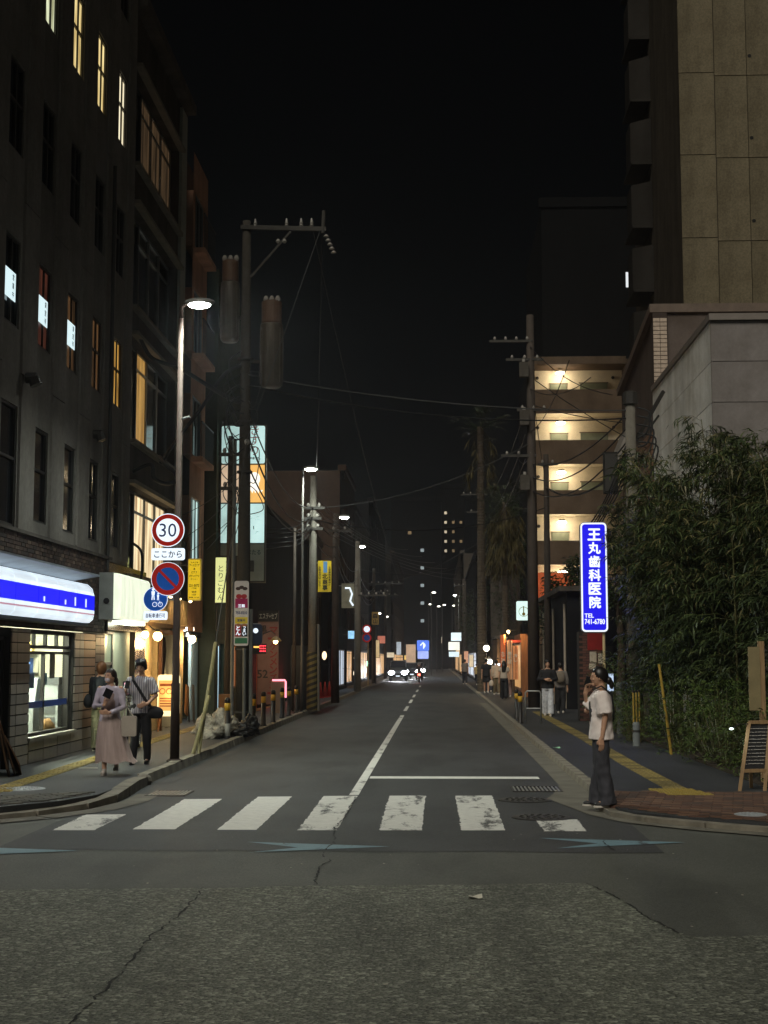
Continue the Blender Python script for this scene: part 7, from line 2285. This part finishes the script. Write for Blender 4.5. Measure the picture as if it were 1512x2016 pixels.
# --- woman with mask walking on the left
LAV = mat('cardigan_lilac', rgb(184, 174, 188), .9, .12, 8, bmp=.4, bscale=90)
TUL = mat('tulle_skirt', rgb(172, 152, 146), .9, .18, 6, stretch=(4, 4, .3))
p, HX, S, s = person('masked woman in lilac cardigan and long pale skirt walking on the left', 1.56,
                     dict(er=(-.235, -.04, 1.11), wr=(-.05, -.235, 1.13), dr=(.35, -.3, .75), nr=(.3, .8, 0), el=(.235, -.03, 1.09), wl=(.02, -.245, 1.0), dl=(-.9, -.2, .1), nl=(0, .9, .2), kl=(.09, .04, .49), al=(.09, .22, .14), kr=(-.06, -.05, .48), ar=(-.06, -.10, .085)), yaw=R(-38), pitch=R(-2), hands=(.5, .8))
hair(p, HX, mat('hair_darkbrown', (.022, .013, .010, 1), .4, .3, 30), 'tied')
top(p, S, s, LAV, hem=.86, w=.93, sleeve=1.9, sr=.064, wrinkle=.005, name='cardigan', flare=1.14)
mb = MB(); loft(mb, [(0, -.005, 1.02 * s, .146 * s, .115 * s), (0, -.02, 1.16 * s, .12 * s, .125 * s), (0, -.02, 1.30 * s, .10 * s, .118 * s), (0, 0, 1.36 * s, .08 * s, .1 * s)]); skinned(mb, 'blouse', mat('blouse_beige', rgb(150, 128, 122), .85, .1), p, .01, 4)
sk = MB()
nn = 48
vs, fs = [], []
zs_ = [1.0, .9, .78, .62, .45, .28, .20]
for i, z in enumerate(zs_):
    f = i / 6
    for j in range(nn):
        a = 2 * math.pi * j / nn
        r = (.145 + .175 * f ** 1.0) * (1 + .07 * f * math.sin(9 * a + 1.3) + .04 * f * math.sin(17 * a))
        vs.append((r * math.cos(a) * s + (.10 * f * f), r * math.sin(a) * s * .85 + .05 * f * f, z * s + (.02 * math.sin(5 * a) if i == 6 else 0)))
for i in range(6):
    for j in range(nn):
        q = (j + 1) % nn
        fs.append((i * nn + j, (i + 1) * nn + j, (i + 1) * nn + q, i * nn + q))
sk.add(vs, fs); sk.build('skirt', TUL, p, True)
mk = MB().ell((0, -.064, -.05), (.054, .034, .042), 16, 10); mk.v = [HX(q) for q in mk.v]; mk.build('face_mask', mat('mask_white', rgb(208, 198, 206), .8, .05), p, True)
for q in ('al', 'ar'):
    shoe(p, (S[q][0], S[q][1], S[q][2] - .085 * s), 0, mat('shoe_cream', rgb(176, 166, 158), .5, .1), None, .95)
MB().bar((-.01, -.33, 1.15), (.04, -.30, 1.27), .12, .01, up=(0, 1, .4)).build('phone', MATS['phone_black'], p)
bg_ = MB().ext(rrect(.30, .72, .22, .30, .03, -.10), (0, .09, 0)); bg_.build('tote_bag', mat('tote_cream', rgb(160, 150, 138), .8, .15), p)
MB().tube([(.22, -.05, .86), (.24, -.08, 1.04), (.36, -.05, .86)], .01, 6).build('bag_handle', MATS['tote_cream'], p)
place(p, (-4.9, 21.35, ZL), R(4))

# --- man in a striped shirt behind her
def stripes():
    m, t, bs = nodes('striped_cotton')
    w_ = N(t, 'TexWave'); w_.inputs['Scale'].default_value = 9; w_.inputs['Distortion'].default_value = .8; w_.bands_direction = 'X'
    t.links.new(coords(t), w_.inputs[0])
    t.links.new(ramp(t, w_.outputs[0], [(.1, rgb(92, 94, 108)), (.3, rgb(190, 186, 190))]), bs.inputs['Base Color']); bs.inputs['Roughness'].default_value = .85
    return m
p, HX, S, s = person('man in striped shirt and black trousers looking at his phone on the left', 1.70,
                     dict(er=(-.25, -.05, 1.13), wr=(-.20, -.25, 1.19), dr=(.12, -.35, .6), nr=(.7, .5, .2), el=(.26, -.02, 1.12), wl=(.14, -.18, .98), dl=(-.8, -.4, -.2), nl=(-.2, .8, 0), kl=(.12, -.02, .49), al=(.12, .04, .085), kr=(-.07, -.03, .49), ar=(-.10, -.10, .085)), yaw=R(-6), pitch=R(16), hands=(.5, .8))
hair(p, HX, HAIR_K, 'full')
top(p, S, s, stripes(), hem=.83, w=.99, sleeve=.86, sr=.074, wrinkle=.006, name='striped_shirt', flare=1.05)
trousers(p, S, s, BLK, thigh=.1, knee=.078, ankle=.06, wrinkle=.004)
for q in ('al', 'ar'):
    shoe(p, (S[q][0], S[q][1], 0), 0, MATS['shoe_black'])
MB().bar((-.17, -.36, 1.24), (-.15, -.33, 1.36), .07, .01, up=(0, 1, .4)).build('phone', MATS['phone_black'], p)
stp = MB()
pts = [(-.13, -.02, 1.445), (-.10, -.125, 1.36), (0, -.155, 1.22), (.10, -.16, 1.06), (.2, -.13, .93)]
for a, b in zip(pts[:-1], pts[1:]):
    stp.bar(a, b, .045, .008, up=(0, 1, 0))
stp.build('bag_strap', BLK, p)
lump('shoulder_bag', (.25, -.05, .83), (.15, .06, .11), BLK, p, 41, .2)
place(p, (-4.9, 23.55, ZL), R(2))

# --- third person, back turned, at the shop corner
p, HX, S, s = person('person with a brown bob in a dark top and pale trousers seen from behind', 1.66, dict(er=(-.24, -.02, 1.11), wr=(-.16, -.2, 1.0), el=(.22, -.02, 1.1), wl=(.2, -.12, .9), ar=(-.09, .02, .085)), yaw=R(20), facebits=False)
hair(p, HX, HAIR_B, 'bob')
top(p, S, s, mat('navy_top', rgb(26, 30, 36), .85, .25, 6), hem=.86, w=1.02, sleeve=1.5, sr=.08, name='dark_top')
trousers(p, S, s, mat('khaki_cloth', rgb(132, 128, 100), .85, .25, 5), thigh=.108, knee=.1, ankle=.085)
for q in ('al', 'ar'):
    shoe(p, (S[q][0], S[q][1], 0), 0, MATS['shoe_black'], MATS['shoe_sole'])
lump('shoulder_bag', (.24, .04, .92), (.07, .12, .15), BLK, p, 42, .2)
place(p, (-6.32, 26.75, ZL), R(160))

# --- people further down on the right
def walker(label, loc, rz, H, topm, legm, hairm, style, sleeve=.6, hem=.85, short=None, w=1.0, P=None, yaw=0, back=False, extra=None, sr=.08, ank=.07, tname='shirt', lname='trousers'):
    st_ = dict(kl=(.09, -.06, .49), al=(.09, -.16, .085), kr=(-.09, .02, .49), ar=(-.09, .14, .10))
    st_.update(P or {})
    p, HX, S, s = person(label, H, st_, yaw, 0, False, group='pedestrians far on the right pavement', facebits=not back)
    hair(p, HX, hairm, style)
    top(p, S, s, topm, hem=hem, w=w, sleeve=sleeve, sr=sr, name=tname, near=False)
    trousers(p, S, s, legm, thigh=.105, knee=.09 if not short else .115, ankle=ank, name=lname, near=False, short=short)
    for q in ('al', 'ar'):
        shoe(p, (S[q][0], S[q][1], max(0, S[q][2] - .085 * s)), 0, MATS['shoe_sole'] if extra != 'dark' else MATS['shoe_black'])
    if extra == 'pack':
        lump('backpack', (0, .19 * s, 1.2 * s), (.16, .1, .22), mat('pack_grey', rgb(110, 100, 88), .8, .2), p, 51, .1)
    if extra == 'bag':
        lump('shopping_bag', (.25 * s, 0, .55 * s), (.11, .08, .17), mat('bag_pale', rgb(176, 170, 160), .6, .15), p, 52, .2)
    place(p, loc, rz)
    return p
WPAT = mat('white_print_cotton', rgb(188, 190, 196), .85, .3, 11)
CREAMT = mat('cream_cotton', rgb(178, 164, 148), .85, .12); GREYT = mat('grey_cotton', rgb(112, 106, 102), .85, .15); DKB = mat('navy_denim', rgb(34, 36, 46), .85, .2)
walker('man in a black hoodie and white patterned trousers walking on the right pavement', (3.42, 44.4, .09), R(-8), 1.72, BLK, WPAT, HAIR_K, 'full', 1.85, .84, None, 1.12, dict(er=(-.25, -.02, 1.12), wr=(-.06, -.22, 1.12), dr=(.8, -.3, .1), el=(.25, -.02, 1.12), wl=(.10, -.22, 1.08), dl=(-.8, -.3, .1)), yaw=R(8), sr=.095, ank=.1, tname='hoodie')
walker('person with a beige backpack half hidden behind the man in the black hoodie', (4.02, 46.8, .09), R(172), 1.64, GREYT, BLK, HAIR_K, 'short', 1.6, .86, back=True, extra='pack')
walker('long haired woman in a pale top and black trousers walking away', (2.95, 63.1, .09), R(176), 1.66, CREAMT, BLK, HAIR_K, 'long', .5, .92, back=True, ank=.1, extra='dark')
walker('person in a pale pink top walking beside the long haired woman', (3.3, 66.5, .09), R(184), 1.6, mat('pink_cotton', rgb(150, 124, 118), .85, .1), mat('rose_cloth', rgb(128, 104, 100), .85, .1), HAIR_K, 'bob', 1.5, .86, back=True)
walker('man in a black T-shirt and shorts walking away on the right', (2.55, 74, .09), R(178), 1.78, BLK, BLK, HAIR_K, 'short', .7, .82, short=.85, w=1.12, back=True)
walker('person in a pale hooded top carrying a white bag', (2.95, 71, .09), R(186), 1.7, CREAMT, mat('olive_cloth', rgb(96, 88, 70), .85, .1), HAIR_K, 'short', 1.8, .82, back=True, extra='bag', sr=.09)
walker('dark haired person between the pale hooded top and black T-shirt', (2.8, 77, .09), R(180), 1.72, GREYT, DKB, HAIR_K, 'full', .6, .84, back=True)
walker('person in a grey shirt and jeans farthest along the right kerb', (1.95, 100, .09), R(182), 1.72, GREYT, DKB, HAIR_K, 'short', .6, .84, back=True)
walker('person in a pale yellow shirt bending by the far right kerb', (2.7, 97, .09), R(150), 1.45, mat('pale_yellow_cotton', rgb(180, 156, 104), .85, .1), DKB, HAIR_K, 'short', .8, .84, back=True)
tab = thing('lit_tablet', 'small glowing white screen among the walkers on the right', 'screen', (3.15, 72.5, 1.3)); MB().box(2.93, 3.27, 72.4, 72.43, 1.35, 1.62).build('screen', glow('tablet_white', (.85, .95, 1, 1), 1.4), tab); MB().box(3.05, 3.15, 72.44, 72.5, .1, 1.4).build('stand', ALU_D, tab)

# ================================================================ VEHICLES
TYRE = mat('tyre', (.014, .014, .015, 1), .8, 0); CHROME = mat('chrome', rgb(190, 190, 188), .2, 0, metal=.9)
def torus(mb, c, Rr, r, axis='x', n=28, k=8, m=0):
    vs, fs = [], []
    for i in range(n):
        a = 2 * math.pi * i / n
        for j in range(k):
            b = 2 * math.pi * j / k
            q = Rr + r * math.cos(b)
            u, v, w_ = q * math.cos(a), q * math.sin(a), r * math.sin(b)
            vs.append((c[0] + w_, c[1] + u, c[2] + v) if axis == 'x' else (c[0] + u, c[1] + w_, c[2] + v))
    for i in range(n):
        for j in range(k):
            fs.append((i * k + j, ((i + 1) % n) * k + j, ((i + 1) % n) * k + (j + 1) % k, i * k + (j + 1) % k))
    mb.add(vs, fs, m)
bk_ = thing('bicycle', 'parked bicycle half hidden behind the walking couple on the left', 'bicycle', (0, 0, 0))
for y in (-.52, .52):
    wm = MB(); torus(wm, (0, y, .32), .30, .02); wl_ = wm.build('wheel', TYRE, bk_, True)
    rm_ = MB(); torus(rm_, (0, y, .32), .275, .008, k=5)
    for k in range(12):
        a = math.pi * k / 6
        rm_.tube([(0, y, .32), (0, y + .27 * math.cos(a), .32 + .27 * math.sin(a))], .0015, 3)
    rm_.build('rim', CHROME, wl_)
FRM = mat('bicycle_paint', rgb(40, 40, 44), .3, .1)
fm_ = MB(); bb_, st_, hd_ = (0, .08, .30), (0, .2, .74), (0, -.34, .80)
for a, b in ((bb_, st_), (bb_, hd_), (st_, (0, -.33, .74)), (bb_, (0, .52, .32)), (st_, (0, .52, .32)), (hd_, (0, -.52, .32))):
    fm_.tube([a, b], .016, 8)
fm_.build('frame', FRM, bk_); MB().tube([(-.26, -.24, 1.0), (-.22, -.36, 1.0), (0, -.37, .98), (.22, -.36, 1.0), (.26, -.24, 1.0)], .012, 8).build('handlebar', CHROME, bk_); MB().tube([hd_, (0, -.37, .98)], .014, 8).build('stem', CHROME, bk_)
MB().ell((0, .23, .86), (.09, .13, .04), 14, 8).build('saddle', BLK, bk_, True); MB().tube([st_, (0, .22, .84)], .013, 8).build('seat_post', CHROME, bk_)
bkm = MB()
for k in range(5):
    z = .78 + k * .055; w_ = .14 + k * .01
    bkm.tube([(-w_, -.68, z), (w_, -.68, z), (w_, -.44, z), (-w_, -.44, z), (-w_, -.68, z)], .005, 4)
for x in (-.14, -.07, 0, .07, .14):
    bkm.tube([(x, -.68, .78), (x * 1.25, -.68, 1.0)], .004, 4); bkm.tube([(x, -.44, .78), (x * 1.25, -.44, 1.0)], .004, 4)
bkm.build('basket', CHROME, bk_); MB().ell((0, -.6, .62), (.035, .03, .035), 10, 8).build('lamp', glow('bike_lamp', (.95, 1, 1, 1), 5), bk_, True); MB().tube([(-.15, .1, .30), (0, .08, .30), (.15, .06, .30)], .012, 6).build('pedals', BLK, bk_)
place(bk_, (-5.75, 27.4, ZL), R(8))
pk = thing('pink_screen', 'small glowing pink screen in the shop doorway between the couple', 'screen', (-6.6, 30.5, 1.1)); MB().ext(rrect(-6.62, 1.22, .22, .3, .02, 30.5), (0, .05, 0)).build('case', BLK, pk); MB().box(-6.70, -6.54, 30.494, 30.499, 1.1, 1.34).build('screen', glow('pink_lit', (1, .45, .6, 1), .9), pk); MB().box(-6.64, -6.6, 30.51, 30.54, ZL, 1.08).build('stand', BLK, pk)

HL = glow('headlight', (.92, .96, 1.0, 1), 60)
def car(label, x, y, paint, h=1.5, w_=1.6, van=False):
    o = thing('car', label, 'car', (0, 0, 0), 'cars approaching down the street')
    hw = w_ / 2
    pf = [(-1.7, .3), (-1.72, .55), (-1.62, .78), (-.85, .92), (-.25, h - .06), (.1, h), (1.3, h - .02), (1.62, .95), (1.7, .6), (1.68, .3)] if not van else [(-1.7, .3), (-1.72, .6), (-1.6, .9), (-1.3, 1.05), (-.95, h - .1), (-.7, h), (1.6, h), (1.68, 1.0), (1.7, .3)]
    bm_ = bmesh.new()
    L = [bm_.verts.new((-hw, a, b)) for a, b in pf]; Rr = [bm_.verts.new((hw, a, b)) for a, b in pf]
    n = len(pf)
    for i in range(n):
        bm_.faces.new((L[i], L[(i + 1) % n], Rr[(i + 1) % n], Rr[i]))
    bm_.faces.new(L[::-1]); bm_.faces.new(Rr)
    for v in bm_.verts:
        if v.co.z > 1.0: v.co.x *= .84
    bmesh.ops.recalc_face_normals(bm_, faces=bm_.faces)
    bmesh.ops.bevel(bm_, geom=list(bm_.edges), offset=.05, segments=2, affect='EDGES')
    me = bpy.data.meshes.new('body'); bm_.to_mesh(me); bm_.free(); me.materials.append(paint); me.polygons.foreach_set('use_smooth', [True] * len(me.polygons))
    put('body', me, o)
    a, b = (pf[3], pf[4])
    f0, f1 = .12, .9
    p0 = (a[0] + (b[0] - a[0]) * f0, a[1] + (b[1] - a[1]) * f0); p1 = (a[0] + (b[0] - a[0]) * f1, a[1] + (b[1] - a[1]) * f1)
    MB().ext([(-hw * .84, p0[0] - .03, p0[1] + .02), (hw * .84, p0[0] - .03, p0[1] + .02), (hw * .74, p1[0] - .03, p1[1] + .02), (-hw * .74, p1[0] - .03, p1[1] + .02)], (0, .02, .01)).build('windscreen', GLASS_D, o)
    MB().box(-hw * .55, hw * .55, -1.745, -1.715, .42, .62).build('grille', BLK, o)
    MB().box(-.17, .17, -1.76, -1.746, .36, .46).build('number_plate', SW, o)
    for sx in (-1, 1):
        MB().ell((sx * hw * .72, -1.68, .68), (.24, .09, .17), 14, 8).build('headlight', HL, o, True)
        MB().ell((sx * (hw + .08), -.75, 1.0), (.09, .05, .07), 10, 6).build('mirror', paint, o, True)
        for yy in (-1.1, 1.1):
            t_ = MB(); t_.tube([(sx * (hw - .2), yy, .3), (sx * (hw + .01), yy, .3)], .3, 20); wv = t_.build('wheel', TYRE, o)
            MB().disc((sx * (hw + .012) - (.004 if sx < 0 else 0), yy, .3), .18, 'x', 16, .004).build('rim', CHROME, wv)
        MB().box(min(sx * hw * .9, sx * hw * .97), max(sx * hw * .9, sx * hw * .97), -.4, 1.0, .98, h - .22).build('side_window', GLASS_D, o)
    lamp_light('SPOT', (0, -1.95, .66), 260, (.92, .96, 1), .15, o, 90, (0, -1, -.12))
    place(o, (x, y, .008))
WH_P = mat('car_silver', rgb(70, 72, 74), .3, .05); DK_P = mat('car_dark', rgb(40, 42, 48), .3, .05)
car('nearest approaching car with the brightest headlights', -3.25, 121, WH_P, 1.7, 1.5, True)
car('second approaching car behind the brightest headlights', -2.3, 134, DK_P)
car('third approaching car farthest down the street', -2.0, 148, WH_P)
mc = thing('motorbike', 'motorbike with a red tail light riding away down the street', 'motorbike', (0, 0, 0))
for y in (-.6, .6):
    wm = MB(); torus(wm, (0, y, .28), .23, .06); wl_ = wm.build('wheel', TYRE, mc, True); rm_ = MB(); torus(rm_, (0, y, .28), .15, .02, k=5); rm_.build('rim', CHROME, wl_)
MB().ell((0, .0, .55), (.14, .5, .14), 14, 8).build('body', mat('bike_red', rgb(120, 20, 22), .3, .1), mc, True); MB().ell((0, -.35, .72), (.13, .35, .07), 14, 8).build('seat', BLK, mc, True)
MB().ell((0, -.78, .62), (.11, .05, .09), 12, 8).build('tail_light', glow('tail_red', (1, .12, .08, 1), 5), mc, True); MB().tube([(-.34, .4, 1.0), (0, .5, .98), (.34, .4, 1.0)], .02, 8).build('handlebar', CHROME, mc); MB().tube([(0, .5, .98), (0, .62, .3)], .03, 8).build('fork', CHROME, mc)
lamp_light('POINT', (0, -.95, .62), 4, (1, .1, .06), .1, mc)
place(mc, (-1.38, 112, .008))
p, HX, S, s = person('motorbike rider in dark clothes seen from behind', 1.7, dict(kl=(.2, -.36, .78), kr=(-.2, -.36, .78), al=(.2, -.2, .38), ar=(-.2, -.2, .38), el=(.27, -.2, 1.15), er=(-.27, -.2, 1.15), wl=(.3, -.55, 1.05), wr=(-.3, -.55, 1.05), dl=(0, -1, 0), dr=(0, -1, 0)), 0, 0, False, facebits=False)
top(p, S, s, BLK, hem=.86, sleeve=1.9, name='jacket', near=False); trousers(p, S, s, DKB, near=False)
mb = MB().ell((0, 0, .01), (.125, .145, .14), 18, 12); mb.v = [HX(q) for q in mb.v]; mb.build('helmet', mat('helmet_grey', rgb(120, 120, 124), .3, .1), p, True)
for q in ('al', 'ar'):
    shoe(p, (S[q][0], S[q][1], S[q][2] - .085), 0, MATS['shoe_black'])
place(p, (-1.38, 111.75, -.14), R(180))

# ================================================================ added haze: gives lamps and headlights a halo
hz = MB().box(-158, 158, -36, 408, -1.2, 56)
hm = bpy.data.materials.new('haze')
hm.use_nodes = True
hm.node_tree.nodes.clear()
pv_ = hm.node_tree.nodes.new('ShaderNodeVolumePrincipled')
pv_.inputs['Color'].default_value = (.9, .93, 1, 1)
pv_.inputs['Density'].default_value = HAZE
pv_.inputs['Anisotropy'].default_value = .75
ho = hm.node_tree.nodes.new('ShaderNodeOutputMaterial')
hm.node_tree.links.new(pv_.outputs[0], ho.inputs['Volume'])
tag(hz.build('haze', hm), 'thin haze added to give the street lamps a halo', None, None, 'stuff')

bpy.data.scenes.remove(WB)
